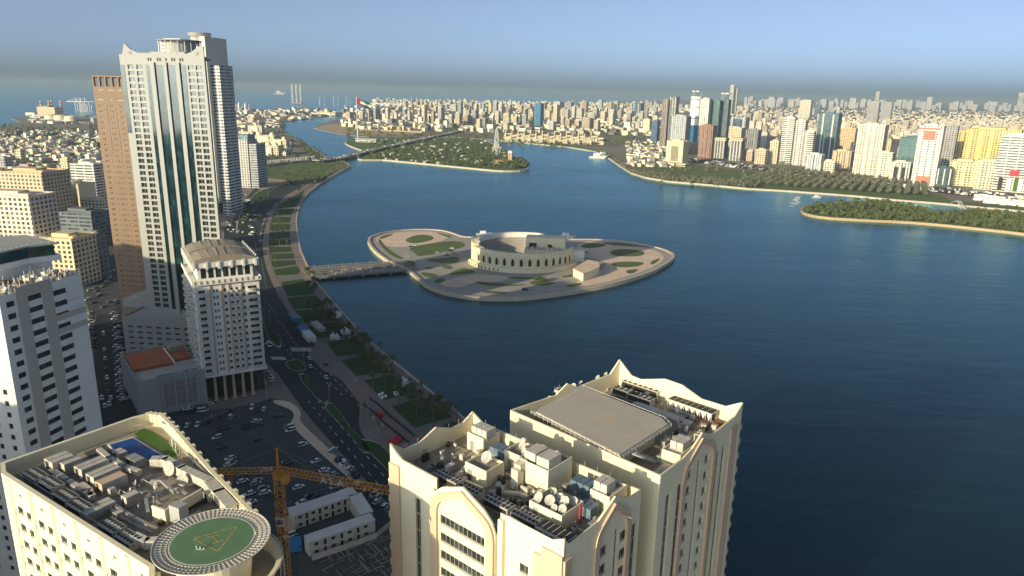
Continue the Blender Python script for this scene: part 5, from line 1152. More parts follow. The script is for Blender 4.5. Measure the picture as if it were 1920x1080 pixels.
# city blocks just outside the left of the frame (unseen, guessed and sized to shade the car park and the boulevard)
for (x, y, wd, dp_, h, lab) in ((-338, 208, 212, 46, 106, 'broad pale tower block outside the left of the view'), (-212, 62, 74, 34, 96, 'pale tower block outside the left of the view, near the camera'), (-290, 100, 118, 30, 112, 'taller beige block between the two pale towers outside the view')):
    F = Fr((x, y), 133); r_ = thing('tower_block', (x, y, 0), lab, 'tower'); solid('wall', F, -wd / 2, wd / 2, -dp_ / 2, dp_ / 2, 0, h, 'grid', (.6, .55, .45), r_); solid('roof', F, -wd / 4, wd / 4, -dp_ / 4, dp_ / 4, h, h + 5, 'far', (.5, .47, .4), r_, 'roof')
    solid('crown', F, -wd / 2 + 14, wd / 2 - 30, -dp_ / 2 + 3, dp_ / 2 - 3, h, h + 3, 'far', (.5, .47, .4), r_, 'crown')

# ---------------------------------------------------------------- tower crane
cb = P(532, 1062, 0)
cm = AT(520, 905, hypot(*P(532, 1062, 40))) ; 
def crane():
    base = P(535, 1062, 45.0); r0 = hypot(*base); top = AT(520, 896, r0); apex = AT(533, 852, r0 + .5); zt = top[2]
    rt = thing('tower_crane', (base[0], base[1], 0), 'yellow lattice tower crane standing over the shaded car park', 'crane')
    x, y = base; w_ = .85; b = MB(); z = 0; k = 0
    for dx in (-w_, w_):
        for dy in (-w_, w_): b.tube((x + dx, y + dy, 0), (x + dx, y + dy, zt), .11, 4)
    while z < zt - 1:
        z2 = min(z + 1.9, zt)
        for (a, c) in (((-w_, -w_), (w_, -w_)), ((w_, -w_), (w_, w_)), ((w_, w_), (-w_, w_)), ((-w_, w_), (-w_, -w_))):
            p, q = (a, c) if k % 2 else (c, a); b.tube((x + p[0], y + p[1], z), (x + q[0], y + q[1], z2), .065, 4); b.tube((x + a[0], y + a[1], z2), (x + c[0], y + c[1], z2), .065, 4)
        z = z2; k += 1
    b.build('mast', M['crane'], rt)
    MB().cone((x, y), zt, zt + 1.2, 1.3, 1.3, 14).build('slewing_ring', M['crane'], rt)
    lad = MB(); rl = random.Random(4)
    for z in range(6, int(zt) - 2, 3): lad.box(Fr((x, y), 20), -1.9, -1.1, -.7, .5, z, z + .12); lad.tube((x - 1.6, y - .5, z), (x - 1.1, y + .5, z + 3), .05, 4)
    lad.build('ladder_platforms', M['rust'], rt)
    tipL = P(400, 888, zt + 1.4); tipR = P(760, 930, zt + 1.4); O = Vector((x, y, zt + 1.4)); AP = Vector((x, y, zt + 7.2))
    dirL = Vector((tipL[0] - x, tipL[1] - y, 0)); LL_ = dirL.length; dirL.normalize(); 
    def lattice(L, hh, d, mat_, nm, n, z0=O.z):
        b = MB(); u = Vector((-d.y, d.x, 0)) * .55; P0 = Vector((x, y, z0))
        for i in range(n):
            a, c = P0 + d * (L * i / n), P0 + d * (L * (i + 1) / n); m_ = P0 + d * (L * (i + .5) / n) + Vector((0, 0, hh))
            for q in (u, -u): b.tube(tuple(a + q), tuple(c + q), .08, 4); b.tube(tuple(a + q), tuple(m_), .05, 4); b.tube(tuple(m_), tuple(c + q), .05, 4)
            b.tube(tuple(a + u), tuple(a - u), .05, 4)
            if i < n - 1: b.tube(tuple(m_), tuple(m_ + d * (L / n)), .09, 4)
        return b.build(nm, mat_, rt)
    lattice(LL_, 1.2, dirL, M['crane'], 'counter_jib', 12)
    dR = Vector((tipR[0] - x, tipR[1] - y, 0)); LR = dR.length; dR.normalize()
    lattice(LR, 1.5, dR, M['crane'], 'jib', 30)
    MB().tube(tuple(O), tuple(AP), .3, 5, .18).build('apex_frame', M['crane'], rt)
    c_ = MB(); c_.tube(tuple(AP), tuple(O + dirL * LL_ * .97), .05, 4); c_.tube(tuple(AP), tuple(O + dirL * LL_ * .5), .05, 4); c_.tube(tuple(AP), tuple(O + dR * LR * .4), .05, 4); c_.tube(tuple(AP), tuple(O + dR * LR * .75), .05, 4)
    c_.build('tie_rods', M['cable'], rt)
    MB().box(Fr((x + .9, y - 1.6), 100), 0, 1.4, 0, 1.6, zt - .6, zt + 1.3).build('cab', M['crane'], rt)
    F = Fr(tuple(O + dR * LR * .36)[:2], math.degrees(atan2(dR.x, dR.y)))
    for ch, s in (('A', 0), ('S', 2.0), ('A', 4.0)):
        cu = bpy.data.curves.new('t', 'FONT'); cu.body = ch; cu.size = 2.4; cu.extrude = .04; t = bpy.data.objects.new('t', cu); COL.objects.link(t)
        dg = bpy.context.evaluated_depsgraph_get(); me = bpy.data.meshes.new_from_object(t.evaluated_get(dg)); bpy.data.objects.remove(t)
        me.materials.clear(); me.materials.append(M['steelwhite']); o = bpy.data.objects.new('sign_letter', me); COL.objects.link(o); o.parent = rt
        q = F.p(s, -.9, O.z - .1); o.location = (q[0] - rt.location.x, q[1] - rt.location.y, q[2]); o.rotation_euler = (R(90), 0, R(90 - F.az)); o['label'] = 'white sign letter ' + ch
    MB().box(Fr((x, y), 95), -1.0, 1.0, -1.1, -1.02, 56, 58.2).build('name_board', M['steelwhite'], rt)
    b = MB()
    for i in range(3): b.box(Fr((x, y), 95), -.7 + i * .5, -.35 + i * .5, -1.14, -1.11, 56.5, 57.7)
    b.build('board_lettering', M['glassblue'], rt)
    for k in range(3): MB().box(Fr(tuple(O + dirL * (LL_ * .8))[:2], math.degrees(atan2(dirL.x, dirL.y))), k * .9 - 1, k * .9 - .2, -.9, .9, zt - 1.2, zt + .9).build('counterweight', M['rust'], rt) if k == 0 else None
crane()
# ================================================================ SMALL THINGS NEAR THE BOULEVARD
def car_proto(name, kind, label, cat='car'):
    F = Fr((0, 0), 90); r = thing(name, (0, 0, 0), label, cat); v = kind == 'van'; L, W = (5.2, 1.95) if v else (4.5, 1.8)
    b = MB(); h = 1.0 if v else .78
    pr = [(-L / 2, .35), (-L / 2 + .1, h - .1), (-L / 2 + .35, h), (L / 2 - .9, h), (L / 2 - .1, h - .18), (L / 2, .38)]
    for (x0, z0), (x1, z1) in zip(pr, pr[1:]): b.hexa([(x0, -W / 2, .3), (x1, -W / 2, .3), (x1, W / 2, .3), (x0, W / 2, .3), (x0, -W / 2 + .08, z0), (x1, -W / 2 + .08, z1), (x1, W / 2 - .08, z1), (x0, W / 2 - .08, z0)])
    t0, t1, top = (-L / 2 + .15, L / 2 - 1.2, 2.0) if v else (-1.5 if kind != 'suv' else -2.0, .55, 1.42 if kind != 'suv' else 1.72)
    b.hexa([(t0 + .1, -W / 2 + .28, top - .12), (t1 - .05, -W / 2 + .28, top - .12), (t1 - .05, W / 2 - .28, top - .12), (t0 + .1, W / 2 - .28, top - .12), (t0 + .25, -W / 2 + .32, top), (t1 - .15, -W / 2 + .32, top), (t1 - .15, W / 2 - .32, top), (t0 + .25, W / 2 - .32, top)])
    o = b.build('body', M['carpaint'], r); o.color = (.7, .7, .7, 1)
    g = MB().hexa([(t0 - .5 if not v else t0, -W / 2 + .12, h - .02), (t1 + .75, -W / 2 + .12, h - .02), (t1 + .75, W / 2 - .12, h - .02), (t0 - .5 if not v else t0, W / 2 - .12, h - .02), (t0 + .12, -W / 2 + .3, top - .1), (t1 - .05, -W / 2 + .3, top - .1), (t1 - .05, W / 2 - .3, top - .1), (t0 + .12, W / 2 - .3, top - .1)]).build('windows', M['carglass'], r)
    ks = [o, g]
    for x in (-L / 2 + .85, L / 2 - .85):
        for y in (-W / 2 + .05, W / 2 - .05):
            b = MB(); b.tube((x, y - .1, .33), (x, y + .1, .33), .33, 10); ks.append(b.build('wheel', M['tyre'], r))
    return reg(r, *ks)
WH = (.72, .72, .72); SI = (.38, .39, .40); BL = (.03, .03, .035); GY = (.16, .165, .17); RE = (.35, .03, .03)
protos = {}; cn = {}
def car(x, y, az, col, kind, place, z=.06):
    cname = {WH: 'white', SI: 'silver', BL: 'black', GY: 'dark grey', RE: 'dark red'}[col]
    kn = {'car': 'saloon car', 'suv': 'estate car', 'van': 'van'}[kind]; lab = f'{cname} {kn} {place}'; grp = 'cars ' + place
    q = P(x, y, .7); rz = R(90 - az)
    if kind not in protos:
        protos[kind] = car_proto('parked_' + ('van' if kind == 'van' else 'car'), kind, lab, 'van' if kind == 'van' else 'car'); r = protos[kind]; r.location = (*q, z); r.rotation_euler = (0, 0, rz); r['group'] = grp
        for c in KIDS[r.name]: c.color = (*col, 1)
    else: r = dup(protos[kind], (*q, z), rz, label=lab, group=grp, color=(*col, 1))
    return r
crn = random.Random(21)
azl = AZ((560, 808), (588, 800))
def lot(zs, sc_, ox, oy, col, place, az=None, kinds=('car', 'car', 'suv')):
    for x, y in zs: car(ox + x / sc_, oy + y / sc_, (az if az is not None else azl) + crn.uniform(-4, 4) + crn.choice((0, 180)), col if col else crn.choice((WH, WH, SI, GY, BL)), crn.choice(kinds), place)
lot([(835, 220), (950, 235), (630, 310), (210, 390), (310, 385)], 5.141, 310, 720, WH, 'in the far row of the car park', AZ((470, 775), (475, 765)))
lot([(880, 350), (1190, 410), (1205, 440), (500, 510), (1325, 580), (625, 710), (745, 930), (960, 1040), (810, 1050)], 5.141, 310, 720, WH, 'in the middle of the shaded car park')
lot([(640, 755), (885, 925), (950, 1000)], 5.141, 310, 720, SI, 'in the middle of the shaded car park')
lot([(885, 255), (610, 265), (415, 355), (515, 330), (150, 400)], 5.141, 310, 720, BL, 'in the far row of the car park', AZ((470, 775), (475, 765)))
lot([(1085, 300), (770, 380), (790, 420), (895, 385), (560, 425), (890, 530), (540, 605), (550, 400), (335, 655), (1180, 750)], 5.141, 310, 720, BL, 'in the middle of the shaded car park')
lot([(215, 235), (420, 190)], 5.141, 310, 720, WH, 'on the road before the grey annex', AZ((340, 768), (400, 760)))
car(380, 769, AZ((340, 768), (400, 760)), WH, 'van', 'on the road before the grey annex')
lot([(320, 215), (370, 210), (70, 205)], 5.141, 310, 720, GY, 'on the road before the grey annex', AZ((340, 768), (400, 760)))
lot([(280, 310), (435, 500), (530, 600), (715, 860), (770, 840), (275, 965)], 6, 520, 780, WH, 'in the near car park by the crane')
lot([(550, 640), (620, 650), (650, 790), (740, 770), (130, 120)], 6, 520, 780, SI, 'in the near car park by the crane')
lot([(385, 890), (430, 910), (130, 520)], 6, 520, 780, BL, 'in the near car park by the crane')
azr = azl - 28
lot([(610, 390), (635, 370), (750, 530), (740, 510), (815, 590), (1120, 950), (1215, 1010)], 6, 520, 780, WH, 'in the slanted row along the boulevard', azr)
lot([(690, 470), (700, 490), (850, 640), (880, 690), (950, 780), (1020, 850)], 6, 520, 780, BL, 'in the slanted row along the boulevard', azr)
lot([(1090, 880), (1140, 900)], 6, 520, 780, SI, 'in the slanted row along the boulevard', azr)
lot([(265, 615)], 6, 500, 900, WH, 'under the carport beside the site cabins')
for i, (x, y, c_) in enumerate(((430, 870, WH), (480, 905, SI), (520, 925, BL), (455, 890, GY), (560, 912, WH), (500, 880, WH), (470, 940, WH), (545, 955, SI))): car(x, y, azl + crn.uniform(-5, 5), c_, 'car', 'in the lower rows of the shaded car park')
azb = AZ((640, 740), (600, 690))
for x, y, c_, k in ((580, 671, WH, 'car'), (582, 686, WH, 'car'), (611, 706, WH, 'car')): car(x, y, azb, c_, k, 'driving on the boulevard')
car(611, 682, azb, RE, 'suv', 'crossing the promenade road')
lot([(130, 970), (150, 985), (170, 1000)], 6, 480, 480, WH, 'parked at the foot of the balcony tower', AZ((505, 650), (515, 642)))
lot([(1365, 860), (1375, 880), (1380, 895)], 2.7, 0, 380, WH, 'parked at the foot of the balcony tower', AZ((505, 650), (515, 642)))
azs = AZ((200, 780), (192, 620))
lot([(145, 617), (150, 670), (160, 785), (183, 903), (130, 905), (148, 950), (175, 940)], 3.176, 150, 460, WH, 'driving down the shaded side street', azs, ('car',))
lot([(155, 735), (165, 830), (170, 870)], 3.176, 150, 460, BL, 'driving down the shaded side street', azs, ('car',))
car(194, 625, azs, WH, 'van', 'driving down the shaded side street')
ys = [400 + 16.5 * i for i in range(32)]
for i, y in enumerate(ys): lot([(205 + (y - 400) * .085 + crn.uniform(-2, 2) + (14 if i % 2 else 0), y)], 3.176, 150, 460, crn.choice((WH, WH, SI, SI, GY, BL)), 'in the rows beside the side street', azs + 72)
for i in range(13): lot([(66 + i * 1.2 + crn.uniform(-3, 3), 400 + i * 17)], 3.176, 150, 460, crn.choice((WH, SI, GY, BL)), 'along the left kerb of the side street', azs + 72)
lot([(180, 335), (215, 345), (222, 325), (140, 240), (152, 228), (120, 290), (60, 265), (45, 320), (140, 365), (80, 340), (170, 195), (180, 185), (160, 215), (110, 300), (100, 270), (200, 150), (90, 255)], 3.176, 150, 460, None, 'on the sunlit lot beyond the side street', azs + 60)
lot([(575, 400), (500, 470), (485, 485), (470, 510), (455, 540), (438, 560), (430, 575), (418, 590), (405, 620), (400, 640), (390, 665), (382, 690), (378, 715), (372, 740), (370, 760), (365, 780), (362, 805), (358, 828), (354, 850)], 5.143, 420, 290, None, 'parked in one row along the upper boulevard', AZ((495, 440), (500, 420)) + 60)
for i in range(58):
    x = crn.uniform(415, 480); y = crn.uniform(362, 440)
    if x > 500 - (y - 360) * .2 or x < 452 - (395 - y) * .3 and y < 400: continue
    car(x, y, crn.choice((100, 10)) + crn.uniform(-6, 6), crn.choice((WH, WH, SI, BL)), 'car', 'on the lots below the white towers')

# trees and palms
def palm_proto(h=8.5, seed=1, nf=16, L=3.4):
    rn = random.Random(seed); r = thing('palm_tree', (0, 0, 0), 'date palm', 'palm tree'); b = MB(); p = [(0, 0, 0), (.08, .05, h * .4), (.05, .12, h * .75), (0, .1, h)]
    for i in range(3): b.tube(p[i], p[i + 1], .28 - .04 * i, 6, .24 - .04 * i)
    tk = b.build('trunk', M['trunk'], r); c = MB()
    for i in range(nf):
        a = 2 * pi * i / nf + rn.uniform(-.2, .2); up_ = rn.uniform(-.1, 1.1); q = Vector((0, .1, h)); d = Vector((cos(a) * cos(up_), sin(a) * cos(up_), sin(up_))); seg = L / 5; side = Vector((-sin(a), cos(a), 0))
        for k in range(5):
            n_ = q + d * seg; w0 = .42 * (1 - abs(k - 1.5) / 4); w1 = .42 * (1 - abs(k + 1 - 1.5) / 4) if k < 4 else .05; dr = Vector((0, 0, -.22))
            c.face([q, n_, n_ + side * w1 + dr * w1, q + side * w0 + dr * w0]); c.face([q, q - side * w0 + dr * w0, n_ - side * w1 + dr * w1, n_]); q = n_; d.z -= .28; d.normalize()
    cr = c.build('crown', M['palmleaf'], r); return reg(r, tk, cr)
def tree_proto(name, label, h, rad, n, leaf, mt, seed, flat=.8):
    rn = random.Random(seed); r = thing(name, (0, 0, 0), label, 'tree'); b = MB().tube((0, 0, 0), (0, 0, h * .45), .22, 6, .15)
    for i in range(4): a = i * 1.6 + rn.random(); b.tube((0, 0, h * .4), (cos(a) * rad * .5, sin(a) * rad * .5, h * .7), .12, 4, .05)
    tk = b.build('trunk', M['trunk'], r); c = MB(); cl = [(rn.uniform(-.6, .6) * rad, rn.uniform(-.6, .6) * rad, h * .7 + rn.uniform(-.3, .3) * rad * flat, rn.uniform(.4, .65) * rad) for _ in range(7)]
    leaves(c, cl, n, leaf, rn); cr = c.build('crown', mt, r); return reg(r, tk, cr)
def leaves(c, cl, n, leaf, rn):
    for _ in range(n):
        x, y, z, rr = rn.choice(cl); v = Vector((rn.gauss(0, 1), rn.gauss(0, 1), rn.gauss(0, 1))).normalized() * rr * rn.uniform(.75, 1.05); v.z *= .8
        nrm = (v.normalized() + Vector((rn.uniform(-.7, .7), rn.uniform(-.7, .7), rn.uniform(-.3, .9)))).normalized(); u = nrm.orthogonal().normalized(); w_ = nrm.cross(u); a = rn.uniform(0, 6.28); u, w_ = u * cos(a) + w_ * sin(a), w_ * cos(a) - u * sin(a)
        p = Vector((x, y, z)) + v; l = leaf * rn.uniform(.6, 1.3); c.face([p - u * l - w_ * l * .6, p + u * l - w_ * l * .5, p + u * l * .8 + w_ * l * .6, p - u * l * .7 + w_ * l * .5])
pp = palm_proto(); pp2 = palm_proto(6, 4, 14, 3.0); tp_ = tree_proto('broadleaf_tree', 'tree', 6, 3.2, 420, .34, M['leaf'], 3)
def put(pr, x, y, label, group, s=1.0, first=[]):
    q = P(x, y); rz = crn.uniform(0, 6.28)
    if pr.name not in first:
        first.append(pr.name); pr.location = (*q, 0); pr.scale = (s,) * 3; pr['label'] = label; pr['group'] = group; return pr
    return dup(pr, (*q, 0), rz, s, label, group)
GP = 'palms along the lakeside lawns'
for x, y, s in ((736.5, 708, 1.35), (748, 763, 1.0), (790, 748, 1.0), (700, 727, 1), (782, 787, 1.05), (813, 802, 1.2), (821, 767, .9), (856, 790, .9), (722, 733, .9)): put(pp, x, y, 'tall date palm on the near lakeside lawns', GP, s)
for x, y, s in ((699, 730, .9), (657, 675, .9), (693, 664, 1), (713, 671, 1)): put(pp, x, y, 'date palm on the middle lakeside lawns', GP, s)
for x, y, s in ((580.5, 595, 1.1), (613, 593, 1.35), (622, 593, 1.2)): put(pp, x, y, 'date palm whose crown catches the sun near the white kiosk', GP, s)
put(pp2, 593, 601, 'short bushy palm between the two sunlit tall palms', None, .8)
for x, y in ((672, 632), (655, 622), (510, 490), (518, 497), (511.4, 461), (524, 461), (538, 461), (553, 365), (573, 342), (598, 337), (515, 490)): put(pp2, x, y, 'low palm on the upper lakeside lawns', 'low palms on the upper lawns', 1.0)
for i in range(34): y = crn.uniform(372, 458); x0 = 505 + max(0, 400 - y) * .6; put(pp2, crn.uniform(x0 + 3, x0 + 34), y, 'small palm on the dark lawn strip beside the curved shore', 'palms on the curved lawn strip', crn.uniform(.6, .9))
for x, y in ((575, 513), (582, 520), (588, 532), (592, 545), (585, 550), (577, 540), (680, 640), (688, 648), (560, 360), (570, 352), (592, 345), (610, 336), (540, 348), (556, 345)): put(tp_, x, y, 'dark broadleaf tree beside the lakeside walk', 'trees beside the lakeside walk', 1.0)
for i in range(16): put(tp_, crn.uniform(445, 500), crn.uniform(366, 420), 'dark street tree by the lots below the white towers', 'street trees below the white towers', .8)
for i in range(90):
    t_ = crn.random(); pts_ = [(600, 560), (640, 600), (690, 648), (740, 690), (790, 735), (850, 780)]; k = min(4, int(t_ * 5)); f_ = t_ * 5 - k; x = pts_[k][0] + (pts_[k + 1][0] - pts_[k][0]) * f_ - crn.uniform(6, 40); y = pts_[k][1] + (pts_[k + 1][1] - pts_[k][1]) * f_ + crn.uniform(-4, 10)
    put(pp2 if i % 3 else tp_, x, y, ('low palm' if i % 3 else 'dark round tree') + ' on the shaded lawns near the lagoon wall', 'plants on the shaded lawns', crn.uniform(.6, 1.1))
put(tp_, 1011, 530, 'round green tree in front of the amphitheatre', None, .95); put(tp_, 1004, 531, 'round green tree left of the other in front of the amphitheatre', None, .85); put(tp_, 1018, 530, 'round green tree right of the other in front of the amphitheatre', None, .8)

# tents, kiosks, stage truck, cabins
def tent(x, y, s, lab, az=55):
    q = P(x, y); F = Fr(q, az); r = thing('marquee', (*q, 0), lab, 'tent'); b = MB().box(F, -s, s, -s, s, .2, 2.4); b.build('side_wall', M['tent'], r)
    b = MB(); ap = (*q, 5.0)
    c = [F.p(a * s * 1.12, e * s * 1.12, 2.4) for a, e in ((-1, -1), (1, -1), (1, 1), (-1, 1))]; m_ = [((p[0] - q[0]) * .35 + q[0], (p[1] - q[1]) * .35 + q[1], 3.4) for p in c]
    for i in range(4): b.face([c[i - 1], c[i], m_[i], m_[i - 1]]); b.face([m_[i - 1], m_[i], ap])
    b.build('canopy', M['tent'], r); return r
tent(755.5, 722, 2.6, 'white peaked marquee on the near lakeside lawn'); tent(648, 626, 2.4, 'white peaked marquee with an open dark front, middle lawns'); tent(625, 636, 1.6, 'left of two small white tents on the middle lawn'); tent(632, 637, 1.4, 'right of two small white tents on the middle lawn')
for i, (x, y, lab) in enumerate(((712, 740, 'left white globe light in the cluster of four on the lawn'), (717, 737.5, 'back white globe light in the cluster of four on the lawn'), (717, 745, 'front white globe light in the cluster of four on the lawn'), (723, 743, 'right white globe light in the cluster of four on the lawn'))):
    q = P(x, y, .8); b = MB(); b.dome(q, .7, .95, .95, 12, 4); b.cone(q, .1, .7, .6, .95, 12); b.build('lawn_globe', M['tent'], base=(*q, 0), label=lab, cat='lawn globe', smooth=True)
def cabin(x0, y0, x1, y1, W, H, m, lab, name='container', z0=.1, roofm=None, win=0, cat='container'):
    a, c = P(x0, y0), P(x1, y1); az = math.degrees(atan2(c[0] - a[0], c[1] - a[1])); L = hypot(c[0] - a[0], c[1] - a[1]); F = Fr(a, az); r = thing(name, F.p(L / 2, W / 2, z0), lab, cat)
    MB().box(F, 0, L, 0, W, z0 + .1, z0 + H).build('wall', M[m], r); MB().box(F, -.15, L + .15, -.15, W + .15, z0 + H + .004, z0 + H + .2).build('roof', M[roofm or m], r)
    if win:
        for st in range(int(H // 2.7)):
            for i in range(win): s = L * (i + .3) / win; MB().box(F, s, s + 1.3, -.06, -.004, z0 + 1 + st * 2.8, z0 + 2.0 + st * 2.8).build('window', M['dark'], r)
            for i in range(win - 1): s = L * (i + .85) / win; MB().box(F, s, s + .9, -.06, -.005, z0 + .2 + st * 2.8, z0 + 2.2 + st * 2.8).build('door', M['dark'], r)
    return r, F, L
cabin(541, 596, 551, 606, 5, 2.8, 'bluetarp', 'pale blue container on the promenade, uppermost of the row', roofm='glassblue' if False else 'tank')
cabin(556, 620, 567, 631, 5, 2.8, 'bluetarp', 'blue container on the promenade next to the white truck box'); cabin(566, 630, 578, 644, 5, 3.2, 'tent', 'white truck box on the promenade behind the red cab')
car(585, 645, azb, RE, 'van', 'beside the white truck box on the promenade')
cabin(582, 610, 598, 624, 4.5, 2.2, 'acbox', 'long grey shade shelter on the middle lawn', 'shelter', cat='shelter'); cabin(632, 598, 641, 593, 4, 3, 'tent', 'white kiosk with glass side at the edge of the lagoon', 'kiosk', cat='kiosk'); cabin(738, 739, 742, 743, 2, 1.2, 'tent', 'small white storage box beside the lawn globes', 'storage_box', cat='box')
cabin(553, 994, 672, 952, 5.5, 5.6, 'acbox', 'two storey white site cabin block with dark windows, rear one of the yard', 'site_cabin', roofm='steelwhite', win=5, cat='cabin')
cabin(581, 1046, 704, 1002, 4.5, 5.6, 'acbox', 'long white site cabin block, front one of the yard', 'site_cabin', roofm='steelwhite', win=4, cat='cabin'); cabin(700, 985, 678, 950, 4.5, 5.6, 'acbox', 'short white site cabin block closing the right end of the yard', 'site_cabin', roofm='steelwhite', win=1, cat='cabin')
cabin(534, 998, 553, 994, 5, 2.6, 'tan', 'beige carport at the left end of the site cabins', 'carport', cat='carport')
fb = MB(); q = [P(x, y) for x, y in ((585, 1052), (640, 1034), (705, 1010), (735, 985))]
for a, c in zip(q, q[1:]):
    L = hypot(c[0] - a[0], c[1] - a[1]); F = Fr(a, math.degrees(atan2(c[0] - a[0], c[1] - a[1]))); fb.box(F, 0, L, 0, .08, 0, 2.2)
    for i in range(int(L / 2.5)): fb.box(F, i * 2.5, i * 2.5 + .15, -.1, -.001, 0, 2.6)
fb.build('hoarding', M['acbox'], base=(*q[0], 0), label='pale site hoarding in front of the white cabins', cat='fence')
rb = MB(); srn = random.Random(9); rmat = []
for i in range(70): x = srn.uniform(600, 760); y = srn.uniform(1020, 1085); a = P(x, y); L = srn.uniform(2, 9); an = R(srn.choice((140, 142, 48, 50))); rb.tube((*a, srn.uniform(.2, .9)), (a[0] + sin(an) * L, a[1] + cos(an) * L, srn.uniform(.2, .9)), .09, 4)
rb.build('steel_bars', M['metal'], base=(*P(680, 1050), 0), label='scattered reinforcing bars on the dark building site', kind='stuff')
r_, F, L = cabin(545, 1038, 566, 1034, 5, 2.4, 'bluetarp', 'dark blue covered stack beside the crane mast', 'covered_stack', cat='stack')
gp = P(742, 828); r = thing('event_tent', (*gp, 0), 'red roofed event tent at the end of the barrier row behind the cream tower', 'tent'); b = MB(); b.dome(gp, .3, 2.8, 2.4, 14, 4); b.build('canopy', M['red'], r); r['category'] = 'tent'
tr_ = [(680, 760), (700, 775), (720, 795), (745, 815), (765, 832)]
b = MB(); q = [P(*t_) for t_ in tr_]; q2 = [P(x + 12, y - 12) for x, y in tr_]
for a, c in zip(q, q[1:]): F = Fr(a, math.degrees(atan2(c[0] - a[0], c[1] - a[1]))); b.box(F, 0, hypot(c[0] - a[0], c[1] - a[1]), 0, .3, .1, 1.1)
b.build('barrier', M['black'], base=(*q[0], 0), label='long dark crowd barrier beside the boulevard', cat='barrier')
b = MB()
for a, c in zip(q2, q2[1:]): F = Fr(a, math.degrees(atan2(c[0] - a[0], c[1] - a[1]))); b.box(F, 0, hypot(c[0] - a[0], c[1] - a[1]), 0, .3, .1, 1.1)
b.build('barrier', M['black'], base=(*q2[0], 0), label='second dark barrier on the promenade side of the tent', cat='barrier')
cabin(706, 778, 712, 784, 1.6, 2.0, 'red', 'red booth standing between the two dark barriers', 'ticket_booth', cat='booth')
# street lamps
lp = thing('street_lamp', (0, 0, 0), 'lamp', 'street lamp'); k1 = MB().tube((0, 0, 0), (0, 0, 10), .14, 6, .08).build('pole', M['metal'], lp); b = MB().tube((0, -1.6, 10.2), (0, 1.6, 10.2), .07, 4); k2 = b.build('arm', M['metal'], lp)
b = MB(); b.hexa([(-.25, 1.2, 10.1), (.25, 1.2, 10.1), (.25, 2.2, 10.1), (-.25, 2.2, 10.1), (-.2, 1.2, 10.3), (.2, 1.2, 10.3), (.2, 2.2, 10.3), (-.2, 2.2, 10.3)]); k3 = b.build('lamp_head', M['acbox'], lp); b = MB(); b.hexa([(-.25, -2.2, 10.1), (.25, -2.2, 10.1), (.25, -1.2, 10.1), (-.25, -1.2, 10.1), (-.2, -2.2, 10.3), (.2, -2.2, 10.3), (.2, -1.2, 10.3), (-.2, -1.2, 10.3)]); k4 = b.build('lamp_head', M['acbox'], lp); reg(lp, k1, k2, k3, k4)
L0 = True
for x, y, lab in ((618, 757, 'tall street lamp on the median, third from the bottom'), (571, 686, 'street lamp at the zebra crossing'), (676, 800, 'tall street lamp on the median beside the barriers'), (507, 612, 'street lamp on the verge beside the balcony tower'), (503, 367, 'lone lamp mast on the dark boulevard below the sand lot'), (398, 788, 'street lamp in the far corner of the car park'), (605, 310, 'lamp mast by the bridge approach'), (500, 751, 'thin lamp at the car park entrance'), (762, 880, 'street lamp half hidden behind the cream tower'), (565, 300, 'lamp mast on the park avenue')):
    q = P(x, y); 
    if L0: lp.location = (*q, 0); lp.rotation_euler = (0, 0, .6); lp['label'] = lab; lp['group'] = 'lamps of the boulevard'; L0 = False
    else: dup(lp, (*q, 0), .6, 1.0, lab, 'lamps of the boulevard')
# people on the promenade
pcount = {}
def person(x, y, cl, lab, s=1.0):
    pcount[lab] = pcount.get(lab, 0) + 1; lab = lab + ('', ', a little farther down', ', nearest the red tent')[pcount[lab] - 1]
    q = P(x, y); r = thing('person', (*q, .17), lab, 'person'); b = MB(); a = crn.uniform(0, 6); F = Fr(q, math.degrees(a))
    for d in (-.1, .1): b.cone(F.p(d, d, 0)[:2], .17, 1.0, .07, .1, 6)
    b.cone(q, .98, 1.6, .16, .22, 8); 
    for d in (-.26, .26): b.tube(F.p(d, 0, 1.55), F.p(d * 1.2, .05, .98), .055, 5, .04)
    b.cone(q, 1.58, 1.68, .07, .06, 6); b.dome(q, 1.76, .11, .14, 8, 3); b.cone(q, 1.65, 1.76, .07, .11, 8)
    me = b.build('body', M[cl], r); return r
for x, y, c_ in ((503, 523, 'black'), (524, 550, 'black'), (536, 654, 'black'), (690, 770, 'tent'), (683, 757, 'red'), (695, 781, 'black'), (700, 787, 'tent'), (710, 797, 'black'), (717, 801, 'tent'), (724, 808, 'black'), (553, 420, 'black'), (667, 716, 'tent')): person(x, y, c_, {'black': 'person in dark clothes', 'tent': 'person in white clothes', 'red': 'person in a red top'}[c_] + ' walking ' + ('beside the dark barrier' if y > 740 else 'on the upper promenade' if y < 560 else 'near the zebra crossing' if x < 600 else 'on the middle promenade'))

# ================================================================ AMPHITHEATRE
ac = P(984, 492, 0); am = thing('amphitheatre', (*ac, 0), 'cream round amphitheatre with arcaded outer wall on the island', 'amphitheatre')
pl_, pr_ = P(880, 500, 0), P(1083, 500, 0); RAD = 46; CY = (ac[0] - 2, ac[1] + 4)
def pol(a, r, sy=.9): return (CY[0] + r * cos(R(a)), CY[1] + r * sin(R(a)) * sy)
def arcwall(mb, r0, r1, a0, a1, z0, z1, n=40, top2=None):
    for i in range(n):
        a, b = a0 + (a1 - a0) * i / n, a0 + (a1 - a0) * (i + 1) / n; q = [pol(a, r1), pol(b, r1), pol(b, r0), pol(a, r0)]; za_, zb_ = (z1, z1) if top2 is None else (z1 + (top2 - z1) * i / n, z1 + (top2 - z1) * (i + 1) / n)
        mb.hexa([(*p, z0) for p in q] + [(*q[0], za_), (*q[1], zb_), (*q[2], zb_), (*q[3], za_)])
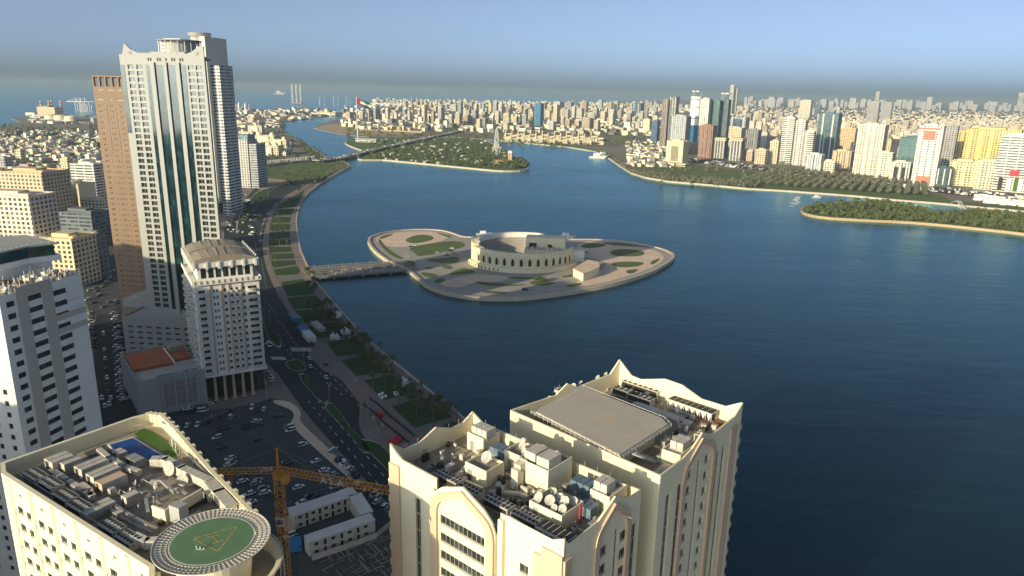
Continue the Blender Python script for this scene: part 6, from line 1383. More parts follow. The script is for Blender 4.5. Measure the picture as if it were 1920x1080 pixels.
w_ = MB(); arcwall(w_, 45, 47, 195, 345, 3.2, 16.0); arcwall(w_, 43, 50.5, 195, 350, 0, 4.0); arcwall(w_, 44.4, 47.6, 195, 345, 16.0, 16.7); arcwall(w_, 42, 47, 95, 200, 0, 19.5, 20); w_.build('outer_wall', M['cream'], am)
for i in range(14):
    a = 214 + i * 9; F = Fr(pol(a, 47.05), 0); q = pol(a, 47.02); tx, ty = -sin(R(a)), cos(R(a)) * .9; l = hypot(tx, ty); tx /= l; ty /= l; nx, ny = ty, -tx
    b = MB(); pts = [(-1.2, 5.2), (1.2, 5.2), (1.35, 8.6), (.95, 10.6), (0, 12), (-.95, 10.6), (-1.35, 8.6)]
    f0 = [(q[0] + tx * s + nx * .06, q[1] + ty * s + ny * .06, z) for s, z in pts]; f1 = [(x - nx * .5, y - ny * .5, z) for x, y, z in f0]; b.face(f0)
    b.build('arch_opening', M['dark'], am)
    b = MB()
    for s in (-2.4, 2.0): b.hexa([(q[0] + tx * s_ + nx * o_, q[1] + ty * s_ + ny * o_, z) for z in (4.0, 14.6) for s_, o_ in ((s, 0), (s, .6), (s + .5, .6), (s + .5, 0))])
    b.build('pilaster', M['cream'], am)
w_ = MB()
for k in range(12): arcwall(w_, 20 + k * 1.9, 22 + k * 1.9, 75, 250, 0, 2 + k * 1.35, 24)
w_.build('seating_tiers', M['pavgrey'], am)
w_ = MB(); arcwall(w_, 40, 43, 60, 195, 0, 20.0, 24); w_.build('rear_wall', M['white'], am)
F = Fr(P(983, 492), 96); MB().box(F, 0, 36, 12, 26, 0, 21).build('stage_house', M['cream'], am); MB().box(F, 3, 10, 11.9, 11.99, 8, 16).build('stage_window', M['dark'], am); MB().box(F, 20, 24, 11.9, 11.99, 10, 15).build('stage_window', M['dark'], am); MB().box(F, 36, 54, 14, 26, 0, 9).build('side_wing', M['white'], am)
MB().box(F, 0, 34, -2, 8, 0, 12.5).build('service_roof', M['pavtan'], am)
for i in range(14): MB().box(F, 1 + (i % 7) * 4.6, 3.6 + (i % 7) * 4.6, -1 + 4 * (i // 7), 1.4 + 4 * (i // 7), 12.5, 14.2).build('roof_unit', M['acbox' if i % 3 else 'metal'], am)
for i in range(10): a = 200 + i * 5; q = pol(a, 50.55); MB().box(Fr(q, a), -.6, .6, -.12, .12, .4, 3).build('shop_window', M['dark'], am)
fv = [P(x, y, 7) for x, y in ((1075, 503), (1094, 512), (1107, 508), (1124, 500), (1122, 491), (1102, 487))]; r = thing('pavilion', (*fv[0], 0), 'cream flat roofed pavilion right of the amphitheatre', 'pavilion'); MB().prism(fv, 0, 6.4).build('wall', M['cream'], r); c0 = (sum(p[0] for p in fv) / 6, sum(p[1] for p in fv) / 6); MB().prism([(c0[0] + (p[0] - c0[0]) * 1.04, c0[1] + (p[1] - c0[1]) * 1.04) for p in fv], 6.41, 7.0).build('roof', M['pavtan'], r)
# island bridge
b0, b1 = P(586, 522), P(772, 507); azb_ = math.degrees(atan2(b1[0] - b0[0], b1[1] - b0[1])); FB_ = Fr(b0, azb_); LBr = hypot(b1[0] - b0[0], b1[1] - b0[1]); wB = 28
r = thing('bridge', (*b0, 0), 'flat bridge with railings from the promenade to the amphitheatre island', 'bridge'); MB().box(FB_, -4, LBr + 6, 0, 19, -.9, .25).build('deck', M['pavdark'], r); MB().box(FB_, -4, LBr + 4, 27, 36, -.9, .25).build('deck', M['pavdark'], r)
for d in (0, 6, 18.9, 27, 35.9): rb = MB(); rail(rb, [FB_.p(-4, d, 0)[:2], FB_.p(LBr + 6, d, 0)[:2]], .25, 1.3, .12, 2.5); rb.build('railing', M['metal'], r)
for i in range(7):
    MB().box(FB_, 5 + i * LBr / 7, 7 + i * LBr / 7, 1, 35, -3, -.91).build('pier', M['concrete'], r); MB().tube(FB_.p(5 + i * LBr / 7, 12, .25), FB_.p(5 + i * LBr / 7, 12, 6), .12, 5).build('lamp_post', M['metal'], r); MB().tube(FB_.p(5 + i * LBr / 7, 24, .25), FB_.p(5 + i * LBr / 7, 24, 6), .12, 5).build('lamp_post', M['metal'], r)
cb_ = MB(); crn2 = random.Random(2)
for i in range(110): s = crn2.uniform(0, LBr); d = crn2.uniform(1, 18); cb_.box(FB_, s, s + .5, d, d + .5, .25, 1.2)
cb_.build('bollard_row', M['acbox'], r, kind='stuff')
for x, y in ((771, 462), (778, 459), (820, 473), (832, 474), (838, 478), (845, 470), (850, 473), (855, 476), (860, 472), (848, 465), (765, 481)): car(x, y, 80 + crn.uniform(-20, 20), crn.choice((WH, SI, BL)), 'car', 'parked on the amphitheatre island')
car(985, 543, 95, BL, 'van', 'parked on the grey forecourt of the amphitheatre')
def boat(x, y, s, lab, az=80):
    q = P(x, y, WZ); F = Fr(q, az); r = thing('boat', (*q, WZ), lab, 'boat'); b = MB(); b.hexa([F.p(-s, -s * .2, WZ), F.p(s * .8, -s * .15, WZ), F.p(s * .8, s * .15, WZ), F.p(-s, s * .2, WZ), F.p(-s, -s * .28, WZ + s * .25), F.p(s * 1.15, -s * .1, WZ + s * .35), F.p(s * 1.15, s * .1, WZ + s * .35), F.p(-s, s * .28, WZ + s * .25)]); b.build('hull', M['steelwhite'], r)
    MB().box(F, -s * .5, s * .3, -s * .16, s * .16, WZ + s * .26, WZ + s * .6).build('cabin', M['tent'], r)
    return r
boat(907, 441, 8, 'white tour boat moored behind the amphitheatre'); boat(1062, 446, 9, 'long white boat moored right of the amphitheatre', 95); boat(1120, 297, 20, 'white dhow shaped boat near the far shore', 95); boat(1131, 292, 16, 'small white boat beside the larger one at the far shore', 60); boat(1531, 371, 7, 'white speedboat between the far shore and the grove island'); boat(524, 177, 110, 'big cargo ship far out at sea', 92)
wk = MB(); a, c = P(1487, 388, WZ), P(1497, 368, WZ); 
for i in range(40): t_ = crn.random(); x = a[0] + (c[0] - a[0]) * t_ + crn.uniform(-4, 4) * (1.5 - t_); y = a[1] + (c[1] - a[1]) * t_; wk.cone((x, y), WZ + .02, WZ + .25, crn.uniform(1.5, 4), .5, 7)
wk.build('boat_wake', M['tent'], kind='stuff')
# ================================================================ FAR SIDE OF THE LAGOON
frn = random.Random(77)
def pip(q, poly):
    c = False; n = len(poly)
    for i in range(n):
        a, b = poly[i], poly[i - 1]
        if (a[1] > q[1]) != (b[1] > q[1]) and q[0] < (b[0] - a[0]) * (q[1] - a[1]) / (b[1] - a[1]) + a[0]: c = not c
    return c
CR = (.66, .56, .38); CW = (.66, .61, .48); PK = (.60, .46, .34); GO = (.66, .50, .20); TE = (.10, .17, .21); BU = (.09, .16, .25); DG = (.15, .155, .165); BG = (.46, .39, .31); WT = (.64, .62, .56); GB = (.26, .22, .19)
HERO = [
 ('slim blue glass slab with cream edges at the left end of the right bank towers', 1220, 1234, 268, 227, 'glass', BU, 0, None), ('brown grey twin shaft tower left of the cylindrical tower', 1236, 1250, 278, 188, 'strip', GB, 3, None), ('dark tower joined to the brown grey shaft', 1249, 1267, 272, 182, 'band', DG, 3, None),
 ('grey white grid tower in front of the cylindrical tower', 1254, 1290, 290, 218, 'grid', (.40, .42, .43), 4, None), ('white gridded slab right of the cylindrical tower', 1306, 1326, 285, 186, 'grid', WT, 3, None), ('dark green glass tower between two crowned towers', 1325, 1346, 285, 189, 'glass', (.12, .2, .2), 3, None),
 ('very tall pale tower farthest behind the crowned towers', 1365, 1373, 215, 160, 'strip', (.6, .58, .54), 0, None), ('lower pale tower beside the very tall pale one', 1373, 1380, 215, 166, 'strip', (.6, .58, .54), 0, None),
 ('cream office block with a dark gridded centre near the far shore', 1248, 1288, 309, 265, 'far', CR, 0, 'gridc'), ('brown tower with dark vertical glass and pink piers', 1308, 1339, 296, 236, 'strip', (.30, .17, .12), 3, None),
 ('left of two dark towers with white piers and yellow caps', 1337, 1362, 297, 261, 'strip', DG, 4, 'cap'), ('right of two dark towers with white piers and yellow caps', 1366, 1393, 302, 262, 'strip', DG, 4, 'cap'), ('yellowish block behind the yellow capped pair', 1364, 1393, 275, 240, 'grid', CR, 0, None),
 ('white block with blue strips behind the yellow capped pair', 1368, 1400, 266, 220, 'strip', (.5, .54, .56), 3, None), ('small yellow block left of the brown grey tower', 1205, 1221, 249, 224, 'far', YE, 0, None), ('pale tower with bright blue centre strip in the dense city', 1184, 1206, 222, 194, 'glass', BU, 2, None), ('small yellow block behind the cream gridded office', 1288, 1307, 287, 270, 'grid', YE, 0, None),
 ('dark grey broad tower right of the yellow capped pair', 1395, 1422, 292, 244, 'strip', (.24, .24, .25), 2, None), ('light grey plain tower beside the dark grey broad one', 1423, 1437, 288, 249, 'far', (.45, .44, .42), 0, None), ('low peach block with round top at the park edge', 1399, 1412, 302, 283, 'grid', PK, 0, None), ('pink grid block at the park edge', 1415, 1437, 308, 281, 'grid', PK, 0, None), ('slim cream grid block left of the striped tower', 1441, 1458, 307, 265, 'grid', CR, 0, None),
 ('white and black striped tower, leftmost of three', 1461, 1484, 308, 221, 'band', WT, 0, None), ('white dotted tower between the striped towers', 1484, 1504, 310, 226, 'grid', (.5, .49, .47), 3, None), ('shorter striped tower leaning against the blue glass tower', 1503, 1521, 312, 246, 'band', WT, 0, None), ('big blue glass tower of the right bank', 1528, 1565, 301, 213, 'glass', TE, 2, None),
 ('low white block with dark arches in front of the blue glass tower', 1511, 1541, 323, 290, 'strip', (.5, .52, .54), 4, None), ('low cream block below the blue glass tower', 1541, 1565, 324, 303, 'grid', CW, 0, None), ('orange brown block with dark strips left of the pale tall tower', 1560, 1595, 317, 284, 'strip', TN, 3, None), ('orange block behind the orange brown one', 1576, 1601, 280, 241, 'grid', (.66, .45, .25), 0, None),
 ('pale tall double tower at the middle of the right bank', 1602, 1648, 328, 234, 'grid', CW, 4, None), ('far cream tower with a cap behind the blue glass tower', 1498, 1519, 226, 188, 'grid', CW, 0, None), ('far dark blue slim tower beside the capped cream one', 1526, 1537, 224, 196, 'glass', BU, 0, None), ('far grey tower, left of a grey pair', 1625, 1644, 230, 191, 'strip', (.42, .4, .38), 0, None), ('far grey tower, right of a grey pair', 1650, 1667, 235, 192, 'strip', (.38, .37, .36), 0, None),
 ('cream block with arches at its foot right of the pale tall tower', 1641, 1668, 334, 287, 'grid', CW, 2, None), ('white block with two tall dark arches', 1669, 1702, 340, 305, 'strip', (.62, .6, .54), 3, 'arch'), ('teal glass tower narrowing toward the top', 1681, 1720, 336, 259, 'glass', (.08, .17, .18), 0, None), ('white gridded tower with red top panels', 1712, 1750, 347, 236, 'grid', WT, 4, 'redtop'), ('grey tower in the shade behind the red topped one', 1752, 1780, 322, 236, 'grid', (.34, .33, .33), 0, None),
 ('teal glass cube with white frame by the park', 1748, 1777, 349, 314, 'glass', (.06, .11, .12), 2, 'frame'), ('yellow and brown slab pair left of the gold wall', 1780, 1815, 312, 248, 'strip', (.60, .46, .2), 3, None), ('huge gold yellow slab with countless windows', 1812, 1888, 326, 243, 'grid', GO, 5, None), ('yellow block below the gold slab, left', 1782, 1828, 349, 303, 'grid', (.66, .58, .34), 3, None), ('cream yellow block below the gold slab, right', 1830, 1866, 356, 302, 'grid', CR, 3, None),
 ('white striped tower with flag colours on its foot', 1868, 1914, 360, 254, 'band', WT, 0, 'flag'), ('dark block at the right edge of the photo', 1904, 1936, 354, 290, 'grid', (.2, .2, .22), 0, None), ('pinkish block at the right edge behind the striped tower', 1905, 1940, 330, 262, 'grid', PK, 0, None),
 ('tallest blue glass block of the middle city with white edges', 1001, 1019, 236, 194, 'glass', (.08, .22, .36), 2, None), ('slim blue grey tower with a forked top, middle city', 858, 868, 215, 192, 'strip', (.35, .42, .42), 0, None)]
for lab, xl, xr, yb, yt, st, col, pil, ex in HERO:
    rt, F, a, d, z = blk('tower_block', lab, xl, xr, yb, yt, st, col, 127, .75, 4, pil=pil, bandcol=(.6, .58, .52) if col in (DG, BU, TE) else None)
    if ex == 'cap': MB().box(F, -a * .55, a * .55, -1.2, d + 1, z - 3, z + 3.5).build('cap', M['f_grid'], rt).color = (*YE, 1)
    if ex == 'gridc':
        for i in range(6):
            for j in range(9): MB().box(F, -a * .2 + i * a * .075, -a * .2 + i * a * .075 + a * .05, -.3, -.01, 8 + j * (z - 18) / 9, 8 + j * (z - 18) / 9 + 3.2).build('window', M['dark'], rt)
        MB().box(F, -a * .75, a * 1.0, -26, -.3, 0, 6).build('podium', M['f_band'], rt).color = (*CR, 1); MB().box(F, -a * .22, a * .28, -.4, -.02, z - 8, z).build('panel', M['tan'], rt)
    if ex == 'redtop': MB().box(F, -a * .25, a * .2, -1.6, -1.4, z - 24, z - 8).build('red_panel', M['pinkish'], rt); MB().box(F, -a * .5, a * .4, -1.3, 0, z - 6, z - 3).build('red_panel', M['pinkish'], rt); MB().box(F, -a * .3, a * .3, -1.7, -.2, 3, 16).build('red_panel', M['pinkish'], rt)
    if ex == 'arch':
        for s in (-.28, .12): MB().box(F, a * s, a * s + a * .18, -1.6, -1.3, 4, z - 8).build('arch_glass', M['dark'], rt)
    if ex == 'frame':
        for s in (-.5, -.2, .12, .44): MB().box(F, a * s, a * s + a * .06, -1.2, -1.0, 3, z - 2).build('frame', M['steelwhite'], rt)
    if ex == 'flag':
        for s, m_ in ((-.34, 'dark'), (-.1, 'steelwhite'), (.12, 'turf'), (.24, 'steelwhite')): MB().box(F, a * s, a * s + a * .13, -.8, -.5, 2, 24).build('painted_panel', M[m_], rt)
        MB().box(F, -a * .06, a * .22, -1.2, -.9, 27, 37).build('painted_panel', M['red'], rt); MB().box(F, a * .5, a * .52, -1, 0, 0, 30).build('edge', M['steelwhite'], rt)
def crown(rt, c, z, w_, h):
    b = MB(); 
    for dx in (-w_, w_):
        for dy in (-w_, w_): b.tube((c[0] + dx, c[1] + dy, z), (c[0] + dx * .8, c[1] + dy * .8, z + h), 1.2, 4)
    b.box(Fr(c, 127), -w_, w_, -w_, w_, z + h - 3, z + h); b.build('crown_frame', M['metal'], rt)
g0 = P(1299, 272); r0_ = hypot(*g0); zc = AT(1299, 181, r0_)[2]; rt = thing('cylindrical_tower', (*g0, 0), 'white cylindrical tower with a dark open crown', 'tower'); MB().cone(g0, 0, zc, 17, 17, 28).build('wall', M['f_far'] if 'f_far' in M else M['white'], rt); crown(rt, g0, zc, 11, 17)
b = MB(); b.cone(g0, 0, zc * .42, 17.4, 17.4, 28); b.build('glass_base', M['glassblue'], rt)
for zz_ in (.55, .78, .93): MB().cone(g0, zc * zz_, zc * zz_ + 2, 17.3, 17.3, 28).build('dark_band', M['dark'], rt)
rt, F, a, d, z = blk('tower_block', 'dark glass tower with an open frame crown, tallest of the right bank', 1343, 1362, 285, 187, 'glass', (.14, .19, .22), 127, .9, 3); crown(rt, F.p(0, d / 2, 0)[:2], z, 11, 18)

# anonymous blocks of the dense city
cityg = {'cream': CR, 'pale': CW, 'peach': PK, 'beige': BG, 'yellow': YE, 'grey': (.42, .41, .39), 'white': WT, 'dark': DG, 'blue': (.10, .16, .22)}
def where(x, y):
    if x < 900: return 'behind the sandy shore of the middle city' if y > 215 else 'in the middle city toward the sea'
    if x < 1215: return 'behind the row of courtyard houses' if y > 215 else 'at the back of the dense middle city'
    return 'between the right bank towers' if y > 235 else 'behind the right bank towers'
kin = {}
def anon(x, yb, hpx, wpx):
    cn_ = frn.choice(['cream', 'cream', 'pale', 'pale', 'peach', 'beige', 'yellow', 'grey', 'white']); col = cityg[cn_]; kf = frn.uniform(.8, 1.08); col = tuple(max(.05, c * kf) for c in col)
    hh = 'tall' if hpx > 26 else 'low' if hpx < 13 else 'mid height'
    blk('city_block', f'{hh} {cn_} block {where(x, yb)}', x - wpx / 2, x + wpx / 2, yb, yb - hpx, 'glass' if cn_ in ('dark', 'blue') else frn.choice(('grid', 'grid', 'grid', 'strip', 'band')), col, 127 + frn.uniform(-5, 5), frn.uniform(.5, 1.1), 3, group=f'city blocks {where(x, yb)}', cat='city block')
Cr4 = [(60, 140, 480, 365), (215, 270, 460, 360), (285, 330, 460, 325), (340, 440, 460, 330), (500, 550, 465, 320), (590, 640, 475, 375), (745, 790, 465, 350), (905, 970, 485, 285), (970, 1000, 480, 400), (1010, 1060, 485, 355), (1085, 1165, 490, 315), (1205, 1275, 500, 395), (1280, 1360, 510, 375), (1365, 1465, 500, 400), (1475, 1540, 505, 340), (1230, 1320, 350, 275), (850, 900, 400, 335), (690, 740, 400, 335)]
for a, c, e, f in Cr4: anon(640 + (a + c) / 12, 150 + e / 6, (e - f) / 6, (c - a) / 6)
Cr5 = [(250, 350, 450, 330), (395, 430, 440, 365), (430, 500, 420, 250), (470, 540, 300, 160), (570, 635, 280, 175), (530, 640, 380, 270), (640, 715, 410, 310), (695, 750, 250, 140), (820, 895, 440, 365), (1060, 1165, 465, 370), (1120, 1200, 400, 170), (1130, 1255, 300, 135), (1270, 1365, 260, 135), (1265, 1350, 460, 350), (1365, 1450, 460, 360), (1465, 1600, 475, 330), (1605, 1680, 480, 355), (1400, 1490, 330, 215), (1660, 1715, 220, 110), (1480, 1540, 250, 130), (160, 230, 400, 235), (50, 160, 400, 295), (1540, 1640, 300, 260)]
for a, c, e, f in Cr5: anon(860 + (a + c) / 12.7, 170 + e / 6.352, (e - f) / 6.352, (c - a) / 6.352)
for (x0, x1, y0, y1, n, h0, h1) in ((870, 1215, 212, 242, 62, 12, 24), (760, 1230, 200, 212, 50, 8, 16), (1130, 1230, 215, 246, 20, 12, 24), (1385, 1470, 225, 275, 20, 10, 24), (1560, 1700, 250, 300, 22, 12, 30), (1620, 1900, 232, 262, 30, 8, 18), (1290, 1420, 205, 240, 16, 8, 16), (1100, 1300, 196, 206, 22, 5, 10), (1430, 1640, 215, 250, 20, 7, 16), (1780, 1920, 262, 300, 9, 14, 26)):
    for i in range(n): x = frn.uniform(x0, x1); y = frn.uniform(y0, y1); y = max(y, 192 + .02 * (x - 960)); anon(x, y, frn.uniform(h0, h1), frn.uniform(6, 12) * (.7 if y < 212 else 1))
# farthest skyline and the carpet of low houses, too many to count
def carpet(name, n, x0, x1, y0, y1, hs, ws, cols, lab, mats=None):
    bs = [MB() for _ in cols]
    for i in range(n):
        x = frn.uniform(x0, x1); y = y0 + (y1 - y0) * frn.random() ** 1.0 + .02 * (x - 960) * (1 if x0 > 500 else 0); q = P(x, y)
        if name == 'harbour_sheds' and not pip(q, near): continue
        s = frn.uniform(*ws); h = frn.uniform(*hs) * (2.2 if frn.random() < .06 else 1)
        bs[frn.randrange(len(cols))].box(Fr(q, 127 + frn.uniform(-12, 12)), -s / 2, s / 2, 0, s * frn.uniform(.6, 1.2), 0, h)
    for b, c in zip(bs, cols):
        if b.v: o = b.build(name, M['far'], kind='stuff', label=lab, cat='houses'); o.color = (*c, 1)
carpet('distant_houses', 3600, 1370, 1990, 191, 246, (5, 11), (12, 26), (CW, CR, PK, WT, BG, (.3, .28, .25)), 'carpet of low pale houses far behind the right bank towers')
carpet('distant_city', 900, 700, 1400, 190.5, 205, (6, 22), (20, 50), (CW, CR, WT, BG), 'far carpet of small pale buildings below the sea horizon')
carpet('far_skyline', 160, 1390, 1990, 186, 191, (40, 150), (40, 90), ((.5, .46, .42), (.42, .42, .44)), 'faint row of high rises on the hazy horizon')
carpet('shore_houses', 420, 1175, 1260, 262, 308, (3, 7), (6, 14), (WT, CR, (.2, .2, .19)), 'scatter of white sheds and cars between the far park and the towers')
carpet('shore_houses', 300, 1370, 1920, 302, 318, (2, 5), (4, 9), (WT, CR, DG, (.1, .1, .1)), 'traffic and kiosks at the foot of the right bank towers') if False else None
for (n, s_, w_) in ((420, [(1300, 300), (1440, 318), (1600, 338), (1760, 356), (1920, 372)], 8),):
    b = [MB(), MB(), MB()]
    for i in range(n):
        k = frn.randrange(len(s_) - 1); t_ = frn.random(); x = s_[k][0] + (s_[k + 1][0] - s_[k][0]) * t_; y = s_[k][1] + (s_[k + 1][1] - s_[k][1]) * t_ + frn.uniform(-4, 5); b[i % 3].box(Fr(P(x, y), frn.choice((120, 30))), 0, frn.uniform(4, 9), 0, 2.4, .1, frn.uniform(1.5, 3.5))
    for bb, c in zip(b, (WT, (.3, .3, .31), (.08, .08, .09))): o = bb.build('far_traffic', M['far'], kind='stuff', label='traffic and kiosks at the foot of the right bank towers', cat='traffic'); o.color = (*c, 1)
sheet('road', PP('1290,296 1440,313 1600,333 1760,351 1960,370 1960,382 1760,362 1600,343 1440,322 1300,304'), .06, M['asphalt'])

carpet('distant_city', 900, 640, 1240, 204, 250, (6, 16), (14, 30), (CW, CR, WT, BG, (.16, .16, .15)), 'low buildings and yards between the blocks of the middle city')
# courtyard houses with wind towers
ch = thing('courtyard_house', (0, 0, 0), 'house', 'house'); Fz = Fr((0, 0), 90); b = MB(); b.box(Fz, -13, 13, 0, 4, 0, 9); b.box(Fz, -13, -9, 4, 20, 0, 8); b.box(Fz, 9, 13, 4, 20, 0, 8); b.box(Fz, -9, 9, 18, 22, 0, 10); o1 = b.build('wall', M['f_grid'], ch); o1.color = (*CR, 1)
o2 = MB().box(Fz, -12.5, -8.5, 14, 18, 8, 21).build('wind_tower', M['f_strip'], ch); o2.color = (*CR, 1); reg(ch, o1, o2)
hl = []
for row, (ya, yb_) in enumerate(((256, 262), (262.5, 268.5))):
    for i in range(16): t_ = i / 15; hl.append((952 + 172 * t_, ya + (yb_ - ya) * t_ + (3 if i % 2 else 0)))
for i, (x, y) in enumerate(hl):
    q = P(x, y); lab = 'courtyard house with wind tower, ' + ('back row' if i < 16 else 'front row')
    if i == 0: ch.location = (*q, 0); ch.rotation_euler = (0, 0, R(-14)); ch['label'] = lab; ch['group'] = 'row of courtyard houses'
    else: dup(ch, (*q, 0), R(-14), 1.0 + frn.uniform(-.06, .1), lab, 'row of courtyard houses')

# trees of the far park: rows of palms and the loose greenery
ft = tree_proto('park_tree', 'tree', 11, 6.5, 150, 1.1, M['leafpale'], 8); ft2 = tree_proto('grove_tree', 'tree', 10, 6.5, 130, 1.3, M['leaf'], 9)
def putt(pr, x, y, label, group, s=1.0, first=[]):
    q = P(x, y)
    if pr.name not in first: first.append(pr.name); pr.location = (*q, 0); pr.scale = (s,) * 3; pr['label'] = label; pr['group'] = group
    else: dup(pr, (*q, 0), frn.uniform(0, 6.28), s, label, group)
nr = 21
sheet('park_ground', PP('1175,316 1230,312 1290,308 1440,325 1600,346 1760,364 1800,384') + farshore[::-1][4:11], .08, M['grasslit'])
for i in range(nr):
    t_ = i / (nr - 1); x0 = 1385 + 350 * t_; y0 = 344 + 24.5 * t_; x1 = x0 + 78 * (1 - t_) - 4; y1 = y0 - 26 + 2 * t_
    for k in range(14): u_ = k / 13; putt(ft, x0 + (x1 - x0) * u_ + frn.uniform(-.7, .7), y0 + (y1 - y0) * u_, f'palm in the {i + 1}{"st" if i % 20 == 0 else "nd" if i == 1 else "rd" if i == 2 else "th"} planted row of the far park', 'palm rows of the far park', frn.uniform(.62, .78))
def grove_stuff(name, n, reg_, lab, rad=(3.5, 6), hgt=(5, 9), mt='leaf', per=34, leaf=1.2, inside=None):
    b = MB(); rn = random.Random(len(lab)); k = 0
    while k < n:
        x = rn.uniform(reg_[0], reg_[1]); y = rn.uniform(reg_[2], reg_[3]); q = P(x, y)
        if inside and not pip(q, inside): continue
        rr = rn.uniform(*rad); h = rn.uniform(*hgt); leaves(b, [(q[0], q[1], h * .55, rr), (q[0] + rr * .4, q[1], h * .8, rr * .6)], per, leaf, rn); b.tube((*q, 0), (*q, h * .6), .25, 4); k += 1
    return b.build(name, [M[mt]], kind='stuff', label=lab, cat='trees')
cgx = sum(p[0] for p in grove) / len(grove); cgy = sum(p[1] for p in grove) / len(grove)
gin = [(p[0] + (cgx - p[0]) * .03, p[1] + (cgy - p[1]) * .06) for p in grove]
gvs = [p for p in gin]
sheet('sand', smooth(PP('1702,400 1704,393 1715,389 1727,391 1740,397 1752,402 1730,404 1712,404'), True, 1), .4, M['sand'])
grove_stuff('grove_trees', 620, (1500, 1990, 378, 440), 'dense green grove covering the long island at the right', rad=(3, 5.5), hgt=(4.5, 8.5), per=44, leaf=1.0, inside=gvs)
strip_ = smooth(farshore, False, 1); sp2 = strip_ + [(p[0] + 6, p[1] + 62) for p in strip_][::-1]
grove_stuff('park_trees', 420, (1130, 1420, 288, 352), 'band of dusty trees along the curve of the far shore', rad=(3.5, 6), hgt=(5, 8), mt='leafpale', per=30, leaf=1.3, inside=sp2)
grove_stuff('park_trees', 160, (1230, 1900, 300, 345), 'street trees at the foot of the right bank towers', rad=(3, 5), hgt=(5, 8), mt='leafpale', per=24, leaf=1.3)
grove_stuff('park_trees', 260, (930, 1240, 246, 275), 'greenery between the courtyard houses and the city', rad=(4, 8), hgt=(6, 9), mt='leaf', per=26, leaf=1.8)
MB().box(Fr(P(1795, 392), 80), 0, 4, -38, 0, 3, 3.6).build('footbridge', M['steelwhite'], base=(*P(1795, 390), 0), label='white footbridge from the far park to the grove island', cat='bridge')
ab = MB(); a_, b_ = P(1786, 382), P(1806, 393)
pts = [(a_[0] + (b_[0] - a_[0]) * t / 10, a_[1] + (b_[1] - a_[1]) * t / 10, .5 + 7 * sin(pi * t / 10)) for t in range(11)]
for o_ in (-2, 2): ab.path([(x + o_, y, z) for x, y, z in pts], .8, 5)
ab.build('arch_bridge', M['steelwhite'], base=(*a_, 0), label='white arched footbridge joining the grove island', cat='bridge')
ml = MB()
for i in range(60): x = frn.uniform(1825, 1920); q = P(x, 372 + (x - 1825) * .13 + frn.uniform(-4, 6)); ml.box(Fr(q, 110), 0, frn.uniform(6, 12), 0, 5, 0, frn.uniform(3, 6))
ml.build('market_kiosks', M['white'], kind='stuff', label='rows of small white kiosks at the right end of the far park', cat='kiosks')

# the palm island with flag, wheel and pink tower
for i in range(70):
    x = frn.uniform(700, 985); y = frn.uniform(262, 312) if x > 760 else frn.uniform(270, 298); q = P(x, y)
    if not pip(q, wheel_isle): continue
    putt(ft2, x, y, 'round dark green tree on the palm island', 'trees of the palm island', frn.uniform(.55, .95))
grove_stuff('island_greenery', 520, (690, 990, 262, 316), 'low mixed greenery of the palm island', rad=(3, 5), hgt=(3, 7), per=26, leaf=1.3, inside=[(p[0] * .995, p[1] * .985 + 22) for p in wheel_isle])
b = [MB(), MB()]
for i in range(120):
    x = frn.uniform(700, 960); y = frn.uniform(262, 308); q = P(x, y)
    if pip(q, wheel_isle): b[i % 2].box(Fr(q, frn.uniform(90, 140)), 0, frn.uniform(4, 11), 0, frn.uniform(3, 8), 0, frn.uniform(2, 5))
for bb, c in zip(b, ((.42, .4, .36), (.3, .27, .23))): o = bb.build('island_kiosks', M['far'], kind='stuff', label='small pale kiosks and paths among the trees of the palm island', cat='kiosks'); o.color = (*c, 1)
fp = P(671, 262); rf = hypot(*fp); zf = AT(668, 181, rf)[2]; rt = thing('flagpole', (*fp, 0), 'giant white flagpole with a red, green, white and black flag', 'flagpole'); MB().tube((*fp, 0), (*fp, zf), 1.7, 8, 1.0).build('pole', M['steelwhite'], rt)
fm = [M['red'], M['turf'], M['tent'], M['dark']]; b = MB(); Lf, Hf = 40, 19; Ff = Fr(fp, 80)
for i in range(16):
    for j in range(3):
        b.k = 0 if i < 4 else (1, 2, 3)[j]; s0_, s1_ = 1.5 + Lf * i / 16, 1.5 + Lf * (i + 1) / 16; g_ = lambda s: (3 * sin(s * .22) * s / Lf, -s * .42)
        z0_, z1_ = zf - 2 - Hf * j / 3, zf - 2 - Hf * (j + 1) / 3; (d0, e0), (d1, e1) = g_(s0_), g_(s1_); b.face([Ff.p(s0_, d0, z1_ + e0), Ff.p(s1_, d1, z1_ + e1), Ff.p(s1_, d1, z0_ + e0 * 0 + e1), Ff.p(s0_, d0, z0_ + e0)])
b.build('flag', fm, rt)
q = P(690, 267); F = Fr(q, 98); r = thing('island_hall', (*q, 0), 'white low hall with dark openings below the giant flagpole', 'building')
MB().box(F, -38, 24, 0, 16, 0, 9).build('wall', M['f_band'], r).color = (*WT, 1); MB().box(F, -40, 26, -2, 18, 9, 10).build('roof', M['steelwhite'], r)
wp = P(931, 287); zt_ = AT(931, 243, hypot(*wp))[2]; rw = zt_ * .44; rt = thing('ferris_wheel', (*wp, 0), 'tall white observation wheel seen almost edge on', 'ferris wheel'); Fw_ = Fr(wp, 7); hz_ = zt_ - rw
b = MB()
for d in (-1.2, 1.2): b.path([Fw_.p(rw * cos(2 * pi * i / 36), d, hz_ + rw * sin(2 * pi * i / 36)) for i in range(37)], .5, 4)
for i in range(36): b.tube(Fw_.p(rw * cos(2 * pi * i / 36), -1.2, hz_ + rw * sin(2 * pi * i / 36)), Fw_.p(rw * cos(2 * pi * i / 36), 1.2, hz_ + rw * sin(2 * pi * i / 36)), .3, 4)
b.build('rim', M['steelwhite'], rt); b = MB()
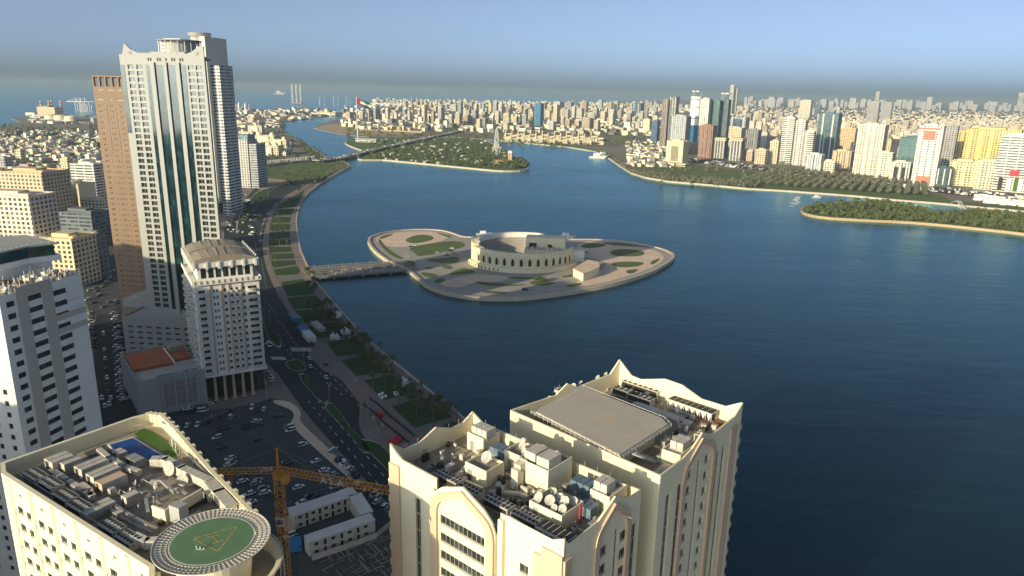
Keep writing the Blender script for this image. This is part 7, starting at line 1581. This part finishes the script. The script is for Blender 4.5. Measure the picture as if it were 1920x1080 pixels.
for i in range(24): b.tube(Fw_.p(0, 0, hz_), Fw_.p(rw * cos(2 * pi * i / 24), 0, hz_ + rw * sin(2 * pi * i / 24)), .22, 4)
b.build('spokes', M['steelwhite'], rt); b = MB()
for s in (-1, 1):
    for d in (-1, 1): b.tube(Fw_.p(0, d * 2, hz_), Fw_.p(s * rw * .5, d * 10, 0), .9, 5)
b.build('support_legs', M['steelwhite'], rt)
for i in range(24): q = Fw_.p((rw + 2) * cos(2 * pi * i / 24), 0, 0); MB().cone(q[:2], hz_ + (rw + 2) * sin(2 * pi * i / 24) - 1.2, hz_ + (rw + 2) * sin(2 * pi * i / 24) + 1.2, 1.3, 1.3, 8).build('gondola', M['tent'], rt)
q = P(956, 306); F = Fr(q, 100); r = thing('pink_tower', (*q, 0), 'pink square tower with white top at the tip of the palm island', 'tower'); MB().box(F, -4, 4, 0, 8, 0, 22).build('wall', M['f_grid'], r).color = (.6, .4, .3, 1); MB().box(F, -4.4, 4.4, -.4, 8.4, 22, 26).build('top', M['steelwhite'], r)
q = P(940, 307); F = Fr(q, 92); r = thing('pink_hall', (*q, 0), 'low pink hall with orange roof beside the pink tower', 'building'); MB().box(F, -15, 15, 0, 9, 0, 7).build('wall', M['f_grid'], r).color = (.62, .42, .28, 1); MB().box(F, -15.5, 15.5, -.5, 9.5, 7, 8.4).build('roof', M['orange'], r)
grove_stuff('tip_trees', 46, (958, 992, 300, 317), 'dense dark trees at the tip of the palm island', rad=(4, 6), hgt=(7, 11), per=60, leaf=1.3, inside=wheel_isle)
# road bridge over the creek
pb_ = [P(x, y, 6) for x, y in ((600, 300), (640, 296), (668, 289), (700, 281), (740, 272), (780, 263), (830, 252), (870, 244))]; r = thing('road_bridge', (*pb_[2], 0), 'low road bridge crossing the creek mouth onto the palm island', 'bridge'); b = MB()
for a, c in zip(pb_, pb_[1:]): F = Fr(a, math.degrees(atan2(c[0] - a[0], c[1] - a[1]))); b.box(F, 0, hypot(c[0] - a[0], c[1] - a[1]), 0, 22, 3.6, 5.2)
b.build('deck', M['pavgrey'], r)
for i in range(5):
    t_ = i / 4; c = (pb_[1][0] + (pb_[2][0] - pb_[1][0]) * t_, pb_[1][1] + (pb_[2][1] - pb_[1][1]) * t_); MB().box(Fr(c, 20), -1, 1, 0, 18, -3, 3.6).build('pier', M['concrete'], r)
b = [MB(), MB()]
for i in range(110): k = frn.randrange(len(pb_) - 1); t_ = frn.random(); a, c = pb_[k], pb_[k + 1]; F = Fr(a, math.degrees(atan2(c[0] - a[0], c[1] - a[1]))); s = t_ * hypot(c[0] - a[0], c[1] - a[1]); d = frn.choice((3, 7, 13, 17)); b[i % 2].box(F, s, s + 4.5, d, d + 2, 5.2, 6.7)
for bb, c in zip(b, (WT, (.1, .1, .11))): o = bb.build('bridge_traffic', M['far'], kind='stuff', label='cars crossing the low road bridge', cat='traffic'); o.color = (*c, 1)

# beach houses with domes on the sand spit
for x, y, lab in ((703, 243, 'left sandy dome on the beach wall'), (749, 245, 'right sandy dome on the beach wall')):
    q = P(x, y); r = thing('domed_pavilion', (*q, 0), lab, 'pavilion'); MB().cone(q, 0, 8, 11, 11, 16).build('drum', M['sand'], r); MB().dome(q, 8, 11, 10, 16, 4).build('dome', M['sand'], r, smooth=True)
a, c = P(668, 244), P(796, 249); MB().box(Fr(a, math.degrees(atan2(c[0] - a[0], c[1] - a[1]))), 0, hypot(c[0] - a[0], c[1] - a[1]), 0, 3, 0, 5).build('beach_wall', M['sand'], base=(*a, 0), label='long sandy wall along the beach of the middle city', cat='wall')

# palace complex on the left bank of the creek
def palace(x, y, w_, h, nd, lab):
    q = P(x, y); F = Fr(q, 104); r = thing('domed_palace', (*q, 0), lab, 'palace'); o = MB().box(F, -w_, w_, 0, w_ * .7, 0, h).build('wall', M['f_grid'], r); o.color = (.64, .54, .36, 1)
    MB().box(F, -w_ * .5, w_ * .5, -4, 0, 0, h * .8).build('portal', M['cream'], r)
    for i in range(nd): c = F.p(-w_ * .6 + w_ * 1.2 * (i / max(1, nd - 1)) if nd > 1 else 0, w_ * .3, 0)[:2]; MB().dome(c, h, w_ * .22, w_ * .26, 14, 4).build('dome', M['cream'], r, smooth=True)
palace(500, 291, 30, 22, 3, 'nearest domed cream palace beside the grey tower'); palace(520, 276, 26, 20, 2, 'second domed palace behind the nearest one'); palace(495, 266, 34, 18, 2, 'long cream palace wing with two domes'); palace(478, 250, 26, 26, 1, 'cream palace with the largest dome'); palace(461, 258, 24, 18, 2, 'cream palace block at the left end of the complex'); palace(610, 218, 60, 22, 1, 'far yellow palace with dome beyond the creek'); palace(535, 288, 14, 14, 1, 'small white domed hall by the creek road')
for i in range(22):
    x = frn.uniform(520, 600); y = frn.uniform(262, 292)
    if x < 545 - (292 - y) * .5 + 10 and x < 600 - (292 - y) * 1.6 and x > 500: anon_q = P(x, y); F = Fr(anon_q, 110); r = thing('creek_villa', (*anon_q, 0), 'small white villa between palace and creek', 'villa', 'villas between palace and creek'); MB().box(F, -8, 8, 0, 12, 0, 7).build('wall', M['f_grid'], r).color = (*WT, 1); MB().box(F, -4, 4, 3, 9, 7, 9).build('roof', M['far'], r).color = (*CR, 1)
cl = MB()
for i in range(40): t_ = i / 39; q = P(482 + 110 * t_, 310 - 12 * t_); cl.box(Fr(q, 100), 0, 1.4, 0, 1.4, 0, 7)
cl.build('colonnade', M['steelwhite'], base=(*P(530, 305), 0), label='long white colonnade between park lawn and palace', cat='colonnade')
grove_stuff('park_greenery', 120, (480, 655, 300, 345), 'loose trees on the lit park lawn by the creek mouth', rad=(2.5, 4), hgt=(3, 6), per=30, leaf=.8, inside=near)

# villa quarter on the left, single houses in front, the rest as one carpet
vp = thing('villa', (0, 0, 0), 'villa', 'villa'); b = MB(); b.box(Fz, -7, 7, 0, 12, 0, 6.5); o1 = b.build('wall', M['f_grid'], vp); o1.color = (*WT, 1); o2 = MB().box(Fz, -3, 4, 4, 10, 6.5, 9).build('roof_room', M['far'], vp); o2.color = (*CR, 1); o3 = MB().box(Fz, -9, 9, -6, -5.6, 0, 2.2).build('garden_wall', M['far'], vp); o3.color = (*CW, 1); reg(vp, o1, o2, o3)
vc = 0
for i in range(330):
    y = 256 + 70 * frn.random() ** .8; x = frn.uniform(-20, 225)
    if vc >= 260: break
    q = P(x, y); cn_ = frn.choice(['white', 'white', 'cream', 'yellow', 'beige', 'grey']); lab = f'small {cn_} villa in the ' + ('near' if y > 295 else 'middle' if y > 275 else 'far') + ' left quarter'; g_ = 'villas of the left quarter'; c_ = tuple(v * frn.uniform(.8, 1.1) for v in cityg[cn_])
    if vc == 0: vp.location = (*q, 0); vp['label'] = lab; vp['group'] = g_
    else: dup(vp, (*q, 0), R(frn.choice((-10, 80)) + frn.uniform(-6, 6)), frn.uniform(.75, 1.5), lab, g_, color=(*c_, 1))
    vc += 1
carpet('villa_quarter', 1500, -20, 232, 247, 345, (4, 8), (8, 16), (WT, CW, CR, BG, (.14, .14, .13)), 'white villas of the left quarter merging into a carpet')
carpet('harbour_sheds', 420, 440, 640, 206, 240, (5, 12), (14, 40), (WT, CR, BG, (.2, .2, .2)), 'sheds and yards of the harbour beyond the creek')
carpet('harbour_sheds', 200, 60, 225, 214, 232, (4, 10), (20, 60), (WT, BG, (.3, .3, .3)), 'low sheds of the power station spit')
grove_stuff('left_greenery', 420, (-10, 225, 236, 320), 'dark trees and hedges between the villas of the left quarter', rad=(4, 8), hgt=(5, 8), per=24, leaf=1.8)
grove_stuff('left_greenery', 240, (440, 640, 228, 300), 'dark greenery between harbour, palace and creek', rad=(3, 7), hgt=(4, 7), per=20, leaf=1.6, inside=near)
grove_stuff('left_greenery', 200, (650, 1000, 236, 262), 'dark greenery between the beach and the middle city', rad=(4, 8), hgt=(5, 8), per=24, leaf=1.8)
# power station
q = P(88, 222); F = Fr(q, 100); r = thing('power_station', (*q, 0), 'big yellow windowless power station block by the sea', 'building'); MB().box(F, -43, 43, 0, 40, 0, 47).build('wall', M['tan'], r); MB().box(F, -40, 10, 8, 34, 47, 51).build('roof', M['concrete'], r)
for i, x in enumerate((78, 93, 97.5, 115)):
    q = P(x + 1, 210); r = thing('chimney', (*q, 0), 'red and white banded power station chimney, number %s from the left' % ('one', 'two', 'three', 'four')[i] if False else 'red and white banded chimney, ' + ('leftmost of the four', 'left one of the close middle pair', 'right one of the close middle pair', 'rightmost of the four')[i], 'chimney', 'power station chimneys'); H_c = AT(x, 189, hypot(*q))[2]
    for k in range(8): MB().cone(q, H_c * k / 8, H_c * (k + 1) / 8, 7 - k * .3, 7 - (k + 1) * .3, 12).build('band', M['red'] if k % 2 == 0 else M['steelwhite'], r)
for x, y, lab in ((98, 228, 'left'), (116, 228.5, 'middle'), (135, 230, 'right')): q = P(x, y); r = thing('storage_tank', (*q, 0), f'{lab} one of three cream domed storage tanks', 'tank', 'storage tanks'); MB().cone(q, 0, 20, 25, 25, 22).build('shell', M['cream'], r); MB().dome(q, 20, 25, 8, 22, 3).build('roof', M['cream'], r, smooth=True)
q = P(56, 216); MB().box(Fr(q, 98), -22, 24, 0, 20, 0, 12).build('seaside_hall', M['cream'], base=(*q, 0), label='long pale hall left of the power station on the spit', cat='hall')
def gantry(x, y, ht, lab):
    q = P(x, y); r = thing('harbour_crane', (*q, 0), lab, 'crane', 'harbour cranes'); z = AT(x, y - ht, hypot(*q))[2]; b = MB()
    for dx in (-14, 14):
        for dy in (-10, 10): b.tube((q[0] + dx, q[1] + dy, 0), (q[0] + dx, q[1] + dy, z * .75), 1.8, 4)
    b.build('legs', M['steelwhite'], r); b = MB(); b.tube((q[0] - 60, q[1], z * .75), (q[0] + 35, q[1], z * .75), 2.4, 4); b.tube((q[0] - 10, q[1], z), (q[0] - 60, q[1], z * .76), 1.2, 4); b.tube((q[0] - 10, q[1], z * .75), (q[0] - 10, q[1], z), 2, 4); b.build('boom', M['steelwhite'], r)
for x, l in ((150, 'left harbour crane behind the power station'), (158, 'middle harbour crane behind the power station'), (166, 'harbour crane nearest the brown tower')): gantry(x, 211, 27, l)
def rig(x, y, yt, lab, n=3, sp=35):
    q = P(x, y); z = AT(x, yt, hypot(*q))[2]; r = thing('jack_up_rig', (*q, 0), lab, 'oil rig')
    for i in range(n):
        b = MB(); cx_ = q[0] + (i - (n - 1) / 2) * sp
        for dx in (-5, 5):
            for dy in (-5, 5): b.tube((cx_ + dx, q[1] + dy, 0), (cx_ + dx, q[1] + dy, z), 1.6, 4)
        k = 0
        while k < z - 12: b.tube((cx_ - 5, q[1] - 5, k), (cx_ + 5, q[1] - 5, k + 12), 1.0, 4); b.tube((cx_ + 5, q[1] - 5, k), (cx_ - 5, q[1] - 5, k + 12), 1.0, 4); k += 12
        b.build('leg', M['metal'], r)
    MB().box(Fr((q[0], q[1]), 90), -sp * 1.3, sp * 1.3, -25, 25, 8, 22).build('platform', M['concrete'], r)
rig(557, 196, 158, 'tall lattice legs of a jack up rig in the harbour', 3, 36)
for x, yt, l in ((600, 180, 'first'), (608, 180, 'second'), (626, 178, 'third'), (634, 180, 'fourth'), (650, 179, 'fifth'), (657, 182, 'sixth'), (772, 182, 'lone thin')):
    q = P(x, 199 if x < 700 else 203); z = AT(x, yt, hypot(*q))[2]; b = MB().tube((*q, 0), (*q, z), 3.0, 5, 1.5); b.build('harbour_mast', M['steelwhite'], base=(*q, 0), label=l + ' harbour mast from the left on the sea horizon' if x < 700 else 'lone thin mast beyond the middle city', cat='mast')
for i in range(5):
    q = P(443 + i * 6, 208); MB().cone(q, 0, 40 + 12 * (i % 2), 26, 1, 5).build('white_peak_tent', M['tent'], base=(*q, 0), label=('leftmost', 'second from left', 'middle', 'second from right', 'rightmost')[i] + ' of the white peaked harbour roofs', cat='tent roof')
q = P(735, 201); MB().box(Fr(q, 96), -190, 150, 0, 20, 22, 30).build('long_white_viaduct', M['steelwhite'], base=(*q, 0), label='long white raised roof behind the flag', cat='roof')
b = MB()
for i in range(9): b.box(Fr(q, 96), -185 + i * 40, -181 + i * 40, 2, 8, 0, 22)
b.build('viaduct_pillars', M['steelwhite'], base=(*q, 0), label='pillars under the long white raised roof', cat='pillars')
# ================================================================ AIR
hz = MB().hexa([(-69000, -880, -5), (69000, -880, -5), (69000, 89000, -5), (-69000, 89000, -5), (-69000, -880, 232), (69000, -880, 232), (69000, 89000, 232), (-69000, 89000, 232)])
m = bpy.data.materials.new('haze_air'); m.use_nodes = True; t = m.node_tree; t.nodes.remove(t.nodes['Principled BSDF'])
pv = t.nodes.new('ShaderNodeVolumePrincipled'); pv.inputs['Color'].default_value = (.37, .49, .58, 1); pv.inputs['Density'].default_value = 7.5e-5; pv.inputs['Anisotropy'].default_value = 0.0
t.links.new(pv.outputs[0], t.nodes['Material Output'].inputs['Volume'])
hz.build('haze', m, kind='stuff')

# labels: look-alikes are told apart by their order in the photograph
same = {}
for o in bpy.data.objects:
    if o.parent is None and o.get('label') and o.get('kind') is None: same.setdefault(o['label'], []).append(o)
for lab, L in same.items():
    if 1 < len(L) <= 60 and len(lab.split()) <= 12:
        def sx(o):
            v = Vector((o.location.x, o.location.y, o.location.z - CAMH)); d = v.dot(FW); return (v.dot(RT) / d if d > 1 else 1e3)
        L.sort(key=sx)
        for i, o in enumerate(L):
            n = i + 1; suf = 'th' if 10 <= n % 100 <= 20 else {1: 'st', 2: 'nd', 3: 'rd'}.get(n % 10, 'th'); o['label'] = f'{lab}, {n}{suf} from the left'
for o in bpy.data.objects:          # a group needs company
    pass
